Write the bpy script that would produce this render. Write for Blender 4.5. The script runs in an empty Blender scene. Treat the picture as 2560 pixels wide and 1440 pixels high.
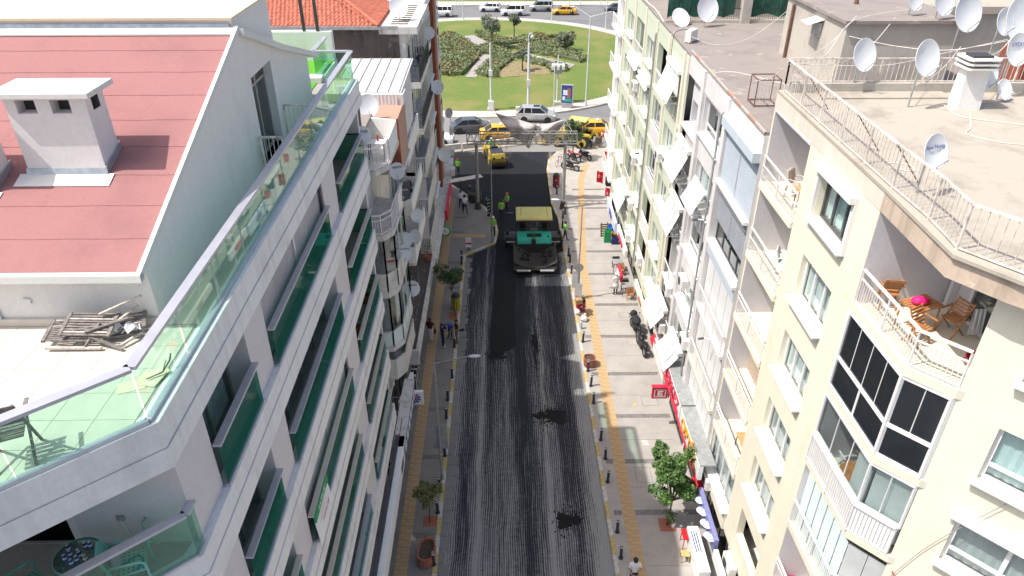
import bpy, math, random
from mathutils import Vector, Matrix
random.seed(7)
SC = bpy.context.scene
COL = SC.collection
R = math.radians

# ---------------------------------------------------------------- camera
CAM_H = 27.0
F_PX, PITCH, YAW = 1811.0, math.atan(1120 / 1811.0), math.atan(20 / 2129.0)
cam = bpy.data.cameras.new('camera')
cam.sensor_width = 36.0
cam.lens = 36.0 * F_PX / 2560.0
cam.clip_start = 0.5
cam.clip_end = 3000
camo = bpy.data.objects.new('camera', cam)
camo.location = (0, 0, CAM_H)
camo.rotation_euler = (math.pi / 2 - PITCH, 0, -YAW)
COL.objects.link(camo)
SC.camera = camo

# ---------------------------------------------------------------- sky, sun, exposure
LD = Vector((0.585, 0.18, -1.0)).normalized()          # direction the sunlight travels
SUN_EL = math.asin(-LD.z)
world = bpy.data.worlds.new('World')
SC.world = world
world.use_nodes = True
wn = world.node_tree
sky = wn.nodes.new('ShaderNodeTexSky')
sky.sky_type = 'NISHITA'
sky.sun_disc = False
sky.sun_elevation = SUN_EL
sky.sun_rotation = math.atan2(-LD.x, -LD.y)
sky.air_density = 1.0
sky.dust_density = 4.0
sky.ozone_density = 0.6
wn.links.new(sky.outputs[0], wn.nodes['Background'].inputs[0])
wn.nodes['Background'].inputs[1].default_value = 0.15
sun = bpy.data.lights.new('sun', 'SUN')
sun.energy = 4.0
sun.angle = R(0.55)
sun.color = (1.0, 0.955, 0.89)
suno = bpy.data.objects.new('sun', sun)
suno.rotation_euler = LD.to_track_quat('-Z', 'Y').to_euler()
suno.location = (-40, -10, 80)
COL.objects.link(suno)
SC.view_settings.view_transform = 'Standard'
SC.view_settings.look = 'None'
SC.view_settings.exposure = 0.41
SC.view_settings.gamma = 1.0
SC.view_settings.use_curve_mapping = False

# where a point of the photo at a known height lies in the street (survey helper)
_cy, _sy, _cp, _sp = math.cos(YAW), math.sin(YAW), math.cos(PITCH), math.sin(PITCH)
_F = Vector((_sy * _cp, _cy * _cp, -_sp)); _R = Vector((_cy, -_sy, 0)); _U = _R.cross(_F)
def gp(px, py, z=0.0):
    d = _F * F_PX + _R * (px - 1280) - _U * (py - 720)
    t = (z - CAM_H) / d.z
    return Vector((d.x * t, d.y * t, z))

# ---------------------------------------------------------------- mesh helper
class MB:
    def __init__(s):
        s.v, s.f, s.m = [], [], []
    def add(s, vs, fs, mi=0):
        b = len(s.v)
        s.v.extend([tuple(p) for p in vs])
        for q in fs:
            s.f.append(tuple(b + i for i in q)); s.m.append(mi)
        return s
    def quad(s, a, b, c, d, mi=0):
        return s.add([a, b, c, d], [(0, 1, 2, 3)], mi)
    def box(s, x0, x1, y0, y1, z0, z1, mi=0):
        if x0 > x1: x0, x1 = x1, x0
        if y0 > y1: y0, y1 = y1, y0
        if z0 > z1: z0, z1 = z1, z0
        vs = [(x0, y0, z0), (x1, y0, z0), (x1, y1, z0), (x0, y1, z0), (x0, y0, z1), (x1, y0, z1), (x1, y1, z1), (x0, y1, z1)]
        return s.add(vs, [(0, 3, 2, 1), (4, 5, 6, 7), (0, 1, 5, 4), (1, 2, 6, 5), (2, 3, 7, 6), (3, 0, 4, 7)], mi)
    def bar(s, p, q, w, h=None, mi=0, up=(0, 0, 1)):
        p, q = Vector(p), Vector(q); h = w if h is None else h
        d = (q - p)
        if d.length < 1e-6: return s
        d.normalize(); u = Vector(up)
        if abs(d.dot(u)) > 0.99: u = Vector((0, 1, 0))
        a = d.cross(u).normalized() * (w / 2); b = a.cross(d).normalized() * (h / 2)
        vs = [p - a - b, p + a - b, p + a + b, p - a + b, q - a - b, q + a - b, q + a + b, q - a + b]
        return s.add(vs, [(0, 1, 2, 3), (7, 6, 5, 4), (0, 4, 5, 1), (1, 5, 6, 2), (2, 6, 7, 3), (3, 7, 4, 0)], mi)
    def tube(s, p, q, r0, r1=None, n=8, mi=0, caps=True):
        p, q = Vector(p), Vector(q); r1 = r0 if r1 is None else r1
        d = (q - p).normalized(); u = Vector((0, 0, 1)) if abs(d.z) < 0.95 else Vector((1, 0, 0))
        a = d.cross(u).normalized(); b = d.cross(a).normalized()
        vs = []
        for i in range(n):
            t = 2 * math.pi * i / n; o = a * math.cos(t) + b * math.sin(t)
            vs += [p + o * r0, q + o * r1]
        fs = [(2 * i, 2 * ((i + 1) % n), 2 * ((i + 1) % n) + 1, 2 * i + 1) for i in range(n)]
        if caps:
            fs.append(tuple(2 * i for i in range(n))[::-1]); fs.append(tuple(2 * i + 1 for i in range(n)))
        return s.add(vs, fs, mi)
    def path(s, pts, r, n=6, mi=0):
        for i in range(len(pts) - 1): s.tube(pts[i], pts[i + 1], r, r, n, mi)
        return s
    def prism(s, poly, z0, z1, mi=0, top=None):
        n = len(poly)
        vs = [(x, y, z0) for x, y in poly] + [(x, y, z1) for x, y in poly]
        s.add(vs, [tuple(range(n))[::-1]] + [(i, (i + 1) % n, n + (i + 1) % n, n + i) for i in range(n)], mi)
        return s.add([(x, y, z1) for x, y in poly], [tuple(range(n))], mi if top is None else top)
    def extrude(s, poly, axis, a, b, mi=0):
        n = len(poly)
        def P(u, w, t): return (t, u, w) if axis == 'x' else ((u, t, w) if axis == 'y' else (u, w, t))
        vs = [P(u, w, a) for u, w in poly] + [P(u, w, b) for u, w in poly]
        return s.add(vs, [tuple(range(n))[::-1], tuple(range(n, 2 * n))] + [(i, (i + 1) % n, n + (i + 1) % n, n + i) for i in range(n)], mi)
    def lathe(s, prof, n=16, c=(0, 0, 0), mi=0, M=None):
        vs = []
        for r, z in prof:
            for i in range(n):
                t = 2 * math.pi * i / n; p = Vector((r * math.cos(t), r * math.sin(t), z))
                if M is not None: p = M @ p
                vs.append((p.x + c[0], p.y + c[1], p.z + c[2]))
        fs = []
        for k in range(len(prof) - 1):
            for i in range(n):
                j = (i + 1) % n
                fs.append((k * n + i, k * n + j, (k + 1) * n + j, (k + 1) * n + i))
        return s.add(vs, fs, mi)
    def ball(s, c, r, n=10, k=6, mi=0, sc=(1, 1, 1)):
        pr = [(max(r * math.sin(math.pi * i / k), 1e-4), -r * math.cos(math.pi * i / k)) for i in range(k + 1)]
        M = Matrix.Diagonal(sc)
        return s.lathe(pr, n, c, mi, M)
    def move(s, M):
        s.v = [tuple(M @ Vector(p)) for p in s.v]; return s
    def build(s, name, mats, parent=None, smooth=False, bevel=0.0, loc=None, rz=0.0):
        me = bpy.data.meshes.new(name)
        me.from_pydata(s.v, [], s.f)
        if not isinstance(mats, (list, tuple)): mats = [mats]
        for q in mats: me.materials.append(M_(q))
        if len(mats) > 1: me.polygons.foreach_set('material_index', s.m)
        if smooth: me.polygons.foreach_set('use_smooth', [True] * len(me.polygons))
        me.validate(); me.update()
        o = bpy.data.objects.new(name, me)
        COL.objects.link(o)
        if parent is not None: o.parent = parent
        if loc is not None: o.location = loc
        if rz: o.rotation_euler = (0, 0, rz)
        if bevel:
            b = o.modifiers.new('bevel', 'BEVEL'); b.width = bevel; b.segments = 2; b.limit_method = 'ANGLE'
        return o

def tag(o, label, cat, group=None):
    o['label'] = label; o['category'] = cat
    if group: o['group'] = group
    return o
def struct(o):
    o['kind'] = 'structure'; return o
def stuff(o):
    o['kind'] = 'stuff'; return o
def thing(name, label, cat, loc=(0, 0, 0), rz=0.0, group=None):
    o = bpy.data.objects.new(name, None); COL.objects.link(o)
    o.empty_display_size = 0.2
    o.location = loc; o.rotation_euler = (0, 0, rz)
    return tag(o, label, cat, group)
def copy_tree(o, parent=None):
    c = o.copy(); COL.objects.link(c)
    if parent is not None: c.parent = parent
    for ch in list(o.children): copy_tree(ch, c)
    return c
def inst(o, parent, loc, rot=(0, 0, 0), sc=None):
    c = o.copy(); COL.objects.link(c); c.parent = parent; c.location = loc; c.rotation_euler = rot
    if sc: c.scale = sc
    return c
ORD = ['first', 'second', 'third', 'fourth', 'fifth', 'sixth', 'seventh', 'eighth', 'ninth', 'tenth', 'eleventh', 'twelfth',
       'thirteenth', 'fourteenth', 'fifteenth', 'sixteenth', 'seventeenth', 'eighteenth', 'nineteenth', 'twentieth']

# ---------------------------------------------------------------- materials
_MC = {}
def M_(q):
    return q if not isinstance(q, str) else _MC[q]
def _new(name):
    m = bpy.data.materials.new(name); m.use_nodes = True
    nt = m.node_tree; b = nt.nodes['Principled BSDF']; _MC[name] = m
    return m, nt, b
def _coord(nt, scale=(1, 1, 1), world=False):
    tc = nt.nodes.new('ShaderNodeTexCoord'); mp = nt.nodes.new('ShaderNodeMapping')
    mp.inputs['Scale'].default_value = scale
    if world:
        g = nt.nodes.new('ShaderNodeNewGeometry'); nt.links.new(g.outputs['Position'], mp.inputs[0])
    else:
        nt.links.new(tc.outputs['Object'], mp.inputs[0])
    return mp.outputs[0]
def _noise(nt, vec, scale, detail=4.0, rough=0.6):
    n = nt.nodes.new('ShaderNodeTexNoise'); n.inputs['Scale'].default_value = scale
    n.inputs['Detail'].default_value = detail; n.inputs['Roughness'].default_value = rough
    nt.links.new(vec, n.inputs['Vector']); return n.outputs['Fac']
def _ramp(nt, fac, stops):
    r = nt.nodes.new('ShaderNodeValToRGB'); e = r.color_ramp.elements
    while len(e) < len(stops): e.new(0.5)
    for i, (p, c) in enumerate(stops):
        e[i].position = p; e[i].color = (c[0], c[1], c[2], 1) if isinstance(c, (tuple, list)) else (c, c, c, 1)
    nt.links.new(fac, r.inputs[0]); return r.outputs[0]
def _mix(nt, fac, a, b, mode='MIX'):
    m = nt.nodes.new('ShaderNodeMix'); m.data_type = 'RGBA'; m.blend_type = mode
    for sock, val in ((0, fac), (6, a), (7, b)):
        if isinstance(val, (int, float)): m.inputs[sock].default_value = val
        elif isinstance(val, (tuple, list)): m.inputs[sock].default_value = (val[0], val[1], val[2], 1)
        else: nt.links.new(val, m.inputs[sock])
    return m.outputs[2]
def _math(nt, op, a, b=None, clamp=False):
    m = nt.nodes.new('ShaderNodeMath'); m.operation = op; m.use_clamp = clamp
    for k, val in ((0, a), (1, b)):
        if val is None: continue
        if isinstance(val, (int, float)): m.inputs[k].default_value = val
        else: nt.links.new(val, m.inputs[k])
    return m.outputs[0]
def _bump(nt, b, h, strength, dist=0.02):
    bp = nt.nodes.new('ShaderNodeBump'); bp.inputs['Strength'].default_value = strength
    bp.inputs['Distance'].default_value = dist
    nt.links.new(h, bp.inputs['Height']); nt.links.new(bp.outputs[0], b.inputs['Normal'])
def plain(name, col, rough=0.6, var=0.12, scale=6.0, metal=0.0, bump=0.0, coat=0.0, world=False):
    m, nt, b = _new(name)
    v = _coord(nt, world=world)
    f = _noise(nt, v, scale, 5.0)
    lo = tuple(max(0, c * (1 - var)) for c in col); hi = tuple(min(1, c * (1 + var)) for c in col)
    nt.links.new(_ramp(nt, f, [(0.3, lo), (0.7, hi)]), b.inputs['Base Color'])
    b.inputs['Roughness'].default_value = rough; b.inputs['Metallic'].default_value = metal
    if coat: b.inputs['Coat Weight'].default_value = coat; b.inputs['Coat Roughness'].default_value = 0.05
    if bump: _bump(nt, b, _noise(nt, v, scale * 8, 4.0), bump)
    return m
def plaster(name, col, dirt=(0.25, 0.22, 0.19), amt=0.35, rough=0.9, streak=0.5, peel=None, pw=0.62, bump=0.15):
    """painted render with rain streaks, blotches and (peel) flaked patches"""
    m, nt, b = _new(name)
    v = _coord(nt); vs = _coord(nt, (2.3, 2.3, 0.2))
    big = _noise(nt, v, 0.7, 6.0, 0.65); st = _noise(nt, vs, 1.4, 5.0, 0.6); fine = _noise(nt, v, 14.0, 4.0)
    base = _ramp(nt, fine, [(0.25, tuple(c * 0.93 for c in col)), (0.75, tuple(min(1, c * 1.04) for c in col))])
    k = _math(nt, 'MULTIPLY', _ramp(nt, st, [(0.48, 0.0), (0.8, 1.0)]), streak)
    k2 = _math(nt, 'MULTIPLY', _ramp(nt, big, [(0.5, 0.0), (0.78, 1.0)]), 0.8)
    k = _math(nt, 'MULTIPLY', _math(nt, 'ADD', k, k2, True), amt)
    c = _mix(nt, k, base, dirt)
    if peel:
        pn = _noise(nt, v, 1.1, 9.0, 0.72)
        c = _mix(nt, _ramp(nt, pn, [(pw, 0.0), (pw + 0.025, 1.0)]), c, peel)
    nt.links.new(c, b.inputs['Base Color']); b.inputs['Roughness'].default_value = rough
    _bump(nt, b, fine, bump, 0.01)
    return m
def glass(name, tint, gloss=0.12, rough=0.02, refl=(1, 1, 1), body=None, bw=0.3):
    """clear pane: tinted straight-through plus Fresnel reflection"""
    m = bpy.data.materials.new(name); m.use_nodes = True; _MC[name] = m
    nt = m.node_tree; nt.nodes.clear()
    out = nt.nodes.new('ShaderNodeOutputMaterial'); mx = nt.nodes.new('ShaderNodeMixShader')
    tr = nt.nodes.new('ShaderNodeBsdfTransparent'); gl = nt.nodes.new('ShaderNodeBsdfGlossy'); lw = nt.nodes.new('ShaderNodeLayerWeight')
    tr.inputs[0].default_value = (*tint, 1); gl.inputs[0].default_value = (*refl, 1); gl.inputs['Roughness'].default_value = rough
    f = _math(nt, 'ADD', _math(nt, 'POWER', lw.outputs['Facing'], 6.0), gloss, True)
    base = tr.outputs[0]
    if body:
        df = nt.nodes.new('ShaderNodeBsdfDiffuse'); df.inputs[0].default_value = (*body, 1); m2 = nt.nodes.new('ShaderNodeMixShader'); m2.inputs[0].default_value = bw
        nt.links.new(tr.outputs[0], m2.inputs[1]); nt.links.new(df.outputs[0], m2.inputs[2]); base = m2.outputs[0]
    nt.links.new(f, mx.inputs[0]); nt.links.new(base, mx.inputs[1]); nt.links.new(gl.outputs[0], mx.inputs[2])
    nt.links.new(mx.outputs[0], out.inputs[0])
    return m
def leafmat(name, a, bcol, c=None):
    m, nt, b = _new(name)
    g = nt.nodes.new('ShaderNodeNewGeometry')
    stops = [(0.0, a), (1.0, bcol)] if c is None else [(0.0, a), (0.55, bcol), (1.0, c)]
    nt.links.new(_ramp(nt, g.outputs['Random Per Island'], stops), b.inputs['Base Color'])
    b.inputs['Roughness'].default_value = 0.55
    b.inputs['Subsurface Weight'].default_value = 0.0
    return m

plaster('grey_render', (0.76, 0.735, 0.71), (0.40, 0.39, 0.38), 0.4, streak=0.35)
plaster('white_render', (0.78, 0.77, 0.75), (0.42, 0.40, 0.37), 0.4)
plaster('band_white', (0.80, 0.775, 0.755), (0.34, 0.32, 0.31), 0.5, streak=0.65)
plaster('pillar_lilac', (0.66, 0.61, 0.61), (0.5, 0.47, 0.47), 0.2, streak=0.2)
plaster('yellow_render', (0.745, 0.71, 0.575), (0.52, 0.44, 0.31), 0.34, streak=0.5, peel=(0.70, 0.62, 0.44), pw=0.635)
plaster('pink_parapet', (0.70, 0.60, 0.52), (0.45, 0.36, 0.28), 0.5, streak=0.7, peel=(0.72, 0.64, 0.50), pw=0.60, bump=0.4)
plaster('stained_parapet', (0.52, 0.42, 0.33), (0.22, 0.17, 0.13), 0.9, streak=0.8, peel=(0.60, 0.50, 0.38), pw=0.58, bump=0.5)
plaster('green_render', (0.55, 0.60, 0.47), (0.40, 0.42, 0.32), 0.4, peel=(0.70, 0.70, 0.56), pw=0.64)
plaster('cream_render', (0.70, 0.67, 0.55), (0.45, 0.42, 0.32), 0.4)
plaster('white_panel', (0.66, 0.645, 0.64), (0.36, 0.33, 0.32), 0.55, streak=0.9)
plaster('aged_white', (0.66, 0.64, 0.60), (0.24, 0.22, 0.20), 0.75, streak=1.0, peel=(0.50, 0.47, 0.43), pw=0.66, bump=0.3)
plaster('recess_wall', (0.62, 0.60, 0.63), (0.45, 0.44, 0.46), 0.3)
plaster('concrete_wall', (0.47, 0.44, 0.39), (0.22, 0.20, 0.18), 0.7, streak=0.3, peel=(0.40, 0.36, 0.31), pw=0.6, bump=0.5)
plaster('tar_wall', (0.13, 0.105, 0.09), (0.05, 0.045, 0.04), 0.8, streak=0.9, peel=(0.24, 0.20, 0.17), pw=0.63, bump=0.6)
plaster('salmon_wall', (0.46, 0.27, 0.20), (0.30, 0.2, 0.16), 0.4)
plaster('oxide_wall', (0.26, 0.075, 0.045), (0.15, 0.06, 0.04), 0.4)
plaster('roof_screed', (0.41, 0.37, 0.31), (0.20, 0.17, 0.135), 1.0, streak=0.0, peel=(0.45, 0.385, 0.28), pw=0.66, bump=0.4)
plaster('roof_screed_dark', (0.27, 0.235, 0.215), (0.15, 0.13, 0.12), 0.8, streak=0.0, peel=(0.37, 0.32, 0.27), pw=0.6, bump=0.4)
plaster('cream_roof', (0.74, 0.64, 0.47), (0.55, 0.46, 0.34), 0.4, streak=0.0)
plaster('cap_white', (0.70, 0.69, 0.66), (0.5, 0.48, 0.45), 0.3)
plaster('felt_red', (0.335, 0.158, 0.152), (0.19, 0.095, 0.095), 0.6, 0.95, 0.0, peel=(0.44, 0.21, 0.20), pw=0.66, bump=0.6)
plain('flashing', (0.50, 0.54, 0.57), 0.35, 0.2, 5.0, metal=0.6, bump=0.3)
plain('white_flashing', (0.72, 0.70, 0.66), 0.6, 0.05, 4.0)
plain('terrace_tile', (0.60, 0.55, 0.48), 0.45, 0.07, 2.5)
plain('aluminium', (0.56, 0.57, 0.62), 0.38, 0.06, 3.0, metal=0.5)
plain('handrail_grey', (0.50, 0.50, 0.55), 0.4, 0.08, 3.0, metal=0.4)
plain('handrail_cream', (0.60, 0.56, 0.47), 0.5, 0.08, 3.0)
plain('pvc_white', (0.72, 0.72, 0.72), 0.35, 0.03, 3.0)
plain('frame_brown', (0.30, 0.26, 0.24), 0.45, 0.1, 3.0)
plain('frame_dark', (0.06, 0.065, 0.075), 0.4, 0.1, 3.0)
plain('shutter_brown', (0.48, 0.44, 0.41), 0.5, 0.12, 1.5)
plain('shutter_blue', (0.38, 0.43, 0.48), 0.5, 0.06, 2.0)
plain('shutter_grey', (0.24, 0.255, 0.28), 0.5, 0.08, 2.0)
plain('box_blue', (0.50, 0.57, 0.63), 0.5, 0.05, 2.0)
plain('sill_white', (0.74, 0.73, 0.71), 0.5, 0.04, 4.0)
plaster('awning_white', (0.66, 0.66, 0.66), (0.45, 0.43, 0.42), 0.5, streak=0.9)
plain('awning_cream', (0.80, 0.76, 0.66), 0.85, 0.06, 3.0)
plain('awning_old', (0.55, 0.44, 0.38), 0.85, 0.25, 5.0)
plain('rail_white', (0.78, 0.76, 0.74), 0.5, 0.1, 9.0)
plain('rail_rusty', (0.64, 0.57, 0.51), 0.65, 0.4, 5.0)
plain('rail_dark', (0.05, 0.05, 0.055), 0.5, 0.2, 5.0)
plain('rust', (0.16, 0.08, 0.055), 0.8, 0.4, 8.0)
plain('curtain_white', (0.74, 0.76, 0.74), 0.9, 0.08, 2.0)
plain('curtain_grey', (0.46, 0.48, 0.48), 0.9, 0.1, 2.0)
plain('blind_pale', (0.62, 0.74, 0.73), 0.7, 0.04, 2.0)
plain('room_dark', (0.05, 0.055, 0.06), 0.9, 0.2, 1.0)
plain('dish_white', (0.72, 0.745, 0.76), 0.45, 0.05, 2.5)
plain('dish_black', (0.07, 0.075, 0.08), 0.5, 0.3, 6.0)
plain('ac_white', (0.74, 0.73, 0.70), 0.5, 0.08, 4.0)
plain('ac_dark', (0.05, 0.05, 0.055), 0.6, 0.1, 4.0)
plain('cable_white', (0.72, 0.69, 0.62), 0.6, 0.1, 4.0)
plain('cable_black', (0.03, 0.03, 0.032), 0.5, 0.1, 4.0)
plain('ink', (0.04, 0.04, 0.06), 0.6, 0.1, 4.0)
plain('ink_blue', (0.12, 0.12, 0.32), 0.6, 0.1, 4.0)
plain('wood_orange', (0.42, 0.19, 0.075), 0.5, 0.25, 7.0)
plain('wood_light', (0.55, 0.33, 0.15), 0.5, 0.2, 7.0)
plain('wood_grey', (0.20, 0.18, 0.165), 0.85, 0.4, 12.0)
plain('wood_bleached', (0.46, 0.42, 0.38), 0.85, 0.3, 12.0)
plain('stone_clad', (0.42, 0.33, 0.26), 0.8, 0.35, 14.0, bump=0.6)
plain('metal_roof', (0.68, 0.67, 0.65), 0.4, 0.05, 2.0)
plain('turf', (0.10, 0.36, 0.02), 0.9, 0.3, 30.0, bump=0.6)
plain('tile_red', (0.42, 0.125, 0.075), 0.7, 0.35, 3.5, world=True)
plain('mint', (0.16, 0.42, 0.36), 0.45, 0.08, 4.0)
plain('lilac', (0.42, 0.29, 0.42), 0.9, 0.1, 4.0)
plain('red_plastic', (0.60, 0.02, 0.03), 0.35, 0.1, 4.0)
plain('pink_plastic', (0.78, 0.02, 0.19), 0.35, 0.1, 4.0)
plain('terracotta', (0.34, 0.12, 0.075), 0.8, 0.25, 8.0, bump=0.2)
plain('soil', (0.09, 0.06, 0.045), 0.95, 0.4, 18.0, bump=0.8)
plain('bollard_navy', (0.025, 0.033, 0.06), 0.4, 0.2, 6.0)
plain('galv', (0.36, 0.37, 0.37), 0.5, 0.2, 4.0, metal=0.3)
plain('pole_grey', (0.30, 0.30, 0.29), 0.6, 0.25, 4.0)
plain('pole_light', (0.60, 0.62, 0.63), 0.5, 0.1, 4.0)
plain('kerb_white', (0.50, 0.48, 0.44), 0.85, 0.3, 7.0)
plain('kerb_yellow', (0.47, 0.36, 0.15), 0.85, 0.3, 7.0)
plain('tactile', (0.46, 0.32, 0.17), 0.8, 0.18, 5.0)
plain('cobble', (0.19, 0.18, 0.17), 0.8, 0.5, 20.0)
plain('barrier_concrete', (0.52, 0.48, 0.42), 0.9, 0.12, 4.0, bump=0.2)
plain('bin_red', (0.36, 0.03, 0.05), 0.5, 0.1, 5.0)
plain('bin_yellow', (0.52, 0.45, 0.05), 0.5, 0.1, 5.0)
plain('black', (0.016, 0.016, 0.018), 0.5, 0.2, 5.0)
plain('rubber', (0.02, 0.02, 0.021), 0.8, 0.2, 8.0)
plain('rim', (0.45, 0.46, 0.47), 0.35, 0.1, 5.0, metal=0.7)
plain('car_glass', (0.018, 0.022, 0.026), 0.06, 0.1, 3.0)
plain('taxi_yellow', (0.80, 0.42, 0.01), 0.25, 0.03, 2.0, coat=0.8)
plain('car_white', (0.78, 0.79, 0.80), 0.25, 0.03, 2.0, coat=0.8)
plain('car_silver', (0.45, 0.46, 0.47), 0.28, 0.03, 2.0, metal=0.25, coat=0.8)
plain('car_grey', (0.10, 0.11, 0.125), 0.25, 0.05, 2.0, metal=0.3, coat=0.8)
plain('lamp_red', (0.45, 0.02, 0.02), 0.2, 0.05, 4.0)
plain('lamp_clear', (0.75, 0.76, 0.77), 0.15, 0.05, 4.0)
plain('plate_white', (0.80, 0.80, 0.80), 0.4, 0.05, 4.0)
plain('machine_green', (0.02, 0.36, 0.27), 0.45, 0.15, 5.0)
plain('machine_black', (0.03, 0.028, 0.026), 0.7, 0.4, 7.0)
plain('machine_brown', (0.065, 0.054, 0.046), 0.75, 0.5, 5.0)
plain('canopy_yellow', (0.52, 0.48, 0.17), 0.6, 0.08, 2.5)
plain('machine_yellow', (0.42, 0.30, 0.04), 0.45, 0.15, 4.0)
plain('drum_steel', (0.14, 0.12, 0.11), 0.35, 0.3, 5.0, metal=0.6)
plain('hi_vis', (0.25, 0.72, 0.08), 0.8, 0.08, 5.0)
plain('skin', (0.42, 0.24, 0.17), 0.6, 0.08, 8.0)
plain('hair_dark', (0.02, 0.016, 0.014), 0.6, 0.2, 30.0)
plain('hair_auburn', (0.09, 0.02, 0.015), 0.6, 0.2, 30.0)
plain('cloth_white', (0.72, 0.72, 0.74), 0.9, 0.06, 8.0)
plain('cloth_black', (0.02, 0.02, 0.024), 0.9, 0.2, 8.0)
plain('cloth_navy', (0.03, 0.035, 0.07), 0.9, 0.2, 8.0)
plain('cloth_blue', (0.02, 0.05, 0.36), 0.9, 0.1, 8.0)
plain('cloth_grey', (0.18, 0.17, 0.16), 0.9, 0.2, 8.0)
plain('cloth_maroon', (0.05, 0.012, 0.015), 0.9, 0.2, 8.0)
plain('hat_red', (0.6, 0.05, 0.05), 0.5, 0.1, 8.0)
plain('flag_red', (0.66, 0.012, 0.03), 0.8, 0.06, 5.0)
plain('sign_red', (0.60, 0.025, 0.06), 0.5, 0.1, 5.0)
plain('sign_orange', (0.72, 0.31, 0.03), 0.5, 0.1, 5.0)
plain('sign_purple', (0.20, 0.21, 0.42), 0.5, 0.1, 5.0)
plain('sign_blue', (0.035, 0.06, 0.22), 0.5, 0.1, 5.0)
plain('sign_white', (0.80, 0.80, 0.80), 0.5, 0.04, 5.0)
plain('sign_pale', (0.62, 0.70, 0.86), 0.5, 0.1, 3.0)
plain('crate_green', (0.02, 0.30, 0.10), 0.5, 0.15, 6.0)
plain('crate_blue', (0.03, 0.03, 0.16), 0.5, 0.15, 6.0)
plain('tub_blue', (0.03, 0.14, 0.55), 0.4, 0.1, 6.0)
plain('cardboard', (0.40, 0.24, 0.12), 0.9, 0.15, 6.0)
plain('pallet', (0.22, 0.16, 0.10), 0.9, 0.25, 9.0)
plain('bark', (0.12, 0.095, 0.075), 0.95, 0.35, 25.0, bump=0.6)
plain('cone_orange', (0.75, 0.10, 0.03), 0.5, 0.05, 5.0)
plain('net_green', (0.02, 0.13, 0.085), 0.9, 0.35, 3.0)
plain('gravel', (0.33, 0.31, 0.295), 0.95, 0.25, 14.0, world=True)
plain('ring_concrete', (0.47, 0.44, 0.40), 0.9, 0.08, 1.2, world=True)
leafmat('leaf_bright', (0.03, 0.075, 0.015), (0.075, 0.155, 0.03), (0.13, 0.23, 0.055))
leafmat('leaf_dark', (0.02, 0.045, 0.018), (0.055, 0.10, 0.035), (0.11, 0.17, 0.07))
leafmat('leaf_olive', (0.05, 0.075, 0.045), (0.13, 0.16, 0.10), (0.22, 0.25, 0.17))
leafmat('leaf_yellowish', (0.06, 0.08, 0.02), (0.17, 0.19, 0.05), (0.26, 0.26, 0.09))
leafmat('hedge_leaf', (0.09, 0.12, 0.045), (0.165, 0.20, 0.08), (0.25, 0.27, 0.12))
plain('hedge_core', (0.09, 0.11, 0.05), 0.95, 0.4, 4.0)
leafmat('hedge_leaf_dry', (0.10, 0.10, 0.035), (0.18, 0.165, 0.06), (0.25, 0.20, 0.08))
glass('glass_green', (0.74, 0.93, 0.85), 0.05, body=(0.12, 0.34, 0.25), bw=0.04)
glass('glass_green_deep', (0.34, 0.72, 0.60), 0.012, body=(0.018, 0.17, 0.125), bw=0.42)
glass('glass_clear', (0.88, 0.92, 0.92), 0.06)
glass('glass_dark', (0.10, 0.12, 0.15), 0.02, 0.02)
glass('glass_table', (0.62, 0.74, 0.72), 0.06)
# ================================================================ GROUND
def asphalt(name, col, hi, sc=40.0, streaks=0.0, rough=0.85):
    m, nt, b = _new(name)
    v = _coord(nt, world=True)
    f = _noise(nt, v, sc, 4.0); big = _noise(nt, v, 0.25, 5.0)
    c = _ramp(nt, f, [(0.3, col), (0.72, hi)])
    c = _mix(nt, _math(nt, 'MULTIPLY', _ramp(nt, big, [(0.4, 0.0), (0.75, 1.0)]), 0.35), c, tuple(x * 0.6 for x in col))
    nt.links.new(c, b.inputs['Base Color']); b.inputs['Roughness'].default_value = rough; b.inputs['Specular IOR Level'].default_value = 0.2
    _bump(nt, b, f, 0.4, 0.01)
asphalt('asphalt_old', (0.20, 0.195, 0.19), (0.27, 0.265, 0.255))
asphalt('asphalt_far', (0.17, 0.17, 0.175), (0.23, 0.23, 0.235), 12.0)
asphalt('asphalt_new', (0.009, 0.010, 0.012), (0.024, 0.025, 0.029), 55.0, rough=0.8)

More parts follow.
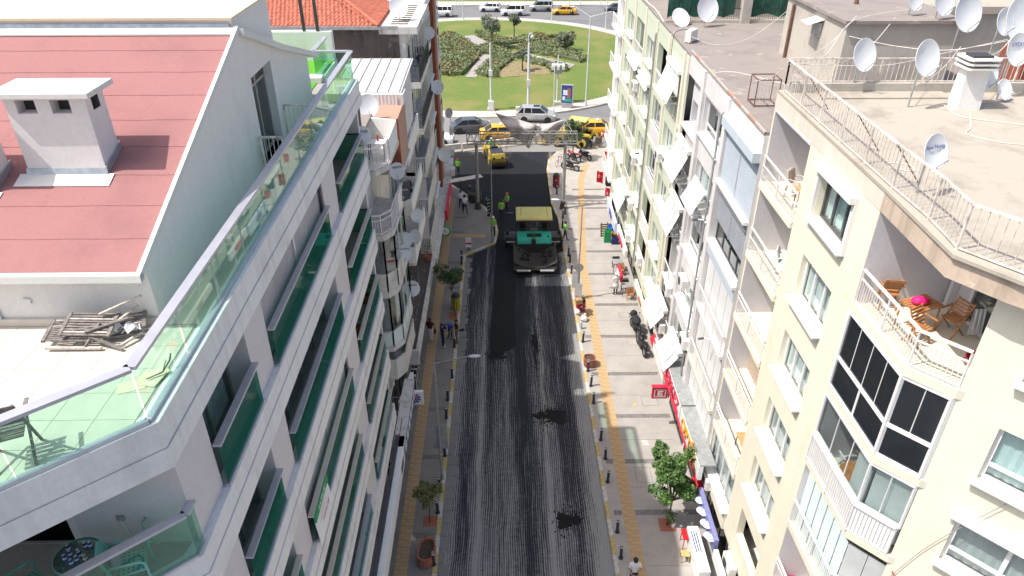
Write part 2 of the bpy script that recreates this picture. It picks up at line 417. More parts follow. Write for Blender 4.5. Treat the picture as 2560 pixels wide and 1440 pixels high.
def milled():
    """planed road: fine grooves along the street, bituminous tack coat wearing off in stripes"""
    m, nt, b = _new('asphalt_milled')
    v = _coord(nt, world=True)
    grav = _noise(nt, v, 26.0, 3.0)
    wob = nt.nodes.new('ShaderNodeTexNoise'); wob.inputs['Scale'].default_value = 0.35; nt.links.new(v, wob.inputs['Vector'])
    sx = nt.nodes.new('ShaderNodeSeparateXYZ'); nt.links.new(v, sx.inputs[0])
    xw = _math(nt, 'ADD', sx.outputs[0], _math(nt, 'MULTIPLY', wob.outputs['Fac'], 0.25))
    cb = nt.nodes.new('ShaderNodeCombineXYZ'); nt.links.new(xw, cb.inputs[0])
    nt.links.new(_math(nt, 'MULTIPLY', sx.outputs[1], 0.035), cb.inputs[1])
    groove = _noise(nt, cb.outputs[0], 11.0, 2.0, 0.5)          # narrow grooves
    lane = _noise(nt, cb.outputs[0], 1.3, 4.0, 0.6)             # broad worn bands
    comb = _math(nt, 'SINE', _math(nt, 'MULTIPLY', xw, 62.0))
    brk = _noise(nt, v, 5.0, 5.0, 0.7)
    t = _math(nt, 'ADD', _math(nt, 'MULTIPLY', groove, 0.65), _math(nt, 'MULTIPLY', lane, 0.90))
    t = _math(nt, 'ADD', t, _math(nt, 'MULTIPLY', comb, 0.17))
    t = _math(nt, 'ADD', t, _math(nt, 'MULTIPLY', _math(nt, 'SUBTRACT', grav, 0.5), 0.85))
    t = _math(nt, 'ADD', t, _math(nt, 'MULTIPLY', _math(nt, 'SUBTRACT', brk, 0.5), 0.5))
    pat = _math(nt, 'ADD', 0.2, _math(nt, 'MULTIPLY', _noise(nt, v, 0.45, 4.0, 0.7), 1.3))
    # clean bands left by the planer drum edges and along the gutters
    def band(x0, w, g):
        d = _math(nt, 'ABSOLUTE', _math(nt, 'SUBTRACT', xw, x0))
        return _math(nt, 'MULTIPLY', _math(nt, 'MULTIPLY', _math(nt, 'SUBTRACT', 1.0, _math(nt, 'DIVIDE', d, w), True), g), pat)
    for x0, w, g in ((-1.28, 0.26, 0.40), (2.18, 0.26, 0.36), (-3.0, 0.75, 0.45), (4.75, 0.9, 0.6), (1.2, 1.0, -0.26), (3.3, 0.8, -0.2), (-2.1, 0.8, -0.10)):
        t = _math(nt, 'ADD', t, band(x0, w, g))
    fade = _math(nt, 'MULTIPLY', _math(nt, 'SUBTRACT', sx.outputs[1], 29.0), -0.013)   # more tack coat towards the paver
    t = _math(nt, 'ADD', t, fade)
    c = _ramp(nt, t, [(0.54, (0.016, 0.018, 0.024)), (0.70, (0.044, 0.048, 0.060)), (0.85, (0.155, 0.155, 0.16)), (1.0, (0.29, 0.288, 0.285))])
    nt.links.new(c, b.inputs['Base Color'])
    nt.links.new(_ramp(nt, t, [(0.6, 0.7), (0.9, 0.95)]), b.inputs['Roughness']); b.inputs['Specular IOR Level'].default_value = 0.25
    _bump(nt, b, _math(nt, 'ADD', t, _math(nt, 'MULTIPLY', comb, 0.1)), 0.6, 0.03)
milled()
def paving(name='paving', k=1.0):
    m, nt, b = _new(name)
    v = _coord(nt, world=True)
    f = _noise(nt, v, 16.0, 5.0); big = _noise(nt, v, 0.8, 7.0, 0.7); spot = _noise(nt, v, 3.5, 3.0)
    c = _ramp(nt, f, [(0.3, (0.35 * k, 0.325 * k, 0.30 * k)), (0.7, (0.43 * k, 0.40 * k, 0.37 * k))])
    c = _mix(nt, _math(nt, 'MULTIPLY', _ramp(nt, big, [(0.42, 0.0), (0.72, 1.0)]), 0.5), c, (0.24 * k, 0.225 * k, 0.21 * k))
    c = _mix(nt, _math(nt, 'MULTIPLY', _ramp(nt, spot, [(0.68, 0.0), (0.74, 1.0)]), 0.35), c, (0.2, 0.19, 0.18))
    nt.links.new(c, b.inputs['Base Color']); b.inputs['Roughness'].default_value = 0.85
    _bump(nt, b, f, 0.2, 0.01)
paving()
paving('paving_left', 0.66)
def lawn_mat():
    m, nt, b = _new('lawn_grass')
    v = _coord(nt, world=True)
    f = _noise(nt, v, 5.0, 6.0, 0.75); big = _noise(nt, v, 0.16, 5.0, 0.6); fine = _noise(nt, v, 22.0, 3.0)
    c = _ramp(nt, f, [(0.25, (0.07, 0.11, 0.018)), (0.5, (0.13, 0.185, 0.034)), (0.75, (0.20, 0.25, 0.065))])
    c = _mix(nt, _math(nt, 'MULTIPLY', _ramp(nt, big, [(0.46, 0.0), (0.66, 1.0)]), 0.7), c, (0.27, 0.215, 0.085))
    c = _mix(nt, _math(nt, 'MULTIPLY', _ramp(nt, fine, [(0.4, 0.0), (0.8, 1.0)]), 0.4), c, (0.06, 0.12, 0.01))
    nt.links.new(c, b.inputs['Base Color']); b.inputs['Roughness'].default_value = 0.95
    _bump(nt, b, f, 0.8, 0.08)
lawn_mat()
plain('earth', (0.24, 0.195, 0.10), 0.95, 0.3, 2.0, bump=0.4, world=True)

# base sheet to the horizon
struct(MB().quad((-900, -200, -0.05), (900, -200, -0.05), (900, 2200, -0.05), (-900, 2200, -0.05)).build('ground', 'asphalt_far'))
# street being resurfaced
road = MB()
ROAD_N = [(-3.06, 2), (-3.06, 48.3), (-0.79, 50.2), (-0.62, 52.2), (-0.8, 54.0), (-1.75, 56.8), (-4.5, 61.0), (-6.5, 63.5), (-6.5, 70.0), (5.2, 70.0), (4.2, 67.5), (3.93, 65.0), (3.95, 57.5), (4.35, 54.5), (4.55, 40), (4.66, 20), (4.7, 2)]
road.add([(x, y, 0) for x, y in ROAD_N], [tuple(range(len(ROAD_N)))[::-1]])
struct(road.build('road', 'asphalt_milled'))
# fresh mat laid by the paver (40 mm proud)
mat_new = MB()
NEW = [(-0.80, 50.35), (-0.60, 52.2), (-0.78, 54.0), (-1.73, 56.8), (-4.48, 61.0), (-6.4, 63.4), (-6.4, 68.3), (-3, 69.2), (1.0, 69.4), (3.6, 66.6), (3.90, 65.0), (3.92, 57.6), (4.30, 54.5), (4.40, 49.0), (3.6, 48.6), (0.62, 48.6), (0.66, 44), (0.58, 40), (0.62, 36.9), (0.1, 36.2), (-0.7, 36.0), (-1.05, 36.6), (-0.98, 40), (-0.86, 44), (-0.78, 48.0)]
mat_new.prism(NEW[::-1], 0.004, 0.04)
struct(mat_new.build('fresh_asphalt', 'asphalt_new'))
struct(MB().prism([(-14, 70.02), (-14, 80.9), (40, 80.9), (40, 70.02)], -0.04, -0.004).build('boulevard', 'asphalt_old'))
struct(MB().quad((-120, 133, -0.02), (160, 133, -0.02), (160, 146.5, -0.02), (-120, 146.5, -0.02)).build('far_road', 'asphalt_far'))
vg = MB()
vg.prism([(-120, 146.6), (160, 146.6), (160, 150.4), (-120, 150.4)], -0.03, 0.10)
struct(vg.build('far_pavement', 'ring_concrete'))
struct(MB().prism([(-160, 150.5), (220, 150.5), (220, 420), (-160, 420)], -0.03, 0.14).build('far_verge', 'lawn_grass'))

# pavements with kerbs
def pave(name, poly, kerb_pts, kerb_mats, side):
    p = MB(); p.prism(poly, -0.03, 0.12)
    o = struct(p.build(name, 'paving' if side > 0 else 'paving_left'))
    # kerb stones, each 0.98 m, following the kerb line
    i = 0
    for (x0, y0), (x1, y1) in zip(kerb_pts[:-1], kerb_pts[1:]):
        d = Vector((x1 - x0, y1 - y0)); n = max(1, round(d.length)); d /= n
        for k in range(n):
            a = Vector((x0, y0)) + d * k; c = a + d * 0.5
            key = (round(d.length, 2), i % 2)
            if key not in KST:
                m = MB(); L = d.length / 2 - 0.006
                m.extrude([(-0.10, 0.0), (0.10, 0.0), (0.10, 0.13), (0.085, 0.145), (-0.085, 0.145), (-0.10, 0.13)], 'x', -L, L)
                KST[key] = m.build('kerb_stone', kerb_mats[i % 2], o, loc=(c.x, c.y, 0), rz=math.atan2(d.y, d.x))
            else:
                inst(KST[key], o, (c.x, c.y, 0), (0, 0, math.atan2(d.y, d.x)))
            i += 1
    return o
KST = {}
KL = [(-3.16, 6), (-3.16, 48.3), (-0.89, 50.2), (-0.72, 52.2), (-0.9, 54.0), (-1.85, 56.75), (-4.6, 60.95), (-5.6, 62.3)]
KR = [(4.80, 6), (4.72, 24), (4.65, 40), (4.45, 54.5), (4.05, 57.5), (4.03, 65.0), (4.3, 67.5), (5.3, 69.7), (8.0, 71.0), (24.0, 72.0)]
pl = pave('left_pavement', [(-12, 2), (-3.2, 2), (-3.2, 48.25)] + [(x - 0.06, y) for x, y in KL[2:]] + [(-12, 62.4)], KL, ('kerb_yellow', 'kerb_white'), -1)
KST = {}
pr = pave('right_pavement', [(4.84, 2), (14, 2), (14, 66), (24, 66), (24, 71.95)] + [(x + 0.04, y - 0.03) for x, y in KR[::-1][1:]], KR, ('kerb_white', 'kerb_yellow'), 1)

# tactile guidance strip: ribbed tiles
def tactile_tile():
    m = MB(); m.box(-0.29, 0.29, -0.19, 0.19, 0, 0.008)
    for k in range(5): m.box(-0.235 + k * 0.1175 - 0.02, -0.235 + k * 0.1175 + 0.02, -0.18, 0.18, 0.0081, 0.016)
    return m
TT = None
def strip(parent, pts, skip=()):
    global TT
    for (x0, y0), (x1, y1) in zip(pts[:-1], pts[1:]):
        d = Vector((x1 - x0, y1 - y0)); n = max(1, round(d.length / 0.396)); d /= n
        rz = math.atan2(d.y, d.x) - math.pi / 2
        for k in range(n):
            c = Vector((x0, y0)) + d * (k + 0.5)
            if TT is None: TT = tactile_tile().build('tactile_tile', 'tactile', parent, loc=(c.x, c.y, 0.121), rz=rz)
            else:
                inst(TT, parent, (c.x, c.y, 0.121 + random.uniform(0, 0.002)), (0, 0, rz + random.uniform(-.01, .01)))
strip(pl, [(-4.62, 14), (-4.66, 36), (-4.70, 58.5)])
strip(pl, [(-4.3, 51.4), (-1.6, 51.4)])
strip(pr, [(5.72, 14), (5.68, 46), (6.1, 51.5), (6.45, 56), (7.0, 62.5), (7.9, 66.5)])
# dark cobble bands across the pavements
def bands(parent, ys, x0, x1, gap):
    m = MB()
    for y in ys:
        for r in range(3):
            x = x0 + random.uniform(0, .05)
            while x < x1:
                w = random.uniform(0.07, 0.12)
                if not any(a < x + w / 2 < b for a, b in gap):
                    h = random.uniform(0.004, 0.014)
                    m.box(x, x + w - 0.012, y + r * 0.105, y + r * 0.105 + 0.092, 0.1212, 0.122 + h)
                x += w
    stuff(m.build('cobble_bands', 'cobble', parent))
bands(pl, [22.0, 26.9, 30.6, 34.9, 38.6, 43.4, 47.0, 51.9, 54.6], -6.9, -3.4, [(-5.0, -4.3)])
bands(pr, [17.6, 23.2, 26.5, 29.9, 33.6, 37.4, 41.1, 45.2, 48.6, 52.4, 56.3, 60.2], 5.0, 8.9, [(5.4, 6.0)])
# slab joints and service covers
jn = MB()
for y in (20.4, 24.9, 28.2, 31.8, 35.5, 39.3, 43.1, 46.9, 50.5):
    jn.box(6.05, 8.8, y, y + 0.02, 0.1205, 0.1225)
for (x, y, w, l) in ((6.4, 25.2, 0.75, 1.0), (7.6, 28.6 + 2.3, 0.9, 0.75), (7.6, 36.6, 0.8, 0.7), (7.5, 39.7, 0.7, 0.6), (7.1, 44.8, 0.8, 0.6), (-6.0, 27.6, 0.6, 0.7)):
    for a, b_, c, d in ((x, x + w, y, y + 0.025), (x, x + w, y + l, y + l + 0.025), (x, x + 0.025, y, y + l), (x + w, x + w + 0.025, y, y + l)):
        jn.box(a, b_, c, d, 0.1206, 0.1226)
stuff(jn.build('slab_joints', 'cobble', pr))
for (px, py) in ((1613, 1107), (1018, 1048), (1020, 1068)):
    g = gp(px, py, 0.12)
    MB().box(g.x - 0.17, g.x + 0.17, g.y - 0.2, g.y + 0.2, 0.121, 0.128).build('service_cover', 'kerb_white', pr if px > 1280 else pl)
for (px, py) in ((1660, 902), (1692, 940), (1585, 1010), (1046, 920), (1033, 1345), (1570, 560)):
    g = gp(px, py, 0.12)
    n = 9; a0 = random.random() * 6
    pts = [(g.x + math.cos(i * 2 * math.pi / n) * 0.16 * random.uniform(.6, 1.2), g.y + math.sin(i * 2 * math.pi / n) * 0.2 * random.uniform(.6, 1.2)) for i in range(n)]
    MB().prism(pts, 0.1206, 0.1236).build('paint_mark', 'kerb_yellow' if py != 1345 else 'kerb_white', pr if px > 1280 else pl)

# bitumen spills and loose asphalt heaps on the road
def spill(px, py, rx, ry, lob, label, seed):
    rnd = random.Random(seed); g = gp(px, py)
    t = thing('asphalt_spill', label, 'asphalt spill', (g.x, g.y, 0), group='spills of bitumen on the planed road')
    for k in range(lob):
        m = MB(); a = rnd.uniform(0, 6.28); d = rnd.uniform(0, 0.75)
        cx, cy = math.cos(a) * rx * d, math.sin(a) * ry * d
        w, l = rx * rnd.uniform(.14, .40), ry * rnd.uniform(.14, .40); n = 13
        ring = [(cx + math.cos(i * 6.283 / n) * w * rnd.uniform(.55, 1.3), cy + math.sin(i * 6.283 / n) * l * rnd.uniform(.55, 1.3)) for i in range(n)]
        h = rnd.uniform(0.012, 0.035)
        vs = [(x, y, 0.003) for x, y in ring] + [((x - cx) * .6 + cx, (y - cy) * .6 + cy, h) for x, y in ring] + [(cx, cy, h * 1.3)]
        fs = [(i, (i + 1) % n, n + (i + 1) % n, n + i) for i in range(n)] + [(n + i, n + (i + 1) % n, 2 * n) for i in range(n)]
        m.add(vs, fs); m.build('bitumen_patch', 'asphalt_new', t)
    m = MB()
    for k in range(lob * 24):
        a = rnd.uniform(0, 6.28); d = abs(rnd.gauss(0, 0.55)); x, y = math.cos(a) * rx * d, math.sin(a) * ry * d; s = rnd.uniform(.012, .035)
        m.box(x - s, x + s, y - s, y + s, 0.002, s * 1.2)
    stuff(m.build('loose_grit', 'asphalt_new', t))
spill(1378, 1040, 1.0, 0.8, 20, 'star-shaped black bitumen splash in the middle of the planed road', 3)
spill(1418, 1300, 0.7, 0.8, 14, 'scattered black bitumen spill nearest the camera', 5)
spill(1245, 886, 0.75, 0.75, 14, 'black asphalt heap at the near end of the fresh strip', 9)
spill(1338, 860, 0.3, 2.4, 9, 'long thin black dribble of bitumen right of the fresh strip', 12)

# broken gutter strip beside the left kerb, patches
gt = MB()
for k in range(46):
    y0 = 14 + k * 0.74; w = random.uniform(0.25, 0.62)
    gt.prism([(-3.04, y0), (-3.04 + w * random.uniform(.7, 1), y0 + 0.02), (-3.04 + w, y0 + 0.5), (-3.04 + w * random.uniform(.5, 1), y0 + 0.70), (-3.04, y0 + 0.71)], 0.002, 0.012 + random.uniform(0, .02))
stuff(gt.build('gutter_strip', 'asphalt_old', pl))
# drainage grating / ramp strip across the far mouth of the street
gr = thing('drain_grating', 'long ribbed metal drain grating crossing the fresh asphalt beside the roller', 'drain grating', (-4.0, 63.0, 0.042), R(24))
MB().box(-2.2, 1.9, -0.42, 0.42, 0, 0.006).build('frame', 'asphalt_old', gr)
slat = None
for k in range(27):
    if slat is None: slat = MB().box(-0.05, 0.05, -0.38, 0.38, 0, 0.02).build('slat', 'kerb_white', gr, loc=(-2.1 + k * 0.15, 0, 0.0062))
    else: inst(slat, gr, (-2.1 + k * 0.15, 0, 0.0062))
# concrete barrier blocks closing the street end
for k, (x, y) in enumerate([(-5.6, 69.9), (-3.3, 70.5), (-1.0, 71.2), (1.2, 71.9), (3.4, 72.6)]):
    o = MB().extrude([(-0.26, 0), (0.26, 0), (0.26, 0.12), (0.14, 0.28), (0.10, 0.85), (-0.10, 0.85), (-0.14, 0.28), (-0.26, 0.12)], 'x', -1.12, 1.12).build('concrete_barrier', 'barrier_concrete', loc=(x, y, 0), rz=R(17))
    tag(o, 'beige concrete barrier block behind the gantry, %s from the left' % ORD[k], 'barrier', 'concrete barrier blocks closing the street end')

# ---------------------------------------------------------------- roundabout
CX, CY, RR = -3.5, 107.8, 25.1
ring = MB(); n = 96
def circ(r): return [(CX + r * math.cos(2 * math.pi * i / n), CY + r * math.sin(2 * math.pi * i / n)) for i in range(n)]
a, b_ = circ(RR), circ(RR + 2.2)
for i in range(n):
    j = (i + 1) % n
    ring.add([(*a[i], 0.14), (*a[j], 0.14), (*b_[j], 0.14), (*b_[i], 0.14), (*b_[i], -0.05), (*b_[j], -0.05)], [(0, 3, 2, 1), (3, 4, 5, 2)])
struct(ring.build('roundabout_kerb', 'ring_concrete'))
lw = MB(); rn = random.Random(4)
rings = [(RR * k / 14.0) for k in range(15)]
vs = []; fs = []
for k, r in enumerate(rings):
    for i in range(n):
        vs.append((CX + max(r, .01) * math.cos(2 * math.pi * i / n), CY + max(r, .01) * math.sin(2 * math.pi * i / n), 0.16 + 0.35 * (1 - (r / RR) ** 2) + rn.uniform(-.02, .02) * (0 if k == 14 else 1)))
for k in range(14):
    for i in range(n):
        j = (i + 1) % n; fs.append((k * n + i, (k + 1) * n + i, (k + 1) * n + j, k * n + j))
lw.add(vs, fs)
struct(lw.build('lawn', 'lawn_grass', smooth=True))
def lz(x, y): return 0.16 + 0.35 * (1 - min(1, ((x - CX) ** 2 + (y - CY) ** 2) / RR ** 2))
def z3(x, y): return gp(1080 + x / 4.8, y / 4.8, 0.35)
def flat_poly(name, pts, mat, dz):
    q = [z3(*p) for p in pts]
    m = MB(); m.add([(p.x, p.y, lz(p.x, p.y) + dz) for p in q], [tuple(range(len(q)))])
    return m.build(name, mat)
for k, pts in enumerate([[(340, 445), (500, 430), (715, 545), (560, 575)], [(400, 935), (525, 940), (740, 680), (600, 668)], [(930, 575), (1300, 505), (1180, 510), (890, 565)],
                         [(930, 635), (1480, 770), (1650, 825), (1720, 780), (1100, 645)]]):
    struct(flat_poly('gravel_path', pts, 'gravel', 0.05))
for pts in [[(800, 940), (880, 760), (1150, 740), (1450, 850), (1420, 890)], [(850, 440), (1000, 415), (1100, 440), (900, 480)]]:
    struct(flat_poly('bare_earth', pts, 'earth', 0.035))

def leaf_cloud(m, c, rad, n, ls, rnd, shell=0.55, flat=0.0):
    """n small leaf quads scattered through an ellipsoid"""
    for _ in range(n):
        while True:
            p = Vector((rnd.uniform(-1, 1), rnd.uniform(-1, 1), rnd.uniform(-1, 1)))
            if shell <= p.length <= 1.0 or (p.length < 1 and rnd.random() < 0.25): break
        q = Vector((c[0] + p.x * rad[0], c[1] + p.y * rad[1], c[2] + p.z * rad[2]))
        nn = (p.normalized() * 0.8 + Vector((rnd.gauss(0, .6), rnd.gauss(0, .6), rnd.gauss(0.35, .6)))).normalized()
        u = nn.cross(Vector((rnd.gauss(0, 1), rnd.gauss(0, 1), rnd.gauss(0, 1)))).normalized(); w = nn.cross(u)
        s = ls * rnd.uniform(.6, 1.25)
        m.add([q - u * s, q - w * s * .45, q + u * s, q + w * s * .45], [(0, 1, 2, 3)])

def inside(poly, x, y):
    c = False; j = len(poly) - 1
    for i in range(len(poly)):
        xi, yi = poly[i]; xj, yj = poly[j]
        if (yi > y) != (yj > y) and x < (xj - xi) * (y - yi) / (yj - yi) + xi: c = not c
        j = i
    return c
def hedge(label, pts, h, seed, dry=0.3):
    rnd = random.Random(seed)
    q = [(z3(*p).x, z3(*p).y) for p in pts]
    xs = [p[0] for p in q]; ys = [p[1] for p in q]
    t = thing('hedge_bed', label, 'hedge', (sum(xs) / len(xs), sum(ys) / len(ys), 0), group='low clipped hedges on the roundabout')
    ox, oy = t.location.x, t.location.y
    z0 = lz(ox, oy); core = MB(); core.prism([((x - ox) * .95, (y - oy) * .95) for x, y in q], 0.1, z0 + h * 0.62)
    core.build('stems', 'hedge_core', t)
    m1, m2 = MB(), MB()
    area = (max(xs) - min(xs)) * (max(ys) - min(ys)); N = int(area * 4.6); cnt = 0
    while cnt < N:
        x, y = rnd.uniform(min(xs), max(xs)), rnd.uniform(min(ys), max(ys)); cnt += 1
        if not inside(q, x, y): continue
        r = rnd.uniform(.35, .6); hh = z0 + h * rnd.uniform(.8, 1.1)
        noise = math.sin(x * .9 + seed) * math.sin(y * .55 + seed * 2)
        leaf_cloud(m2 if noise > 0.62 - dry else m1, (x - ox, y - oy, hh - r * .5), (r, r, r * .7), 16, 0.17, rnd, .5)
    stuff(m1.build('foliage', 'hedge_leaf', t)); 
    if m2.f: stuff(m2.build('dry_foliage', 'hedge_leaf_dry', t))
hedge('hedge bed left of the pale gravel path, rear one by the brick pilaster', [(100, 430), (250, 420), (420, 500), (545, 580), (400, 620), (100, 620)], 0.55, 1, .4)
hedge('hedge bed at the left front, beside the front gravel path', [(100, 640), (480, 620), (600, 650), (560, 730), (440, 850), (350, 925), (100, 920)], 0.7, 2, .35)
hedge('long hedge bed behind the tall camera mast, at the back of the roundabout', [(500, 400), (640, 395), (900, 490), (1250, 430), (1480, 455), (1250, 510), (900, 550), (760, 545), (600, 480)], 0.55, 3, .1)
hedge('small central hedge where the gravel paths meet', [(510, 610), (640, 555), (800, 545), (930, 590), (900, 640), (720, 670), (590, 660)], 0.6, 4, -.2)
hedge('hedge arm to the right with a brownish top around an olive tree', [(930, 580), (1250, 520), (1550, 480), (1700, 540), (1550, 590), (1400, 590), (1700, 640), (1850, 700), (1800, 765), (1450, 690), (1150, 650)], 0.55, 5, .25)
hedge('hedge arm at the front centre behind the camera mast', [(730, 660), (900, 640), (1010, 690), (900, 790), (780, 880), (800, 940), (640, 940), (520, 910), (640, 800)], 0.6, 6, 0)
hedge('hedge strip at the front right below the gravel path', [(1020, 690), (1250, 720), (1480, 780), (1640, 810), (1600, 860), (1430, 870), (1380, 810), (1150, 770)], 0.55, 7, -.1)

def tree(name, label, loc, trunk_h, tr, clusters, mat, ls, seed, lean=(0, 0), group=None, n_per=120, limb=True):
    rnd = random.Random(seed)
    t = thing(name, label, 'tree', loc, group=group)
    m = MB(); top = Vector((lean[0], lean[1], trunk_h))
    pts = [Vector((0, 0, 0)), Vector((lean[0] * .3 + rnd.uniform(-.04, .04), lean[1] * .3, trunk_h * .5)), top]
    m.tube(pts[0], pts[1], tr, tr * .8, 8); m.tube(pts[1], pts[2], tr * .8, tr * .62, 8)
    for (c, r) in clusters:
        mid = (top + Vector(c)) / 2 + Vector((rnd.uniform(-.1, .1), rnd.uniform(-.1, .1), rnd.uniform(-.1, .05)))
        m.tube(top, mid, tr * .5, tr * .33, 6); m.tube(mid, c, tr * .33, tr * .12, 5)
    m.build('trunk', 'bark', t, smooth=True)
    lf = MB()
    for (c, r) in clusters:
        vol = r[0] * r[1] * r[2]
        leaf_cloud(lf, c, r, int(n_per * (0.4 + vol ** .5)), ls, rnd, 0.35)
        for _ in range(4):
            d = Vector((rnd.gauss(0, 1), rnd.gauss(0, 1), rnd.gauss(0, .8))).normalized()
            leaf_cloud(lf, (c[0] + d.x * r[0] * .9, c[1] + d.y * r[1] * .9, c[2] + d.z * r[2] * .9), (r[0] * .4, r[1] * .4, r[2] * .35), int(n_per * .2), ls, rnd, 0)
    stuff(lf.build('crown', mat, t))
    return t
def olive(px, py, h, w, label, seed, th=0.9):
    p = z3(px, py); rnd = random.Random(seed)
    cl = [((rnd.uniform(-.4, .4) * w, rnd.uniform(-.4, .4) * w, th + (h - th) * rnd.uniform(.3, .75)), (w * .42, w * .42, (h - th) * .32)) for _ in range(5)]
    tree('olive_tree', label, (p.x, p.y, lz(p.x, p.y)), th, 0.11, cl, 'leaf_olive', 0.13, seed, group='olive trees on the roundabout', n_per=260)
olive(722, 590, 5.0, 2.2, 'tall grey-green olive tree left of the camera mast', 1, 2.0)
olive(985, 450, 3.6, 1.3, 'small round-headed olive tree at the back of the roundabout', 2, 1.7)
olive(1608, 612, 3.0, 2.2, 'low spreading olive tree on the right hedge arm', 3, 0.7)
olive(1085, 858, 3.0, 1.4, 'young olive tree with bare trunk in the brown earth patch', 4, 1.6)

# masts, lamps and the advertising panel on the roundabout
def mast(label, px, py, h, r, mat, boxes, tip=None, cat='mast'):
    p = z3(px, py); t = thing('mast', label, cat, (p.x, p.y, lz(p.x, p.y)))
    MB().tube((0, 0, 0), (0, 0, h), r, r * .75, 12).build('pole', mat, t, smooth=False)
    MB().box(-.42, .42, -.42, .42, -.2, .22).build('base', 'ring_concrete', t)
    for (z, w, hh) in boxes:
        m = MB(); m.box(-w / 2, w / 2, -w / 2 - r * .5, w / 2 - r * .5, z, z + hh); m.build('cabinet', 'pole_light', t, bevel=0.02)
    if tip: tip(t, h)
def cam_tip(t, h):
    m = MB(); m.path([(0, 0, h), (-.05, 0, h + .7), (.05, 0, h + 1.05), (.28, 0, h + 1.1), (.36, 0, h + .85)], .06); m.build('swan_neck', 'pole_light', t)
    MB().ball((.36, 0, h + .72), .2, 12, 8).build('dome_camera', 'pole_light', t, smooth=True)
def plat_tip(t, h):
    MB().box(-.75, .75, -.35, .35, h - 1.1, h - 1.0).build('bracket', 'pole_light', t)
    for x in (-.6, 0, .6): MB().box(x - .16, x + .16, -.55, -.1, h - 1.55, h - 1.1).build('camera_housing', 'pole_light', t, bevel=0.02)
    MB().box(-.45, .45, -.4, -.05, h - 2.0, h - 1.56).build('panel', 'galv', t)
mast('slim grey camera mast with two boxes, left front of the roundabout', 710, 1300, 7.6, .12, 'pole_light', [(0.15, .62, .95), (4.0, .42, .62)])
mast('tall grey mast with a curved white dome camera on top', 1155, 1290, 7.5, .17, 'pole_light', [(2.75, .42, .75)], cam_tip)
mast('shorter mast with a camera platform near the advertising panel', 1500, 1220, 5.6, .11, 'pole_light', [], plat_tip)
ad = z3(1615, 1272); t = thing('advertising_panel', 'blue poster panel standing on the grass of the roundabout', 'billboard', (ad.x, ad.y, lz(ad.x, ad.y)), R(-14))
MB().box(-.62, .62, -.12, .12, 0, .45).build('plinth', 'galv', t)
MB().box(-.72, .72, -.10, .10, .46, 2.75).build('cabinet', 'aluminium', t, bevel=.02)
MB().box(-.62, .62, -.112, -.1005, .58, 2.64).build('poster', 'sign_blue', t)
for (x0, x1, zz0, zz1, k) in ((-.45, .1, 1.5, 2.1, 0), (-.3, .5, .75, 1.1, 1), (.02, .42, 1.15, 2.3, 2), (-.5, -.2, .9, 1.35, 3)):
    MB().box(x0, x1, -.118, -.1125, zz0, zz1).build('poster_shape', ('sign_pale', 'machine_green', 'terracotta', 'sign_pale')[k], t)
def street_lamp(label, loc, h, arms, r=.07, mat='pole_light', group='street lamps'):
    """arms: list of (dx, dy, dz) from the pole head"""
    t = thing('street_lamp', label, 'street lamp', loc, group=group)
    MB().tube((0, 0, 0), (0, 0, h), r, r * .6, 10).build('pole', mat, t)
    MB().tube((0, 0, 0), (0, 0, .35), r * 1.5, r * 1.5, 10).build('base', mat, t)
    for (dx, dy, dz) in arms:
        MB().tube((0, 0, h), (dx, dy, h + dz), r * .5, r * .4, 8).build('arm', mat, t)
        d = Vector((dx, dy, 0)).normalized(); e = Vector((dx, dy, h + dz))
        m = MB(); m.ball((0, 0, 0), 1, 10, 6, 0, (.30, .10, .06)); m.move(Matrix.Translation(e + d * .28) @ Matrix.Rotation(math.atan2(d.y, d.x), 4, 'Z'))
        m.build('lamp_head', 'pole_light', t, smooth=True)
    return t
p = z3(1845, 1245); street_lamp('twin-arm lamp post at the right front edge of the roundabout', (p.x, p.y, .2), 10.0, [(-1.7, .4, 1.0), (2.0, .3, .45)], .10)
p = z3(2080, 345); street_lamp('lamp post on the far right edge of the roundabout', (p.x, p.y, .14), 9.5, [(-.9, .3, .5)], .09)
p = z3(375, 220); street_lamp('lamp post at the far left edge of the roundabout by the white van', (p.x, p.y, .14), 8.5, [(-1.2, 0, .6)], .09)
p = z3(1435, 250); t = street_lamp('traffic signal pole beside the silver van', (p.x, p.y, .14), 5.2, [], .08)
MB().box(-.02, .3, -.2, .2, 4.2, 5.2).build('signal_head', 'black', t, bevel=.03)
p = gp(1383, 300); street_lamp('thin lamp post between the pale car and the gantry', (p.x, p.y, 0), 3.4 + 3.0, [(-1.5, .2, .55)], .06)
for k, (px, py) in enumerate([(1645, 50), (1780, 45), (2020, 60), (290, 60), (330, 55)]):
    p = z3(px, py); street_lamp('thin pole on the far verge, %s from the right' % ORD[k], (p.x, p.y, .1), 6.0, [(-.6, 0, .3)], .06)
for k, (px, py, w) in enumerate([(1055, 1300, .5)]):
    p = z3(px, py); o = MB().box(-w, w, -.25, .25, 0, .35).build('concrete_block', 'ring_concrete', loc=(p.x, p.y, .2), bevel=.03)
    tag(o, 'small pale concrete block at the front edge of the lawn', 'concrete block')
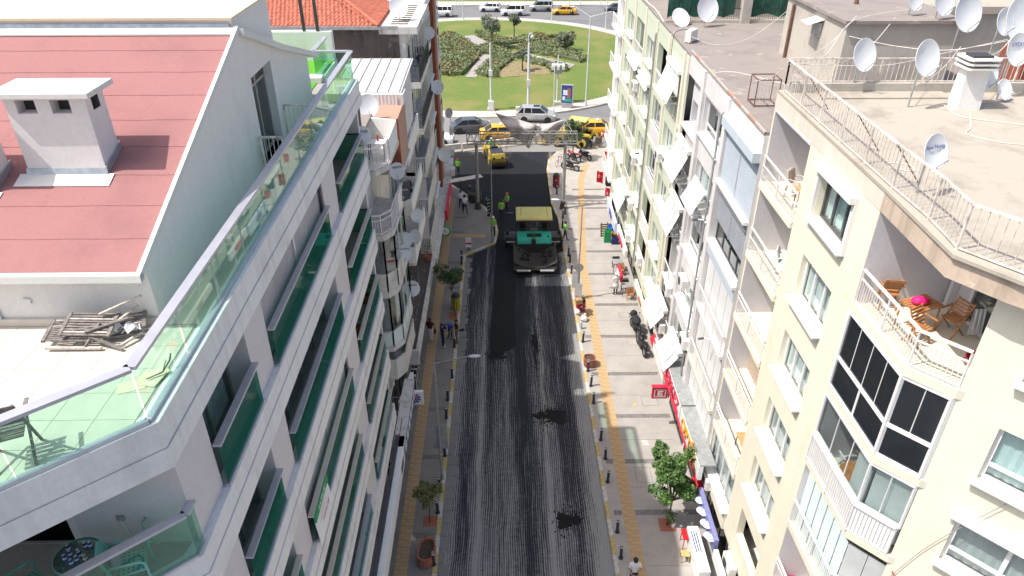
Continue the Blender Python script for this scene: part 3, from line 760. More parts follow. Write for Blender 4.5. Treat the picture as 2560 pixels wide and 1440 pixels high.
# ================================================================ shared facade pieces
# facade frame: local x runs along the facade, local y points INTO the building, z up
def wall_holes(m, u0, u1, z0, z1, holes, y=0.0, depth=0.25, mi=0):
    """wall face at depth y with rectangular openings (u0,u1,z0,z1) and their reveals"""
    us = sorted(set([u0, u1] + [h[0] for h in holes] + [h[1] for h in holes])); us = [u for u in us if u0 <= u <= u1]
    zs = sorted(set([z0, z1] + [h[2] for h in holes] + [h[3] for h in holes])); zs = [z for z in zs if z0 <= z <= z1]
    for a, b in zip(us[:-1], us[1:]):
        for c, d in zip(zs[:-1], zs[1:]):
            uc, zc = (a + b) / 2, (c + d) / 2
            if any(h[0] < uc < h[1] and h[2] < zc < h[3] for h in holes): continue
            m.quad((a, y, c), (b, y, c), (b, y, d), (a, y, d), mi)
    for a, b, c, d in holes:
        e = y + depth
        m.quad((a, y, c), (a, e, c), (b, e, c), (b, y, c), mi); m.quad((a, y, d), (b, y, d), (b, e, d), (a, e, d), mi)
        m.quad((a, y, c), (a, y, d), (a, e, d), (a, e, c), mi); m.quad((b, y, c), (b, e, c), (b, e, d), (b, y, d), mi)
    return m
def pleats(m, u0, u1, z0, z1, y, n, amp, mi=0):
    vs = []
    for i in range(n + 1):
        u = u0 + (u1 - u0) * i / n; yy = y + amp * (1 if i % 2 else -1) * random.uniform(.5, 1)
        vs += [(u, yy, z0), (u, yy, z1)]
    m.add(vs, [(2 * i, 2 * i + 2, 2 * i + 3, 2 * i + 1) for i in range(n)], mi)
def window(par, u0, u1, z0, z1, y, frame='pvc_white', pane='glass_clear', leaves=2, curtain='curtain_white', sill=None, fw=0.07, transom=None, room=0.5, cover=1.0):
    """window part > frame, pane(s), curtain; sill = (mat, overhang, front) """
    m = MB()
    m.box(u0, u1, y, y + .07, z1 - fw, z1); m.box(u0, u1, y, y + .07, z0, z0 + fw)
    m.box(u0, u0 + fw, y, y + .07, z0 + fw, z1 - fw); m.box(u1 - fw, u1, y, y + .07, z0 + fw, z1 - fw)
    w = (u1 - u0) / leaves
    for k in range(1, leaves): m.box(u0 + w * k - fw * .55, u0 + w * k + fw * .55, y - .004, y + .066, z0 + fw, z1 - fw)
    if transom: m.box(u0 + fw, u1 - fw, y - .002, y + .06, transom - fw * .5, transom + fw * .5)
    o = m.build('window', frame, par)
    for k in range(leaves):
        p = MB(); p.box(u0 + w * k + fw * .6, u0 + w * (k + 1) - fw * .6, y + .028, y + .036, z0 + fw * .9, z1 - fw * .9); p.build('pane', pane, o)
    if curtain:
        c = MB(); pleats(c, u0 + fw, u0 + fw + (u1 - u0 - 2 * fw) * cover, z0 + fw, z1 - fw, y + .14, max(8, int((u1 - u0) * cover * 9)), .022); c.build('curtain', curtain, o)
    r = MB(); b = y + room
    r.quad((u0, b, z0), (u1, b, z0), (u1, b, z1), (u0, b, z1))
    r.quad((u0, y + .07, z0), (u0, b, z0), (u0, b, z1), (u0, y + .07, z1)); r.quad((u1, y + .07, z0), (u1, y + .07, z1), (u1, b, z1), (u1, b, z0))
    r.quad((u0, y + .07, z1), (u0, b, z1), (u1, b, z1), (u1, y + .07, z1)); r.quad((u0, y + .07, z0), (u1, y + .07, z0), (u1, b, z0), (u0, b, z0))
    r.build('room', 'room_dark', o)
    if sill:
        mt, over, front = sill
        s = MB(); s.box(u0 - over, u1 + over, front, y + .02, z0 - .06, z0 - .001); s.build('sill', mt, o)
    return o
def shutter(par, u0, u1, z0, z1, y, mat, split=None, name='roller_shutter', slat=.085):
    m = MB(); n = max(4, int((z1 - z0) / slat)); h = (z1 - z0) / n
    poly = []
    for i in range(n):
        z = z0 + i * h; poly += [(y + .006, z + .001), (y - .024, z + h * .25), (y - .024, z + h * .75), (y + .006, z + h * .98)]
    poly += [(y + .03, z1), (y + .03, z0)]
    m.extrude([(a, b) for a, b in poly][::-1], 'x', u0, u1)
    o = m.build(name, mat, par)
    if split:
        for s in split: MB().box(s - .035, s + .035, y - .04, y - .018, z0, z1).build('guide', 'aluminium', o)
    return o
def railing(par, pts, z0, h, mat='rail_white', step=.11, br=.008, hand=.03, mid=None, name='railing', base=.05, hm=None, pr=.018, solid=None):
    """pts: list of (u,y) corners; vertical bars between a bottom and a top rail; second handrail optional"""
    m = MB(); hb = MB()
    for (a, b), (c, d) in zip(pts[:-1], pts[1:]):
        L = math.hypot(c - a, d - b); n = max(1, round(L / step))
        m.bar((a, b, z0 + base), (c, d, z0 + base), .03, .03)
        top = mid if mid else h
        if mid: m.bar((a, b, z0 + mid), (c, d, z0 + mid), .035, .035)
        hb.bar((a, b, z0 + h), (c, d, z0 + h), hand * 2, hand * 1.4)
        for i in range(1, n):
            u, y = a + (c - a) * i / n, b + (d - b) * i / n
            m.bar((u, y, z0 + base + .01), (u, y, z0 + top - .01), br * 2, br * 2)
        k = max(1, round(L / 1.5))
        for i in range(0 if (a, b) == tuple(pts[0]) else 1, k + 1):
            u, y = a + (c - a) * i / k, b + (d - b) * i / k
            m.bar((u, y, z0 - .03), (u, y, z0 + h - hand), pr * 2, pr * 2)
    o = m.build(name, mat, par); hb.build('handrail', hm or mat, o)
    return o
def ac_unit(label, loc, rz, w=.82, group='air conditioner outdoor units'):
    """local -y is the front with the fan"""
    t = thing('air_conditioner', label, 'air conditioner', loc, rz, group)
    MB().box(-w / 2, w / 2, -.16, .16, .06, .62).build('casing', 'ac_white', t, bevel=.02)
    m = MB(); m.lathe([(.02, 0), (.20, 0), (.225, -.012), (.235, 0)], 20, (0, 0, 0), 0, Matrix.Rotation(math.pi / 2, 3, 'X')); m.move(Matrix.Translation((-.1, -.164, .34))); m.build('fan_ring', 'galv', t)
    g = MB()
    for k in range(6): g.box(-.31, .11, -.178, -.172, .16 + k * .07, .168 + k * .07)
    g.tube((-.1, -.1635, .34), (-.1, -.166, .34), .2, .2, 18); g.build('fan_grille', 'ac_dark', t)
    MB().box(w * .24, w * .44, -.168, -.1605, .18, .50).build('badge_panel', 'pvc_white', t)
    for s in (-1, 1): m = MB(); m.bar((s * w * .36, .16, .05), (s * w * .36, -.2, .05), .04, .03); m.bar((s * w * .36, .16, -.25), (s * w * .36, -.16, .05), .03, .02); m.build('bracket', 'galv', t)
    m = MB(); m.path([(w / 2, .05, .2), (w / 2 + .1, .1, .1), (w / 2 + .12, .16, -.2), (w / 2 + .06, .17, -.7)], .018); m.build('pipe', 'cable_white', t)
    return t
def dish(label, loc, rz, r=.42, tilt=38, mat='dish_white', pole=.8, ink=None, lnb=True, pole_off=(0, .12), group='satellite dishes', txt=None, wall=False):
    """dish faces local -y, tilted up; loc is the foot of its pole"""
    t = thing('satellite_dish', label, 'satellite dish', loc, rz, group)
    if wall: m = MB(); m.path([(0, .45, pole - .1), (0, .12, pole - .1), (0, .1, pole)], .025)
    else: m = MB(); m.tube((0, .12, 0), (0, .12, pole), .028, .028, 8)
    m.build('mast', 'galv', t)
    A = Matrix.Translation((0, 0, pole)) @ Matrix.Rotation(R(90 - tilt + 0), 4, 'X')
    prof = [(.001, .0)] + [(r * k / 6.0, .17 * r * (k / 6.0) ** 2 * 1.0) for k in range(1, 7)]
    rim = prof + [(r * 1.025, prof[-1][1] + .004), (r * 1.02, prof[-1][1] - .014)] + [(r * k / 6.0, .17 * r * (k / 6.0) ** 2 - .016) for k in range(6, 0, -1)] + [(.001, -.016)]
    m = MB(); m.lathe(rim, 28, (0, 0, 0), 0, Matrix.Diagonal((1, 1.1, 1))); m.move(A); m.build('reflector', mat, t, smooth=True)
    if lnb:
        b = MB(); e = A @ Vector((0, -r * 1.05, .02)); f = A @ Vector((0, -r * .55, r * .95)); b.bar(A @ Vector((0, -r * .6, -.04)), e, .03, .02); b.bar(e, f, .025, .02); b.build('feed_arm', 'galv', t)
        b = MB(); b.tube(f, f + (A.to_3x3() @ Vector((0, .25, -.9))).normalized() * .11, .035, .028, 8); b.build('receiver', 'pvc_white', t)
    if txt:
        text(txt[0], t, A @ Matrix.Translation((0, r * txt[2], .055 * r + .02)), txt[1], txt[3], name='dish_lettering')
    return t
def text(s, par, M, size, mat, name='lettering', ext=.004, sx=1.0):
    cu = bpy.data.curves.new(name, 'FONT'); cu.body = s; cu.size = size; cu.align_x = 'CENTER'; cu.align_y = 'CENTER'; cu.extrude = ext; cu.resolution_u = 2
    tmp = bpy.data.objects.new(name, cu); COL.objects.link(tmp)
    dg = bpy.context.evaluated_depsgraph_get(); me = bpy.data.meshes.new_from_object(tmp.evaluated_get(dg))
    bpy.data.objects.remove(tmp); me.materials.clear(); me.materials.append(M_(mat)); me.name = name
    o = bpy.data.objects.new(name, me); COL.objects.link(o)
    if par is not None: o.parent = par
    o.matrix_local = M @ Matrix.Diagonal((sx, 1, 1, 1))
    return o
FACE = Matrix.Rotation(math.pi / 2, 4, 'X')       # lettering upright, reading along local x, facing -y

# ================================================================ LEFT: modern apartment block
L1R = R(90.45)
L1 = thing('apartment_block', 'modern white-banded apartment block with green glass balconies and red felt roof', 'building', (-5.0, 7.9, 0), L1R)
def l1w(u, y, z):           # facade coordinates to street coordinates
    c, s = math.cos(L1R), math.sin(L1R); return Vector((-5.0 + u * c - y * s, 7.9 + u * s + y * c, z))
SLAB = [(0, 0), (17.7, 0), (17.7, 1.25), (20.4, 1.25), (20.4, 10.0), (-7.0, 10.0), (-7.0, 7.95)]
def inset(d):
    return [(0.0 + d * .42, d), (17.7 - d, d), (17.7 - d, 1.25 + d), (20.4 - d, 1.25 + d), (20.4 - d, 9.9), (-6.9, 9.9), (-6.9, 7.95 + d)]
LV = [(18.98, 19.36, 19.86), (16.0, 16.5, 16.95), (13.02, 13.5, 13.95), (10.06, 10.5, 11.0), (7.1, 7.55, 8.05), (4.1, 4.55, 5.0)]
for i, (a, b, c) in enumerate(LV):
    m = MB(); m.prism(inset(.0), a, b); o = m.build('floor_band', 'band_white', L1)
    m = MB(); m.prism(inset(.025), b + .008, c); m.build('band_course', 'band_white', o)
    m = MB(); m.prism(inset(.02), b - .01, b + .01); m.build('joint', 'frame_brown', o)
PIL = [(.28, 1.5), (3.88, 5.05), (11.3, 12.95), (17.42, 17.66)]
ST = [(LV[k + 1][2], LV[k][0]) for k in range(5)]
for k, (z0, z1) in enumerate(ST):
    for j, (a, b) in enumerate(PIL):
        m = MB(); m.box(a, b, .17, 1.55, z0 + .001, z1 - .001); m.build('pillar', 'pillar_lilac', L1)
    # back walls, ceilings are the bands; openings
    for (a, b, kind) in ((1.5, 3.88, 0), (5.05, 11.3, 1), (12.95, 17.42, 2)):
        # door/window wall
        yb = .66 if kind < 2 else 1.5
        if kind == 1 and k in (0, 2):
            zb = z0 + .10
            shutter(L1, a + .02, 8.1, zb, z1 - .002, yb - .35, 'shutter_brown')
            s = shutter(L1, 8.22, b - .02, zb, z1 - .002, yb - .35, 'shutter_brown')
            MB().box(8.1, 8.22, yb - .42, yb - .3, z0, z1 - .003).build('mullion', 'aluminium', s)
            MB().box(b - .12, b - .001, yb - .45, yb - .3, z0, z1 - .003).build('mullion', 'frame_dark', s)
        elif kind == 1 and k == 3:
            window(L1, a, b, z0 + .002, z1 - .3, yb, 'frame_brown', 'glass_clear', 4, 'curtain_grey', cover=.4, room=1.6)
            shutter(L1, a + .02, b - .02, z1 - 1.0, z1 - .01, yb - .2, 'shutter_brown')
        else:
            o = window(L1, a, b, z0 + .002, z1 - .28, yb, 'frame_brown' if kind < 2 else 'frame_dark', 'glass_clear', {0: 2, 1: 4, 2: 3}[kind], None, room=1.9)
            MB().box(a, b, yb - .12, yb + .2, z1 - .279, z1 - .002).build('shutter_box', 'frame_brown', o)
            if kind == 0 and k == 0:      # half-lowered venetian blind
                bl = MB()
                for q in range(24): bl.box(a + .1, b - .1, yb + .1, yb + .16, z0 + .12 + q * .065, z0 + .15 + q * .065)
                bl.build('venetian_blind', 'curtain_white', o)
            elif k in (1, 3) and kind == 0:
                c = MB(); pleats(c, a + .9, b - .1, z0 + .1, z1 - .35, yb + .2, 22, .03); c.build('curtain', 'curtain_grey', o)
            elif kind == 1:
                c = MB(); pleats(c, a + .1, a + 2.2, z0 + .1, z1 - .35, yb + .2, 30, .03); pleats(c, b - 1.9, b - .1, z0 + .1, z1 - .35, yb + .2, 26, .03); c.build('curtain', 'curtain_white', o)
        # glass balustrade on the band
        m = MB()
        e = .075
        n = {0: 1, 1: 3, 2: 3}[kind]; w = (b - a - .06) / n
        for q in range(n):
            g = MB(); g.box(a + .03 + q * w + .006, a + .03 + (q + 1) * w - .006, e, e + .012, z0 + .03, z0 + .98); gl = g.build('glass_panel', 'glass_green_deep', L1)
        cr = kind == 2 or k in (2, 3)
        MB().box(a + .0, b - .0, e - .07, e + .08, z0 + .98, z0 + 1.03).build('handrail', 'handrail_cream' if cr and k > 0 else 'handrail_grey', L1)
        MB().box(a + .0, b - .0, e - .035, e + .05, z0 + .001, z0 + .06).build('glass_shoe', 'aluminium', L1)
        if kind == 2:
            MB().box(17.36, 17.372, e + .1, 1.4, z0 + .03, z0 + .98).build('glass_panel', 'glass_green', L1)
            MB().box(17.33, 17.40, e + .1, 1.4, z0 + .98, z0 + 1.02).build('handrail', 'frame_dark', L1)
    # balcony floor and recess lining
    m = MB(); m.box(.29, 17.6, .32, 3.4, z0 + .0005, z0 + .004); m.build('balcony_floor', 'paving', L1)
# chamfered corner balconies
CH = Vector((-7.0, 7.95)).normalized()
for k, (z0, z1) in enumerate(ST):
    m = MB(); m.box(.285, .40, .31, 2.1, z0 + .001, z1 - .001); m.build('side_wall', 'recess_wall', L1)
    m = MB(); m.box(.30, .42, 2.1, 2.24, z0 + .001, z1 - .001); fr = m.build('door_frame', 'pvc_white', L1)
    MB().box(.34, .36, 2.24, 4.6, z0 + .001, z1 - .001).build('door_glass', 'glass_dark', fr)
    m = MB(); m.box(.30, .42, 4.6, 9.5, z0 + .001, z1 - .001); m.build('side_wall', 'recess_wall', L1)
    pts = [(.27, .09), (-.01, .09)] + [(-.01 + CH.x * d, .10 + CH.y * d) for d in (1.15, 2.3, 3.5, 5, 7)]
    for (a, b), (c, d) in zip(pts[:-1], pts[1:]):
        m = MB(); m.bar((a, b, z0 + .5), (c, d, z0 + .5), .012, .94); m.build('glass_panel', 'glass_green_deep' if k else 'glass_green', L1)
        m = MB(); m.bar((a, b, z0 + 1.0), (c, d, z0 + 1.0), .15, .05); m.build('handrail', 'handrail_grey', L1)
        m = MB(); m.bar((a, b, z0 + .03), (c, d, z0 + .03), .08, .05); m.build('glass_shoe', 'aluminium', L1)
    m = MB(); m.prism([(.28, .3), (.28, 9.5), (-6, 9.5), (-6, 7.2), (0, .35)], z0 + .0005, z0 + .004); m.build('balcony_floor', 'paving', L1)
# inner core so nothing shows through
MB().box(.45, 17.6, 3.4, 9.8, .1, 18.9).build('core_wall', 'recess_wall', L1)
# ground floor shops set back under the first band
wf = MB(); wf.box(-6, 17.6, 1.45, 9.8, 0.1, 4.09); wf.build('shop_wall', 'grey_render', L1)
for (a, b) in ((.6, 4.2), (4.8, 9.2), (9.8, 13.6), (14.2, 17.2)):
    window(L1, a, b, .2, 2.9, 1.33, 'frame_dark', 'glass_dark', 3, None, room=.1)
# roof terrace balustrade: posts, panes, broad rail
RT = [(-6.6, 7.65), (-3.3, 3.92), (-.0, .16), (17.5, .16), (17.5, 1.45), (19.6, 1.45)]
for si, ((a, b), (c, d)) in enumerate(zip(RT[:-1], RT[1:])):
    L = math.hypot(c - a, d - b); n = max(1, round(L / 1.6))
    for q in range(n):
        p0 = (a + (c - a) * (q / n + .002), b + (d - b) * (q / n + .002)); p1 = (a + (c - a) * ((q + 1) / n - .002), b + (d - b) * ((q + 1) / n - .002))
        m = MB(); m.bar((*p0, 20.36), (*p1, 20.36), .012, .92); m.build('glass_panel', 'glass_green', L1)
    m = MB(); m.bar((a, b, 20.85), (c, d, 20.85), .17, .055); m.build('handrail', 'handrail_grey', L1)
    m = MB(); m.bar((a, b, 19.895), (c, d, 19.895), .09, .065); m.build('glass_shoe', 'aluminium', L1)
# terrace floor: large tiles
TZ = 19.865
tl = None; n = 0
base_o = MB().prism(inset(.32), 19.8605, 19.862).build('terrace_floor', 'paving', L1)
for i in range(-10, 5):
    for j in range(0, 16):
        u0, y0 = i * .6 + .06, .36 + j * .6
        if u0 + .6 > 2.47 and y0 + .6 > .93: continue
        g_ = lambda u, y: y - (.34 - u * 1.136)
        sq = [(u0 + .004, y0 + .004), (u0 + .596, y0 + .004), (u0 + .596, y0 + .596), (u0 + .004, y0 + .596)]
        if min(g_(*p) for p in sq) < 0:
            if max(g_(*p) for p in sq) < .1: continue
            out = []
            for p, q in zip(sq, sq[1:] + sq[:1]):
                a, b = g_(*p), g_(*q)
                if a >= 0: out.append(p)
                if (a < 0) != (b < 0): out.append((p[0] + (q[0] - p[0]) * a / (a - b), p[1] + (q[1] - p[1]) * a / (a - b)))
            MB().prism(out, 19.8625, 19.8745).build('floor_tile', 'terrace_tile', base_o); continue
        if tl is None: tl = MB().box(-.296, .296, -.296, .296, 0, .012).build('floor_tile', 'terrace_tile', base_o, loc=(u0 + .3, y0 + .3, 19.8625))
        else: inst(tl, base_o, (u0 + .3, y0 + .3, 19.8625 + random.uniform(0, .0015)))
MB().box(2.5, 17.5, .30, .93, 19.863, 19.874).build('side_walk', 'terrace_tile', base_o)
# penthouse with felt roof: profile along the street
PY = .95
prof = [(2.52, 19.87), (2.52, 21.0), (9.0, 23.32), (11.9, 22.3), (14.75, 21.42), (14.75, 19.87)]
m = MB(); vs = [(u, PY, z) for u, z in prof]; 
DU = [(9.35, 11.05, 20.2, 22.2)]
# gable wall facing the street with the tall balcony door cut in
gw = MB()
def gz(u): 
    for (a, za), (b, zb) in zip(prof[1:5][:-1], prof[1:5][1:]):
        if a <= u <= b: return za + (zb - za) * (u - a) / (b - a)
for a, b in ((2.52, 9.0), (9.0, 9.35), (11.05, 11.9), (11.9, 14.75)):
    gw.quad((a, PY, 19.87), (b, PY, 19.87), (b, PY, gz(min(b, 14.749))), (a, PY, gz(a)))
gw.quad((9.35, PY, 22.2), (11.05, PY, 22.2), (11.05, PY, gz(11.05)), (9.35, PY, gz(9.35)))
gw.quad((9.35, PY, 19.87), (11.05, PY, 19.87), (11.05, PY, 20.05), (9.35, PY, 20.05))
for (a, b) in (((9.35, 20.05), (9.35, 22.2)), ((11.05, 20.05), (11.05, 22.2)), ((9.35, 22.2), (11.05, 22.2)), ((9.35, 20.05), (11.05, 20.05))):
    gw.quad((a[0], PY, a[1]), (b[0], PY, b[1]), (b[0], PY + .3, b[1]), (a[0], PY + .3, a[1]))
gw.quad((2.52, PY, 19.87), (2.52, 9.9, 19.87), (2.52, 9.9, 21.0), (2.52, PY, 21.0))
gw.quad((14.75, PY, 19.87), (14.75, PY, 21.42), (14.75, 9.9, 21.42), (14.75, 9.9, 19.87))
gw.build('penthouse_wall', 'grey_render', L1)
MB().box(2.46, 2.519, PY, 9.8, 19.875, 20.02).build('skirting', 'terrace_tile', L1)
d = window(L1, 9.35, 11.05, 20.05, 22.2, PY + .2, 'frame_brown', 'glass_clear', 2, 'curtain_grey', room=1.2, transom=21.85, cover=.35)
MB().box(9.3, 11.1, PY - .14, PY + .2, 19.97, 20.05).build('sill', 'sill_white', d)
# felt sheets, each lapping the one below
sl = math.atan2(23.32 - 21.0, 9.0 - 2.52); cs, sn = math.cos(sl), math.sin(sl)
LEN = (9.05 - 2.34) / cs; ys0, ys1 = PY + .02, 9.9; nS = 9; hS = LEN / nS
bz = 21.0 - (2.52 - 2.34) * math.tan(sl)
for k in range(nS):
    s0, s1 = k * hS, (k + 1) * hS + .03
    lift0, lift1 = .047, .042
    wav = MB(); N = 26
    for i in range(N):
        ya, yb = ys0 + (ys1 - ys0) * i / N, ys0 + (ys1 - ys0) * (i + 1) / N
        w0 = .006 * math.sin(i * 1.7 + k); w1 = .006 * math.sin((i + 1) * 1.7 + k)
        def P(s, lift, y): return (2.34 + s * cs - lift * sn, y, bz + s * sn + lift * cs)
        wav.add([P(s0 + w0, lift0, ya), P(s0 + w1, lift0, yb), P(s1, lift1 - .004, yb), P(s1, lift1 - .004, ya), P(s0 + w0, .036, ya), P(s0 + w1, .036, yb)], [(0, 3, 2, 1), (0, 1, 5, 4)])
    wav.build('felt_sheet', 'felt_red', L1)
rf = MB(); rf.extrude([(2.34, bz - .06), (9.05, 23.25), (9.05, 23.34), (2.34, bz + .01)], 'y', PY + .001, 9.9); rf.build('roof_deck', 'felt_red', L1)
rf = MB(); rf.extrude([(9.0, 23.26), (11.9, 22.24), (15.6, 21.13), (15.62, 21.27), (11.9, 22.40), (9.0, 23.42)], 'y', PY - .16, 9.9); rf.build('rear_roof', 'cap_white', L1)
# verge and eaves boards
v = MB(); v.extrude([(2.22, 20.90), (9.05, 23.34), (9.05, 23.47), (2.22, 21.02)], 'y', PY - .05, PY + .03); v.build('verge_board', 'cap_white', L1)
MB().box(2.21, 2.335, PY - .05, 9.9, 20.88, 21.015).build('eaves_board', 'cap_white', L1)
MB().extrude([(8.80, 23.31), (9.07, 23.40), (9.07, 23.45), (8.80, 23.345)], 'y', PY + .05, 9.9).build('ridge_flashing', 'white_flashing', L1)
# stair tower behind the ridge
m = MB(); m.extrude([(9.08, 23.2), (9.08, 23.60), (11.95, 23.60), (11.95, 22.2)], 'y', 1.05, 9.9); st_ = m.build('stair_tower', 'grey_render', L1)
MB().box(8.98, 12.05, 1.0, 9.9, 23.601, 23.65).build('tower_roof', 'cream_roof', st_)
MB().extrude([(9.0, 23.38), (9.06, 23.38), (9.075, 23.50), (9.04, 23.51)], 'y', 1.1, 9.9).build('flashing', 'flashing', st_)
MB().box(12.06, 16, 6.6, 9.9, 21, 27).build('upper_wall', 'white_render', L1)
uw = MB(); uw.box(12.0, 12.055, 7.0, 7.15, 23.83, 26.5); uw.build('window_post', 'pvc_white', L1); MB().box(12.02, 12.04, 6.65, 7.7, 23.83, 26.5).build('window_glass', 'car_glass', L1)
MB().prism([(8.3, 8.6), (9.2, 8.3), (9.3, 9.8), (8.2, 9.8)], 22.9, 23.7).build('membrane_bundle', 'wood_grey', L1)
# chimney block on the felt roof
def chim(u0, u1, y0, y1, zt):
    zb = bz + (u0 - 2.34) * math.tan(sl)
    o = MB()
    H = [(y0 + .28, y0 + .62), (y0 + .88, y0 + 1.22)]
    # front face (towards -u) with two vents
    def fr(a, b, c, d): o.quad((u0, b, c), (u0, a, c), (u0, a, d), (u0, b, d))
    zv0, zv1 = zt - .30, zt - .06
    fr(y0, y1, zb - .1, zv0); fr(y0, y1, zv1, zt)
    fr(y0, H[0][0], zv0, zv1); fr(H[0][1], H[1][0], zv0, zv1); fr(H[1][1], y1, zv0, zv1)
    for a, b in H:
        o.quad((u0, a, zv0), (u0, b, zv0), (u0 + .25, b, zv0), (u0 + .25, a, zv0)); o.quad((u0, a, zv1), (u0 + .25, a, zv1), (u0 + .25, b, zv1), (u0, b, zv1))
        o.quad((u0, a, zv0), (u0 + .25, a, zv0), (u0 + .25, a, zv1), (u0, a, zv1)); o.quad((u0, b, zv0), (u0, b, zv1), (u0 + .25, b, zv1), (u0 + .25, b, zv0))
        o.quad((u0 + .25, a, zv0), (u0 + .25, b, zv0), (u0 + .25, b, zv1), (u0 + .25, a, zv1), 1)
    for yy, s in ((y0, 1), (y1, -1)):
        um, v0 = (u0 + u1) / 2, .13
        o.quad((u0, yy, zb - .1), (u1, yy, zb - .1), (u1, yy, zv0), (u0, yy, zv0)); o.quad((u0, yy, zv1), (u1, yy, zv1), (u1, yy, zt), (u0, yy, zt))
        o.quad((u0, yy, zv0), (um - v0, yy, zv0), (um - v0, yy, zv1), (u0, yy, zv1)); o.quad((um + v0, yy, zv0), (u1, yy, zv0), (u1, yy, zv1), (um + v0, yy, zv1))
        o.quad((um - v0, yy + s * .1, zv0), (um + v0, yy + s * .1, zv0), (um + v0, yy + s * .1, zv1), (um - v0, yy + s * .1, zv1), 1)
    o.quad((u1, y0, zb - .1), (u1, y1, zb - .1), (u1, y1, zt), (u1, y0, zt))
    c = o.build('chimney', ['grey_render', 'room_dark'], L1)
    MB().box(u0 - .16, u1 + .16, y0 - .16, y1 + .16, zt, zt + .10).build('chimney_cap', 'cap_white', c, bevel=.012)
    MB().extrude([(u0 - .05, zb + .02), (u0 - .001, zb + .03), (u0 - .001, zb + .16), (u0 - .012, zb + .16)], 'y', y0 - .03, y1 + .03).build('flashing', 'flashing', c)
    a, b = u0 - .32, u0 - .02
    z_a, z_b = bz + (a - 2.34) * math.tan(sl) + .056, bz + (b - 2.34) * math.tan(sl) + .06
    MB().extrude([(a, z_a), (b, z_b), (b, z_b + .008), (a, z_a + .008)], 'y', y0 - .14, y1 + .16).build('apron', 'white_flashing', c)
    MB().extrude([(u0 - .02, zb + .05), (u1 + .05, zb + .05 + (u1 - u0) * math.tan(sl)), (u1 + .05, zb + .2 + (u1 - u0) * math.tan(sl)), (u0 - .02, zb + .19)], 'y', y0 - .03, y0 - .002).build('side_flashing', 'flashing', c)
chim(4.6, 5.25, 2.27, 3.68, 23.22)
chim(4.15, 4.75, 4.1, 5.5, 23.0)
# socket and wall tap on the front wall
MB().box(2.48, 2.5195, 3.02, 3.14, 20.32, 20.42).build('outdoor_socket', 'pvc_white', L1)
MB().box(2.47, 2.5195, 3.62, 3.9, 20.0, 20.25).build('window_sill_end', 'aluminium', L1)
# gate and rail on the narrow side terrace
railing(L1, [(11.5, .93), (11.5, .3)], 19.88, 1.0, 'rail_rusty', .12, name='terrace_gate')
railing(L1, [(9.0, .9), (9.0, .35)], 19.88, 1.0, 'rail_rusty', .12, name='terrace_gate')
# artificial turf terrace and its back wall
MB().box(14.8, 20.3, 1.35, 5.5, 19.863, 19.89).build('artificial_turf', 'turf', L1)
MB().box(20.0, 20.35, 1.3, 6, 19.87, 20.95).build('parapet_wall', 'white_render', L1)
MB().box(17.1, 17.62, 1.2, 1.75, 19.87, 20.05).build('parapet_cap', 'cap_white', L1)
for y in (1.75, 2.25):
    MB().box(20.05, 20.17, y, y + .1, 20.95, 22.6).build('steel_post', 'rail_dark', L1)

# --------------------------------------------------------------- things on the terraces
def slat_pile():
    t = thing('broken_lounger_pile', 'heap of broken grey wooden sun loungers against the penthouse wall', 'wood pile', (-6.8, 9.95, TZ + .02), R(4))
    rnd = random.Random(3)
    for f, (ox, oy, oz, rz, tl_, nsl, L, W) in enumerate([(-.35, .1, .16, .06, .12, 11, .95, .55), (-.1, .0, .30, -.1, .3, 9, .8, .5), (.3, .12, .22, .25, .15, 8, .8, .42)]):
        M = Matrix.Translation((ox, oy, oz)) @ Matrix.Rotation(rz, 4, 'Z') @ Matrix.Rotation(tl_, 4, 'X')
        for s in (-1, 1):
            m = MB(); m.box(s * L / 2 - .03, s * L / 2 + .03, -W / 2, W / 2, -.02, .02); m.move(M); m.build('side_rail', 'wood_grey', t)
        m = None
        for k in range(nsl):
            y = -W / 2 + .03 + k * (W - .06) / (nsl - 1)
            m = MB(); m.box(-L / 2 + .03, L / 2 - .03, y - .016, y + .016, -.011, .011); m.move(M); m.build('slat', 'wood_grey' if rnd.random() < .75 else 'wood_bleached', t)
    for k, (p, q, w) in enumerate([((-.75, -.28, .06), (.15, -.33, .04), .06), ((-.7, -.15, .12), (.0, -.22, .12), .05), ((-.1, -.2, .28), (.55, .02, .38), .05), ((.05, .1, .42), (.75, .22, .68), .055),
                                    ((-.05, -.2, .2), (.5, -.38, .03), .05), ((-.15, -.32, .02), (.1, -.05, .35), .045), ((.3, -.05, .3), (.62, .3, .45), .045), ((-.35, -.1, .25), (.2, .0, .3), .05), ((.2, -.1, .1), (.78, .05, .08), .06), ((.45, -.3, .06), (.75, .1, .1), .05)]):
        m = MB(); m.bar(p, q, w, .03); m.build('loose_board', 'wood_bleached' if k % 3 == 0 else 'wood_grey', t)
    m = MB(); n = 12
    vs = [(.05 + i * .06, -.1 + .05 * math.sin(i * 1.3), .22 + .05 * math.sin(i * 2.1)) for i in range(n)] + [(.02 + i * .06, .02 + .05 * math.sin(i * 1.3 + 1), .26 + .06 * math.sin(i * 1.7)) for i in range(n)]
    m.add(vs, [(i, i + 1, n + i + 1, n + i) for i in range(n - 1)]); m.build('torn_cloth', 'cloth_white', t)
slat_pile()
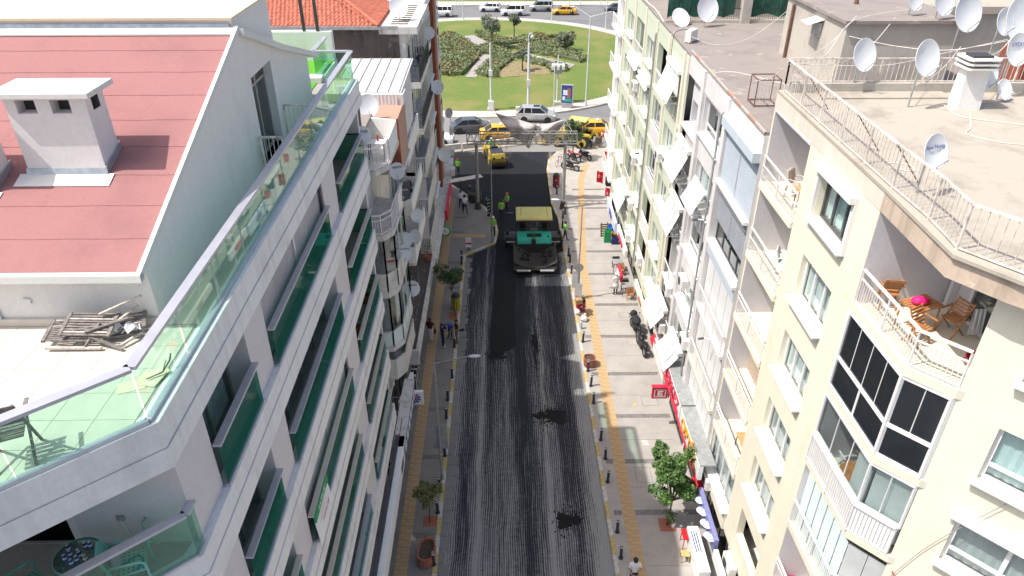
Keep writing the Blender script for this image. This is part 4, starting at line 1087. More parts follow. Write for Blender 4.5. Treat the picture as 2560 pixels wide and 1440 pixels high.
def cardboards():
    t = thing('cardboard_pile', 'flattened pale cardboard sheets with dry twig behind the terrace glass', 'cardboard', (-5.65, 8.8, TZ + .015))
    for k, (x, y, a, w, h) in enumerate([(-.1, -.1, .4, .4, .26), (.12, .05, -.2, .36, .3), (.2, .2, .8, .3, .2)]):
        m = MB(); m.box(-w / 2, w / 2, -h / 2, h / 2, 0, .012); m.move(Matrix.Translation((x, y, .014 * k)) @ Matrix.Rotation(a, 4, 'Z') @ Matrix.Rotation(.05, 4, 'X')); m.build('sheet', 'cream_roof', t)
    m = MB(); m.path([(.1, 0, .06), (.3, .15, .08), (.38, .3, .2), (.4, .34, .3)], .012); m.path([(.3, .15, .08), (.33, .28, .22)], .008); m.build('twig', 'bark', t)
cardboards()
def folding_chair(label, loc, rz, mat='wood_grey', cat='chair', group=None, s=1.0, back=.9):
    t = thing('folding_chair', label, cat, loc, rz, group)
    for x in (-.22, .22):
        m = MB(); m.bar((x * s, -.22 * s, 0), (x * s, .24 * s, back * s), .035, .025); m.build('leg', mat, t)
        m = MB(); m.bar((x * .88 * s, .24 * s, 0), (x * .88 * s, -.2 * s, .46 * s), .035, .025); m.build('leg', mat, t)
        m = MB(); m.bar((x * 1.15 * s, -.22 * s, .64 * s), (x * 1.15 * s, .2 * s, .68 * s), .05, .02); m.build('armrest', mat, t)
    for k in range(6):
        m = MB(); y = (-.2 + k * .075) * s; m.box(-.2 * s, .2 * s, y, y + .055 * s, .44 * s, .458 * s); m.build('seat_slat', mat, t)
    for k in range(5):
        f = .58 + k * .075; m = MB(); y = (-.22 + .46 * f * 1.08) * s; z = back * f * 1.08 * s; m.bar((-.21 * s, y, z), (.21 * s, y, z), .018, .055 * s); m.build('back_slat', mat, t)
    return t
folding_chair('weathered slatted folding chair behind the terrace glass, bottom left', (-6.62, 7.22, TZ + .013), R(205), 'wood_grey', s=1.15)
def mint_chair(label, loc, rz, pillow=False):
    t = thing('plastic_chair', label, 'chair', loc, rz, 'mint perforated chairs on the corner balcony')
    m = MB(); N = 7
    m.box(-.24, .24, -.25, .22, .40, .425); m.build('seat', 'mint', t, bevel=.01)
    hol = MB()
    for i in range(N):
        for j in range(6): hol.tube((-.2 + i * .066, -.2 + j * .07, .4255), (-.2 + i * .066, -.2 + j * .07, .4265), .014, .014, 8)
    hol.build('perforation', 'ac_dark', t)
    for x in (-.25, .25):
        m = MB(); m.path([(x, -.26, 0), (x, -.26, .55), (x, -.2, .62), (x, .2, .66), (x, .26, .6), (x, .3, 0)], .02, 8); m.build('arm_leg', 'mint', t)
    m = MB(); m.path([(-.22, .22, .42), (-.22, .32, .80), (-.12, .34, .9), (.12, .34, .9), (.22, .32, .80), (.22, .22, .42)], .02, 8); m.build('back_frame', 'mint', t)
    MB().quad((-.2, .245, .46), (.2, .245, .46), (.19, .33, .86), (-.19, .33, .86)).build('back_panel', 'mint', t)
    if pillow: m = MB(); m.ball((0, .16, .58), .2, 10, 6, 0, (1, .35, .8)); m.build('cushion', 'lilac', t, smooth=True)
BZ = 16.958
mint_chair('mint green perforated chair at the glass end of the corner balcony', (-5.92, 7.45, BZ), R(112), True)
mint_chair('mint green perforated chair draped in lilac behind the round glass table', (-7.25, 7.0, BZ), R(150))
m = MB(); n = 8
for i in range(n): m.quad((-7.62 + i * .09, 6.82 + .02 * (i % 2), BZ + .85 - .5 * (i % 2) * .04), (-7.62 + (i + 1) * .09, 6.82 + .02 * ((i + 1) % 2), BZ + .85), (-7.6 + (i + 1) * .09, 7.12, BZ + .43), (-7.6 + i * .09, 7.12, BZ + .43))
tag(m.build('throw', 'lilac'), 'lilac throw over the chair at the bottom left corner', 'blanket')
t = thing('glass_table', 'round glass table crowded with cans on the corner balcony', 'table', (-6.62, 7.38, BZ))
m = MB(); m.lathe([(.001, 0), (.34, 0), (.34, .012), (.001, .012)], 28, (0, 0, .66)); m.build('top', 'glass_table', t)
m = MB(); m.lathe([(.335, -.012), (.352, -.012), (.352, .02), (.335, .02)], 28, (0, 0, .66)); m.build('rim', 'mint', t)
for k in range(4): m = MB(); a = k * math.pi / 2 + .5; m.bar((math.cos(a) * .3, math.sin(a) * .3, 0), (math.cos(a) * .22, math.sin(a) * .22, .655), .025); m.build('leg', 'mint', t)
for k, (x, y) in enumerate([(-.18, .1), (-.1, .0), (-.14, -.08), (.06, .15), (.13, .16), (.02, .02), (.06, -.02), (.05, -.1), (.0, -.16), (.17, -.08)]):
    c = thing('drink_can', ('brown bottle-like can at the right edge of the glass table' if k == 9 else 'blue and silver drink can on the round glass table'), 'can', (-6.62 + x, 7.38 + y, BZ + .673), group=None if k == 9 else 'cans on the glass table')
    m = MB(); m.lathe([(.001, 0), (.027, 0), (.033, .01), (.033, .105), (.026, .118), (.001, .118)], 12); m.build('body', 'wood_orange' if k == 9 else ('sign_blue' if k % 3 else 'cloth_navy'), c)
    m = MB(); m.lathe([(.0335, .035), (.0338, .035), (.0338, .075), (.0335, .075)], 12); m.build('label_band', 'sign_pale', c)
    MB().tube((0, 0, .1185), (0, 0, .12), .026, .026, 10).build('lid', 'aluminium', c)
t = thing('garden_hose', 'green hose hanging from the wall tap of the corner balcony', 'hose', (-5.92, 8.13, BZ + .62))
MB().path([(0, .02, 0), (0, -.08, 0), (0, -.1, -.02)], .022).build('tap', 'galv', t)
MB().path([(0, -.1, -.02), (.02, -.14, -.15), (.08, -.16, -.3), (.2, -.15, -.42)], .016).build('hose', 'mint', t)
t = thing('wall_light', 'square outdoor wall socket and conduit on the balcony side wall', 'socket', (-6.32, 8.16, BZ + .62))
MB().box(-.06, .06, -.03, .0, -.05, .05).build('plate', 'galv', t); MB().tube((0, -.015, -.05), (.08, -.015, -.6), .012).build('conduit', 'pvc_white', t)
# advert banner hanging over a balustrade, lower storey
q = l1w(6.0, -.02, 0); t = thing('hanging_banner', 'white and green for-sale banner tied over a second-storey glass balustrade', 'banner', (q.x, q.y, 11.0), L1R)
m = MB(); n = 9
for i in range(n):
    a, b = i / n, (i + 1) / n
    m.quad((-.9 + 1.5 * a, -.02 - .03 * (i % 2), -.05 - .12 * (1 - a)), (-.9 + 1.5 * b, -.02 - .03 * ((i + 1) % 2), -.05 - .12 * (1 - b)), (-.9 + 1.5 * b, .06, .98), (-.9 + 1.5 * a, .06, .98))
m.build('sheet', 'sign_white', t)
MB().box(-.9, .6, -.005, .05, .72, 1.0).build('green_stripe', 'crate_green', t)
text('SATILIK', t, Matrix.Translation((-.15, -.012, .86)) @ FACE, .24, 'sign_white', ext=.002)
text('mimarlik', t, Matrix.Translation((-.15, -.07, .42)) @ FACE, .22, 'sign_red', ext=.002)
# plants on the third-bay balconies
def potted(label, loc, spiky, seed, s=1.0):
    rnd = random.Random(seed); t = thing('potted_plant', label, 'plant', loc)
    m = MB(); m.lathe([(.001, 0), (.11 * s, 0), (.16 * s, .28 * s), (.145 * s, .28 * s), (.13 * s, .24 * s), (.001, .24 * s)], 14); m.build('pot', 'terracotta', t)
    lf = MB()
    if spiky:
        MB().tube((0, 0, .2 * s), (0, 0, .75 * s), .05 * s, .04 * s, 8).build('stem', 'bark', t)
        for k in range(70):
            a = rnd.uniform(0, 6.28); e = rnd.uniform(-.2, 1.3); L = rnd.uniform(.35, .6) * s
            d = Vector((math.cos(a) * math.cos(e), math.sin(a) * math.cos(e), math.sin(e))); sd = d.cross(Vector((0, 0, 1))).normalized() * .02 * s
            o = Vector((0, 0, .75 * s)); mid = o + d * L * .55; e2 = o + d * L + Vector((0, 0, -.12 * s))
            lf.add([o - sd * .4, mid - sd, e2, mid + sd, o + sd * .4], [(0, 1, 2, 3, 4)])
        lf.build('leaves', 'leaf_bright', t)
    else:
        MB().tube((0, 0, .2 * s), (0, 0, .5 * s), .02, .015, 6).build('stem', 'bark', t)
        for k in range(6): leaf_cloud(lf, (rnd.uniform(-.2, .2) * s, rnd.uniform(-.2, .2) * s, rnd.uniform(.4, .9) * s), (.2 * s, .2 * s, .2 * s), 60, .04, rnd, 0)
        lf.build('leaves', 'leaf_yellowish', t)
q = l1w(16.9, .55, LV[3][2] + .01); potted('spiky yucca plant rising behind a third-bay balcony rail', q, True, 1, 1.25)
q = l1w(14.6, .5, LV[3][2] + .01); potted('straggly dry shrub leaning over a third-bay balcony rail', q, False, 2, 1.35)
q = l1w(14.2, .7, LV[5][2] + .01); potted('bright green bushy plant on a low left balcony', q, False, 5, 1.0)
# ================================================================ RIGHT: yellow block (nearest)
# facade coordinates: u = 23.65 - Y, y = X - 9
R1 = thing('yellow_apartment_block', 'cream yellow apartment block with corner bay balconies and flat roof on the right', 'building', (9.0, 23.65, 0), R(-90))
FZ = [16.80, 14.05, 11.28, 8.50, 5.72, 2.95]
FOOT = [(0, 0), (7.95, 0), (10.75, .08), (11.45, .9), (15.2, 4.27), (15.2, 14), (0, 14)]
# wall with windows between the balconies
holes = [(4.55, 6.75, f + .82, f + 2.3) for f in FZ]
w = MB(); wall_holes(w, 3.35, 7.95, 2.6, 19.415, [h for h in holes if h[2] > 2.6], 0, .28)
w.quad((7.95, 0, 2.6), (7.95, 2.5, 2.6), (7.95, 2.5, 19.415), (7.95, 0, 19.415)); w.quad((3.35, 0, 2.6), (3.35, 0, 19.415), (3.35, 1.7, 19.415), (3.35, 1.7, 2.6))
w.build('facade_wall', 'yellow_render', R1)
MB().box(0, .12, 0, 1.7, 2.6, 19.415).build('edge_pilaster', 'cream_render', R1)
for k, h in enumerate(holes[:5]):
    if k == 0:
        o = window(R1, h[0], h[1], h[2], h[3], .2, 'frame_dark', 'glass_clear', 3, 'blind_pale', ('sill_white', .12, -.22), .08)
        MB().box(4.40, 6.9, -.24, .12, 19.08, 19.26).build('lintel_box', 'sill_white', o)
        for a in (4.40, 6.76): MB().box(a, a + .14, -.1, -.002, h[2] - .05, 19.079).build('surround', 'sill_white', o)
    else:
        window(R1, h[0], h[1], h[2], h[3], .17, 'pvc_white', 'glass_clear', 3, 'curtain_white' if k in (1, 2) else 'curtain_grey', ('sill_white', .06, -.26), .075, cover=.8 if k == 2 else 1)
# narrow recessed balconies beside the white block
for k, f in enumerate(FZ[:5]):
    m = MB(); m.box(.12, 3.35, -.10, 1.6, f - .2, f); m.build('balcony_slab', 'yellow_render' if k else 'cream_render', R1)
    z1 = FZ[k - 1] - .2 if k else 19.415
    rc = MB(); rc.quad((.121, 1.6, f), (3.349, 1.6, f), (3.349, 1.6, z1), (.121, 1.6, z1)); rc.quad((.121, 0, f), (.121, 1.6, f), (.121, 1.6, z1), (.121, 0, z1)); rc.quad((3.349, 0, f), (3.349, 0, z1), (3.349, 1.6, z1), (3.349, 1.6, f))
    rc.build('balcony_recess', 'recess_wall', R1)
    d = MB(); d.box(1.1, 3.0, 1.55, 1.59, f + .02, f + 2.1); d.build('balcony_door', 'pvc_white', R1)
    MB().box(1.2, 2.0, 1.53, 1.549, f + .12, f + 2.0).build('door_pane', 'glass_dark', R1); MB().box(2.1, 2.9, 1.53, 1.549, f + .12, f + 2.0).build('door_pane', 'glass_dark', R1)
    railing(R1, [(.14, -.06), (3.35, -.06)], f, .98, 'rail_white', .10, .007, .03, mid=.62 if k < 2 else .75, hm='sill_white')
    if k in (0, 1, 2, 3):
        m = MB()       # scrollwork in the lower panel
        for i in range(22):
            u = .2 + i * .145
            m.path([(u, -.06, f + .1), (u + .07, -.06, f + .22), (u, -.06, f + .34), (u + .07, -.06, f + .46)], .006, 4)
        m.build('scroll_panel', 'rail_white', R1)
MB().box(.12, 3.35, .9, 1.58, FZ[3] + .001, FZ[3] + .75).build('stone_cladding', 'stone_clad', R1)
MB().box(.12, 3.35, -.02, 1.6, 19.33, 19.415).build('balcony_ceiling', 'recess_wall', R1)
# lowest recess: glazed bay window above the shop
window(R1, .2, 3.3, 3.6, 5.35, .05, 'pvc_white', 'glass_clear', 4, 'curtain_grey', ('sill_white', .1, -.3))
MB().box(0, 3.35, -.1, 1.6, 2.6, 3.54).build('facade_wall', 'yellow_render', R1)
# corner bay balconies
BAY = [(7.95, .05), (10.62, .15), (11.42, .88)]
def bay_poly(o): return [(7.96, .05 - o), (10.66 + o * .5, .15 - o), (11.45 + o * .6, .88 - o * .6), (12.2, 2.6), (7.96, 2.6)]
for k, f in enumerate(FZ[:5]):
    m = MB(); m.prism(bay_poly(.06), f - .24, f); m.build('bay_slab', 'cream_render' if k else 'cream_render', R1)
MB().prism(bay_poly(-.05), 19.34, 19.41).build('bay_ceiling', 'recess_wall', R1)
bw = MB(); bw.quad((8.0, 2.5, 2.6), (12.6, 2.5, 2.6), (12.6, 2.5, 19.4), (8.0, 2.5, 19.4)); bw.quad((7.955, .02, 2.6), (7.955, 2.5, 2.6), (7.955, 2.5, 19.4), (7.955, .02, 19.4)); bw.build('bay_back_wall', 'recess_wall', R1)
f = FZ[0]
d = window(R1, 8.75, 11.9, f + .03, f + 2.2, 2.36, 'pvc_white', 'glass_clear', 2, None, None, .11, room=.13)
MB().box(8.02, 8.14, 2.3, 2.49, f, 19.3).build('corner_post', 'pvc_white', R1)
railing(R1, BAY, f, .98, 'rail_white', .105, .008, .035, mid=.72, hm='sill_white')
# second storey: dark frameless glazing over dark panels
f = FZ[1]
def glazed(f, z1, pane, nA, nB, split=None, frame='pvc_white', fw=.06):
    segs = [(BAY[0], BAY[1], nA), (BAY[1], BAY[2], nB)]
    fr = MB(); out = []
    for (a, b), (c, d), n in [(p, q, n) for p, q, n in segs]:
        for z, h in ((f + .05, .1), (z1 - .05, .1)) + (((f + split, .11),) if split else ()):
            fr.bar((a, b - .03, z), (c, d - .03, z), .09, h)
        for z0_, z1_, nn in (((f + .1, f + split - .05, max(1, n // 2)), (f + split + .05, z1 - .1, n)) if split else ((f + .1, z1 - .1, n),)):
            for i in range(nn):
                p = (a + (c - a) * (i / nn + .006), b - .03 + (d - b) * (i / nn + .006)); q = (a + (c - a) * ((i + 1) / nn - .006), b - .03 + (d - b) * ((i + 1) / nn - .006))
                m = MB(); m.bar((*p, (z0_ + z1_) / 2), (*q, (z0_ + z1_) / 2), .012, z1_ - z0_); out.append(m.build('glazing_pane', pane, R1))
                if i: fr.bar((*p, z0_), (*p, z1_), .025 if (not split or nn == n) else .09, .025)
    for (a, b) in BAY: fr.bar((a, b - .03, f), (a, b - .03, z1), fw * (1.6 if split else 1), fw * (1.6 if split else 1))
    return fr.build('glazing_frame', frame, R1)
glazed(f, FZ[0] - .24, 'car_glass', 4, 2, 1.02)
# third storey: white parapet panels, curtains
f = FZ[2]
pn = MB()
for (a, b), (c, d) in zip(BAY[:-1], BAY[1:]): pn.bar((a, b - .05, f + .5), (c, d - .05, f + .5), .03, .86)
pn.build('parapet_panel', 'pvc_white', R1)
railing(R1, [(a, b - .1) for a, b in BAY], f, .98, 'rail_white', .10, .008, .04, hm='sill_white')
glazed(f + .98, FZ[1] - .24, 'glass_clear', 3, 2)
cu = MB()
for a, b, c, d, n in ((9.9, .26, 10.58, .3, 10), (10.66, .34, 11.36, .98, 12)):
    vs = []
    for i in range(n * 2 + 1):
        t_ = i / (n * 2); off = .05 * (1 if i % 2 else -1); vs += [(a + (c - a) * t_, b + (d - b) * t_ + off, f + .25), (a + (c - a) * t_, b + (d - b) * t_ + off, FZ[1] - .3)]
    cu.add(vs, [(2 * i, 2 * i + 2, 2 * i + 3, 2 * i + 1) for i in range(n * 2)])
cu.build('balcony_curtain', 'curtain_white', R1)
window(R1, 8.02 - 0, 8.9, f + .9, f + 2.1, 2.3, 'frame_dark', 'glass_green', 1, 'curtain_white', room=.18)
# fourth storey: pale folding glass behind railing; fifth and below open
f = FZ[3]
railing(R1, [(a, b - .06) for a, b in BAY], f, .98, 'rail_white', .09, .007, .035, hm='sill_white')
for (a, b), (c, d), n in ((BAY[0], BAY[1], 6), (BAY[1], BAY[2], 2)):
    for i in range(n):
        m = MB(); p = (a + (c - a) * (i / n + .008), b + .14 + (d - b) * (i / n + .008)); q = (a + (c - a) * ((i + 1) / n - .008), b + .14 + (d - b) * ((i + 1) / n - .008))
        m.bar((*p, f + 1.14), (*q, f + 1.14), .015, 2.2); m.build('folding_panel', 'blind_pale' if n == 6 else 'curtain_grey', R1)
f = FZ[4]
railing(R1, [(a, b - .06) for a, b in BAY], f, .98, 'rail_white', .09, .007, .035, mid=.75, hm='sill_white')
f = FZ[5]
MB().prism(bay_poly(.06), f - .24, f).build('bay_slab', 'cream_render', R1)
railing(R1, [(a, b - .06) for a, b in BAY], f, .98, 'rail_white', .09, .007, .035)
# chamfered corner wall
CA = math.atan2(.668, .745)
def cw(o): o.location = (11.45, .9, 0); o.rotation_euler = (0, 0, CA); return o
ch_holes = [(.95, 3.3, f + .75, f + 2.25) for f in FZ[:5]]
m = MB(); wall_holes(m, 0, 6, .1, 19.415, ch_holes, 0, .25); cw(m.build('corner_wall', 'yellow_render', R1))
for k, h in enumerate(ch_holes):
    o = cw(window(R1, h[0], h[1], h[2], h[3], .14, 'pvc_white', 'glass_clear', 2, 'blind_pale' if k == 1 else 'curtain_grey', ('sill_white', .1, -.2), .09, transom=h[2] + .42))
    if k == 2: MB().box(.8, 3.5, -.16, -.002, h[3], h[3] + .2).build('shutter_box', 'sill_white', o)
# ground floor and roof
MB().box(.05, 7.9, .25, 2.5, .1, 2.599).build('shop_wall', 'white_render', R1)
for (a, b) in ((.4, 3.6), (4.1, 7.5)): window(R1, a, b, .25, 2.3, .18, 'frame_dark', 'glass_dark', 3, None, room=.06)
MB().prism([(8.0, .25), (11.3, .9), (15, 4.5), (8.0, 4.5)], .1, 2.599).build('shop_wall', 'white_render', R1)
RF = [(0, -.02), (7.95, -.04), (11.15, -.12), (12.2, .62), (16.0, 4.0), (16.0, 14), (0, 14)]
MB().prism([(0, -.01), (7.94, -.012), (7.94, 13.9), (0, 13.9)], 19.42, 19.92).build('roof_band', 'pink_parapet', R1)
MB().prism([(7.95, -.012), (11.05, -.06), (12.0, .6), (15.9, 4.1), (15.9, 13.9), (7.95, 13.9)], 19.42, 19.92).build('roof_band', 'stained_parapet', R1)
rs = MB().prism(RF, 19.921, 20.0).build('roof_slab', 'roof_screed', R1)
MB().box(0, .35, .3, 13.9, 20.001, 20.30).build('parapet_kerb', 'concrete_wall', R1)
MB().box(.36, 1.05, 1.1, 5.2, 20.002, 20.05).build('parapet_step', 'roof_screed', R1)
# core keeps daylight out
MB().box(.2, 7.9, 2.6, 13.8, .1, 19.38).build('core_wall', 'recess_wall', R1); MB().prism([(8, 2.62), (12.2, 2.62), (15.2, 5.0), (15.2, 13.8), (8, 13.8)], .1, 19.38).build('core_wall', 'recess_wall', R1)
# rusty roof railing along the eaves and across the back
railing(R1, [(.2, .12), (7.95, .12), (9.6, .16), (10.95, .05), (12.2, .95), (15.2, 3.7)], 20.0, 1.0, 'rail_rusty', .17, .007, .03, name='roof_railing', pr=.022, hm='rail_rusty')
railing(R1, [(.2, .12), (.2, 13.5)], 20.28, .78, 'rail_rusty', .17, .007, .025, name='roof_railing', pr=.022)
for u in (1.9, 5.4, 7.6): m = MB(); m.bar((u, .15, 20.95), (u + .15, .85, 20.02), .03, .03); m.build('railing_brace', 'rust', R1)
# louvred white chimney
c = MB(); c.extrude([(1.55, 20.0), (2.15, 20.0), (2.05, 21.2), (1.65, 21.2)], 'y', 4.75, 5.45); ch = c.build('chimney', 'white_render', R1)
for k in range(3): z = 21.22 + k * .13; MB().prism([(1.5, 4.62), (2.2, 4.62), (2.3, 4.72), (2.3, 5.5), (2.2, 5.6), (1.5, 5.6), (1.4, 5.5), (1.4, 4.72)], z, z + .05).build('louvre', 'cap_white', ch)
MB().box(1.62, 2.08, 4.8, 5.4, 21.2, 21.6).build('flue', 'ac_dark', ch)

# ================================================================ RIGHT: white panelled block and green block
RX = 8.85; KS = .9833
def ry(Y): return Y * KS                     # surveyed on the X = 9 plane, moved onto X = 8.85
def rzz(z): return 27 - (27 - z) * KS
R2 = thing('white_panel_block', 'white panelled apartment block with grey roller shutters between yellow and green blocks', 'building', (RX, ry(24.06), 0), R(-90))
Y0 = ry(24.06)
def U2(Y): return Y0 - ry(Y)                 # negative = further up the street
RT2 = rzz(18.4)
a, b = U2(35.6), 0.0
uA, uB = U2(28.5), U2(32.55)                # near bay | middle bay | far bay
F2 = [rzz(z) for z in (14.9, 11.95, 9.0, 6.05, 3.2)]      # floor levels
body = MB(); body.box(a, b, 1.4, 12, .1, RT2 - .12); body.build('core_wall', 'recess_wall', R2)
MB().box(.002, .012, .0, .149, 2.3, RT2 - .13).build('side_wall', 'white_panel', R2)
MB().box(a, b, -.03, 12, RT2 - .12, RT2).build('roof_slab', 'roof_screed_dark', R2)
MB().box(a, b, .0, .12, rzz(17.3), RT2 - .121).build('roof_band', 'white_panel', R2)
MB().box(a, b, -.04, .02, RT2 - .06, RT2 + .025).build('roof_edge', 'concrete_wall', R2)
for q_ in (-1.1, -2.9, -4.0, -9.6): MB().box(q_ - .8, q_, -.046, .026, RT2 - .055, RT2 + .03).build('red_coping', 'salmon_wall', R2)
for u in (uA, uB): MB().box(u - .22, u + .22, -.10, 1.4, 2.3, RT2 - .15).build('pilaster', 'white_panel', R2)
# near bay: closed roller shutter, half shutter, folding panels behind railing, again railing
z0, z1 = F2[0], rzz(17.25)
s = shutter(R2, uA + .25, -.05, z0 + .02, z1, .04, 'shutter_blue', [uA / 2 + .1])
MB().box(uA + .2, -.02, -.28, .02, z1 + .001, z1 + .36).build('shutter_box', 'box_blue', s)
MB().box(uA + .2, -.02, -.18, .5, z0 - .12, z0 + .01).build('floor_band', 'sill_white', R2)
z0, z1 = F2[1], F2[0] - .12
s = shutter(R2, uA + .25, -.05, z0 + 1.15, z1 - .32, .10, 'shutter_grey', [uA / 2 + .1])
MB().box(uA + .25, -.05, -.05, .1, z1 - .33, z1 - .002).build('shutter_box', 'shutter_grey', s)
window(R2, uA + .25, -.05, z0 + .12, z1 - .3, .22, 'frame_dark', 'glass_clear', 4, None, room=1.0)
MB().box(uA + .2, -.02, -.14, .5, z0 - .02, z0 + .12).build('sill', 'sill_white', R2)
MB().box(uA + .2, -.02, -.04, .4, z0 - .55, z0 - .021).build('floor_band', 'box_blue', R2)
z0, z1 = F2[2] - .3, F2[1] - .56
def folding(u0, u1, z0, z1, n, mat='pvc_white'):
    for i in range(n):
        w_ = (u1 - u0) / n
        MB().box(u0 + i * w_ + .025, u0 + (i + 1) * w_ - .025, .1, .14, z0 + .03, z1 - .02).build('folding_panel', mat, R2)
    MB().box(u0, u1, .16, .2, z0, z1).build('panel_backing', 'shutter_grey', R2)
folding(uA + .25, -.05, z0, z1, 4)
MB().box(uA + .2, -.02, -.16, .5, z0 - .16, z0 - .001).build('floor_band', 'sill_white', R2)
railing(R2, [(uA + .25, -.12), (-.06, -.12)], z0, .95, 'rail_white', .085, .007, .03, name='railing')
z0b, z1b = F2[3] - .32, z0 - .17
folding(uA + .25, -.05, z0b, z1b, 4)
MB().box(uA + .2, -.02, -.16, .5, z0b - .2, z0b - .001).build('floor_band', 'cream_render', R2)
railing(R2, [(uA + .25, -.12), (-.06, -.12)], z0b, .95, 'rail_white', .085, .007, .03, hm='sill_white')
folding(uA + .25, -.05, 2.6, z0b - .21, 5)
MB().box(a, b, -.12, 1.4, 2.35, 2.599).build('shop_band', 'white_panel', R2)
# middle bay: windows with white parapets
for k, f in enumerate(F2):
    zt = (F2[k - 1] if k else rzz(17.3)) - .002
    hs = [(uB + .28, uA - .28, f + .62, min(zt - .05, f + 2.25))]
    m = MB(); wall_holes(m, uB + .22, uA - .22, f - .35 if k == 4 else f, zt, hs, .05, .3); m.build('facade_wall', 'white_panel', R2)
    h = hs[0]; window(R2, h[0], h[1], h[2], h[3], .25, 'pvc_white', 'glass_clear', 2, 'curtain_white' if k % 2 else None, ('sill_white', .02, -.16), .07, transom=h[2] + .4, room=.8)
# far bay: recessed grey wall above, glazed balconies
for k, f in enumerate(F2):
    zt = (F2[k - 1] if k else RT2 - .13) - .002
    hs = [(a + .18, uB - .24, f + .05, f + (1.15 if k == 0 else 1.9))]
    m = MB(); wall_holes(m, a + .02, uB - .22, f - .35 if k == 4 else f, zt, hs, .22 if k else .32, .5); m.build('facade_wall', 'recess_wall' if k < 1 else 'white_panel', R2)
    h = hs[0]; window(R2, h[0], h[1], h[2], h[3], .6, 'frame_dark' if k == 0 else 'pvc_white', 'glass_clear', 2, None, None, .05, room=1.2)
    MB().box(a + .02, uB - .22, -.1, .3, f - .16, f).build('balcony_slab', 'sill_white', R2)
    if k: railing(R2, [(a + .05, -.06), (uB - .25, -.06)], f, .9, 'rail_white', .2, .007, .025)
MB().box(a, b, .3, 1.4, .1, 2.349).build('shop_wall', 'white_render', R2)
for i in range(3): window(R2, a + .3 + i * 3.7, a + 3.6 + i * 3.7, .25, 2.25, .22, 'frame_dark', 'glass_dark', 3, None, room=.07)

# green block
R3 = thing('green_apartment_block', 'pale green apartment block with cream pilasters and white sills up the street on the right', 'building', (RX, ry(35.6), 0), R(-90))
Y3 = ry(35.6)
def U3(Y): return Y3 - ry(Y)
RT3 = rzz(18.2); F3 = [rzz(z) for z in (14.35, 11.25, 8.15, 5.05, 2.45)]
a3, b3 = U3(56.6), -.01
MB().box(a3, b3, 1.3, 12, .1, RT3 - .12).build('core_wall', 'recess_wall', R3)
MB().box(a3, b3, -.04, 12, RT3 - .12, RT3).build('roof_slab', 'roof_screed_dark', R3)
cols = [(U3(55.6), U3(52.3), 'w'), (U3(51.5), U3(48.1), 'b'), (U3(47.4), U3(44.4), 'w'), (U3(43.5), U3(40.7), 'r'), (U3(40.0), U3(37.2), 'w')]
for k, f in enumerate(F3):
    zt = (F3[k - 1] if k else RT3 - .12) - .001; zb = f if k < 4 else 2.05
    hs = []
    for (u0, u1, kd) in cols:
        if kd == 'w': hs.append((u0 + .25, u1 - .25, f + .75, f + 2.2))
        elif kd == 'b': hs.append((u0 + .1, u1 - .1, f + .12, f + 2.5))
        else: hs.append((u0 + .05, u1 - .05, f + .12, f + 2.6))
    m = MB(); wall_holes(m, a3, b3, zb, zt, hs, .0, .3); m.build('facade_wall', 'green_render', R3)
    for (u0, u1, kd), h in zip(cols, hs):
        if kd == 'w' and not (k == 0 and u1 > U3(40)):
            window(R3, h[0], h[1], h[2], h[3], .2, 'pvc_white', 'glass_clear', 3, 'curtain_white' if k % 2 else 'curtain_grey', ('sill_white', .08, -.22), .07, cover=.75)
        elif kd == 'b':
            window(R3, h[0], h[1], h[2], h[3], .26, 'frame_brown' if k % 2 else 'pvc_white', 'glass_clear', 2, 'curtain_grey' if k != 0 else 'leaf_dark', None, .06, room=.8, cover=.6)
            railing(R3, [(h[0], -.02), (h[1], -.02)], f + .12, .85, 'rail_white', .16, .007, .025)
        elif kd == 'r':
            MB().box(h[0], h[1], .9, .95, h[2], h[3]).build('balcony_back_wall', 'recess_wall', R3)
            m = MB(); m.quad((h[0], .3, h[2]), (h[1], .3, h[2]), (h[1], .9, h[2]), (h[0], .9, h[2])); m.build('balcony_floor', 'paving', R3)
            if k in (1, 2): window(R3, h[0], h[1], h[2] + .9, h[3], .12, 'pvc_white', 'glass_clear', 3, None, None, .05, room=.6)
            p = MB(); p.box(h[0], h[1], -.03, .03, h[2] + .02, h[2] + .8); p.build('balcony_panel', 'recess_wall' if k in (1, 2) else 'rail_white', R3) if k else railing(R3, [(h[0], .0), (h[1], .0)], h[2], .85, 'rail_white', .14, .008, .025)
            MB().box(h[0], h[1], -.05, .05, h[2] + .86, h[2] + .93).build('handrail', 'sill_white', R3)
        else:
            MB().box(h[0], h[1], .9, .95, h[2], h[3]).build('balcony_back_wall', 'recess_wall', R3)
for u in (a3 + .14, U3(51.9), U3(47.75), U3(44.0), U3(40.35), U3(36.55), b3 - .16):
    MB().box(u - .17, u + .17, -.09, .02, 2.05, RT3 - .125).build('pilaster', 'cream_render', R3)
for f in F3: MB().box(a3, b3, -.06, .01, f - .12, f + .04).build('floor_band', 'cream_render', R3)
MB().box(a3, b3, -.025, .05, RT3 - .55, RT3 - .121).build('roof_band', 'green_render', R3)
MB().box(a3, b3, .35, 1.3, .1, 2.049).build('shop_wall', 'white_render', R3)
for i in range(5): window(R3, a3 + .3 + i * 4.1, a3 + 4.0 + i * 4.1, .25, 1.95, .28, 'frame_dark', 'glass_dark', 3, None, room=.06)
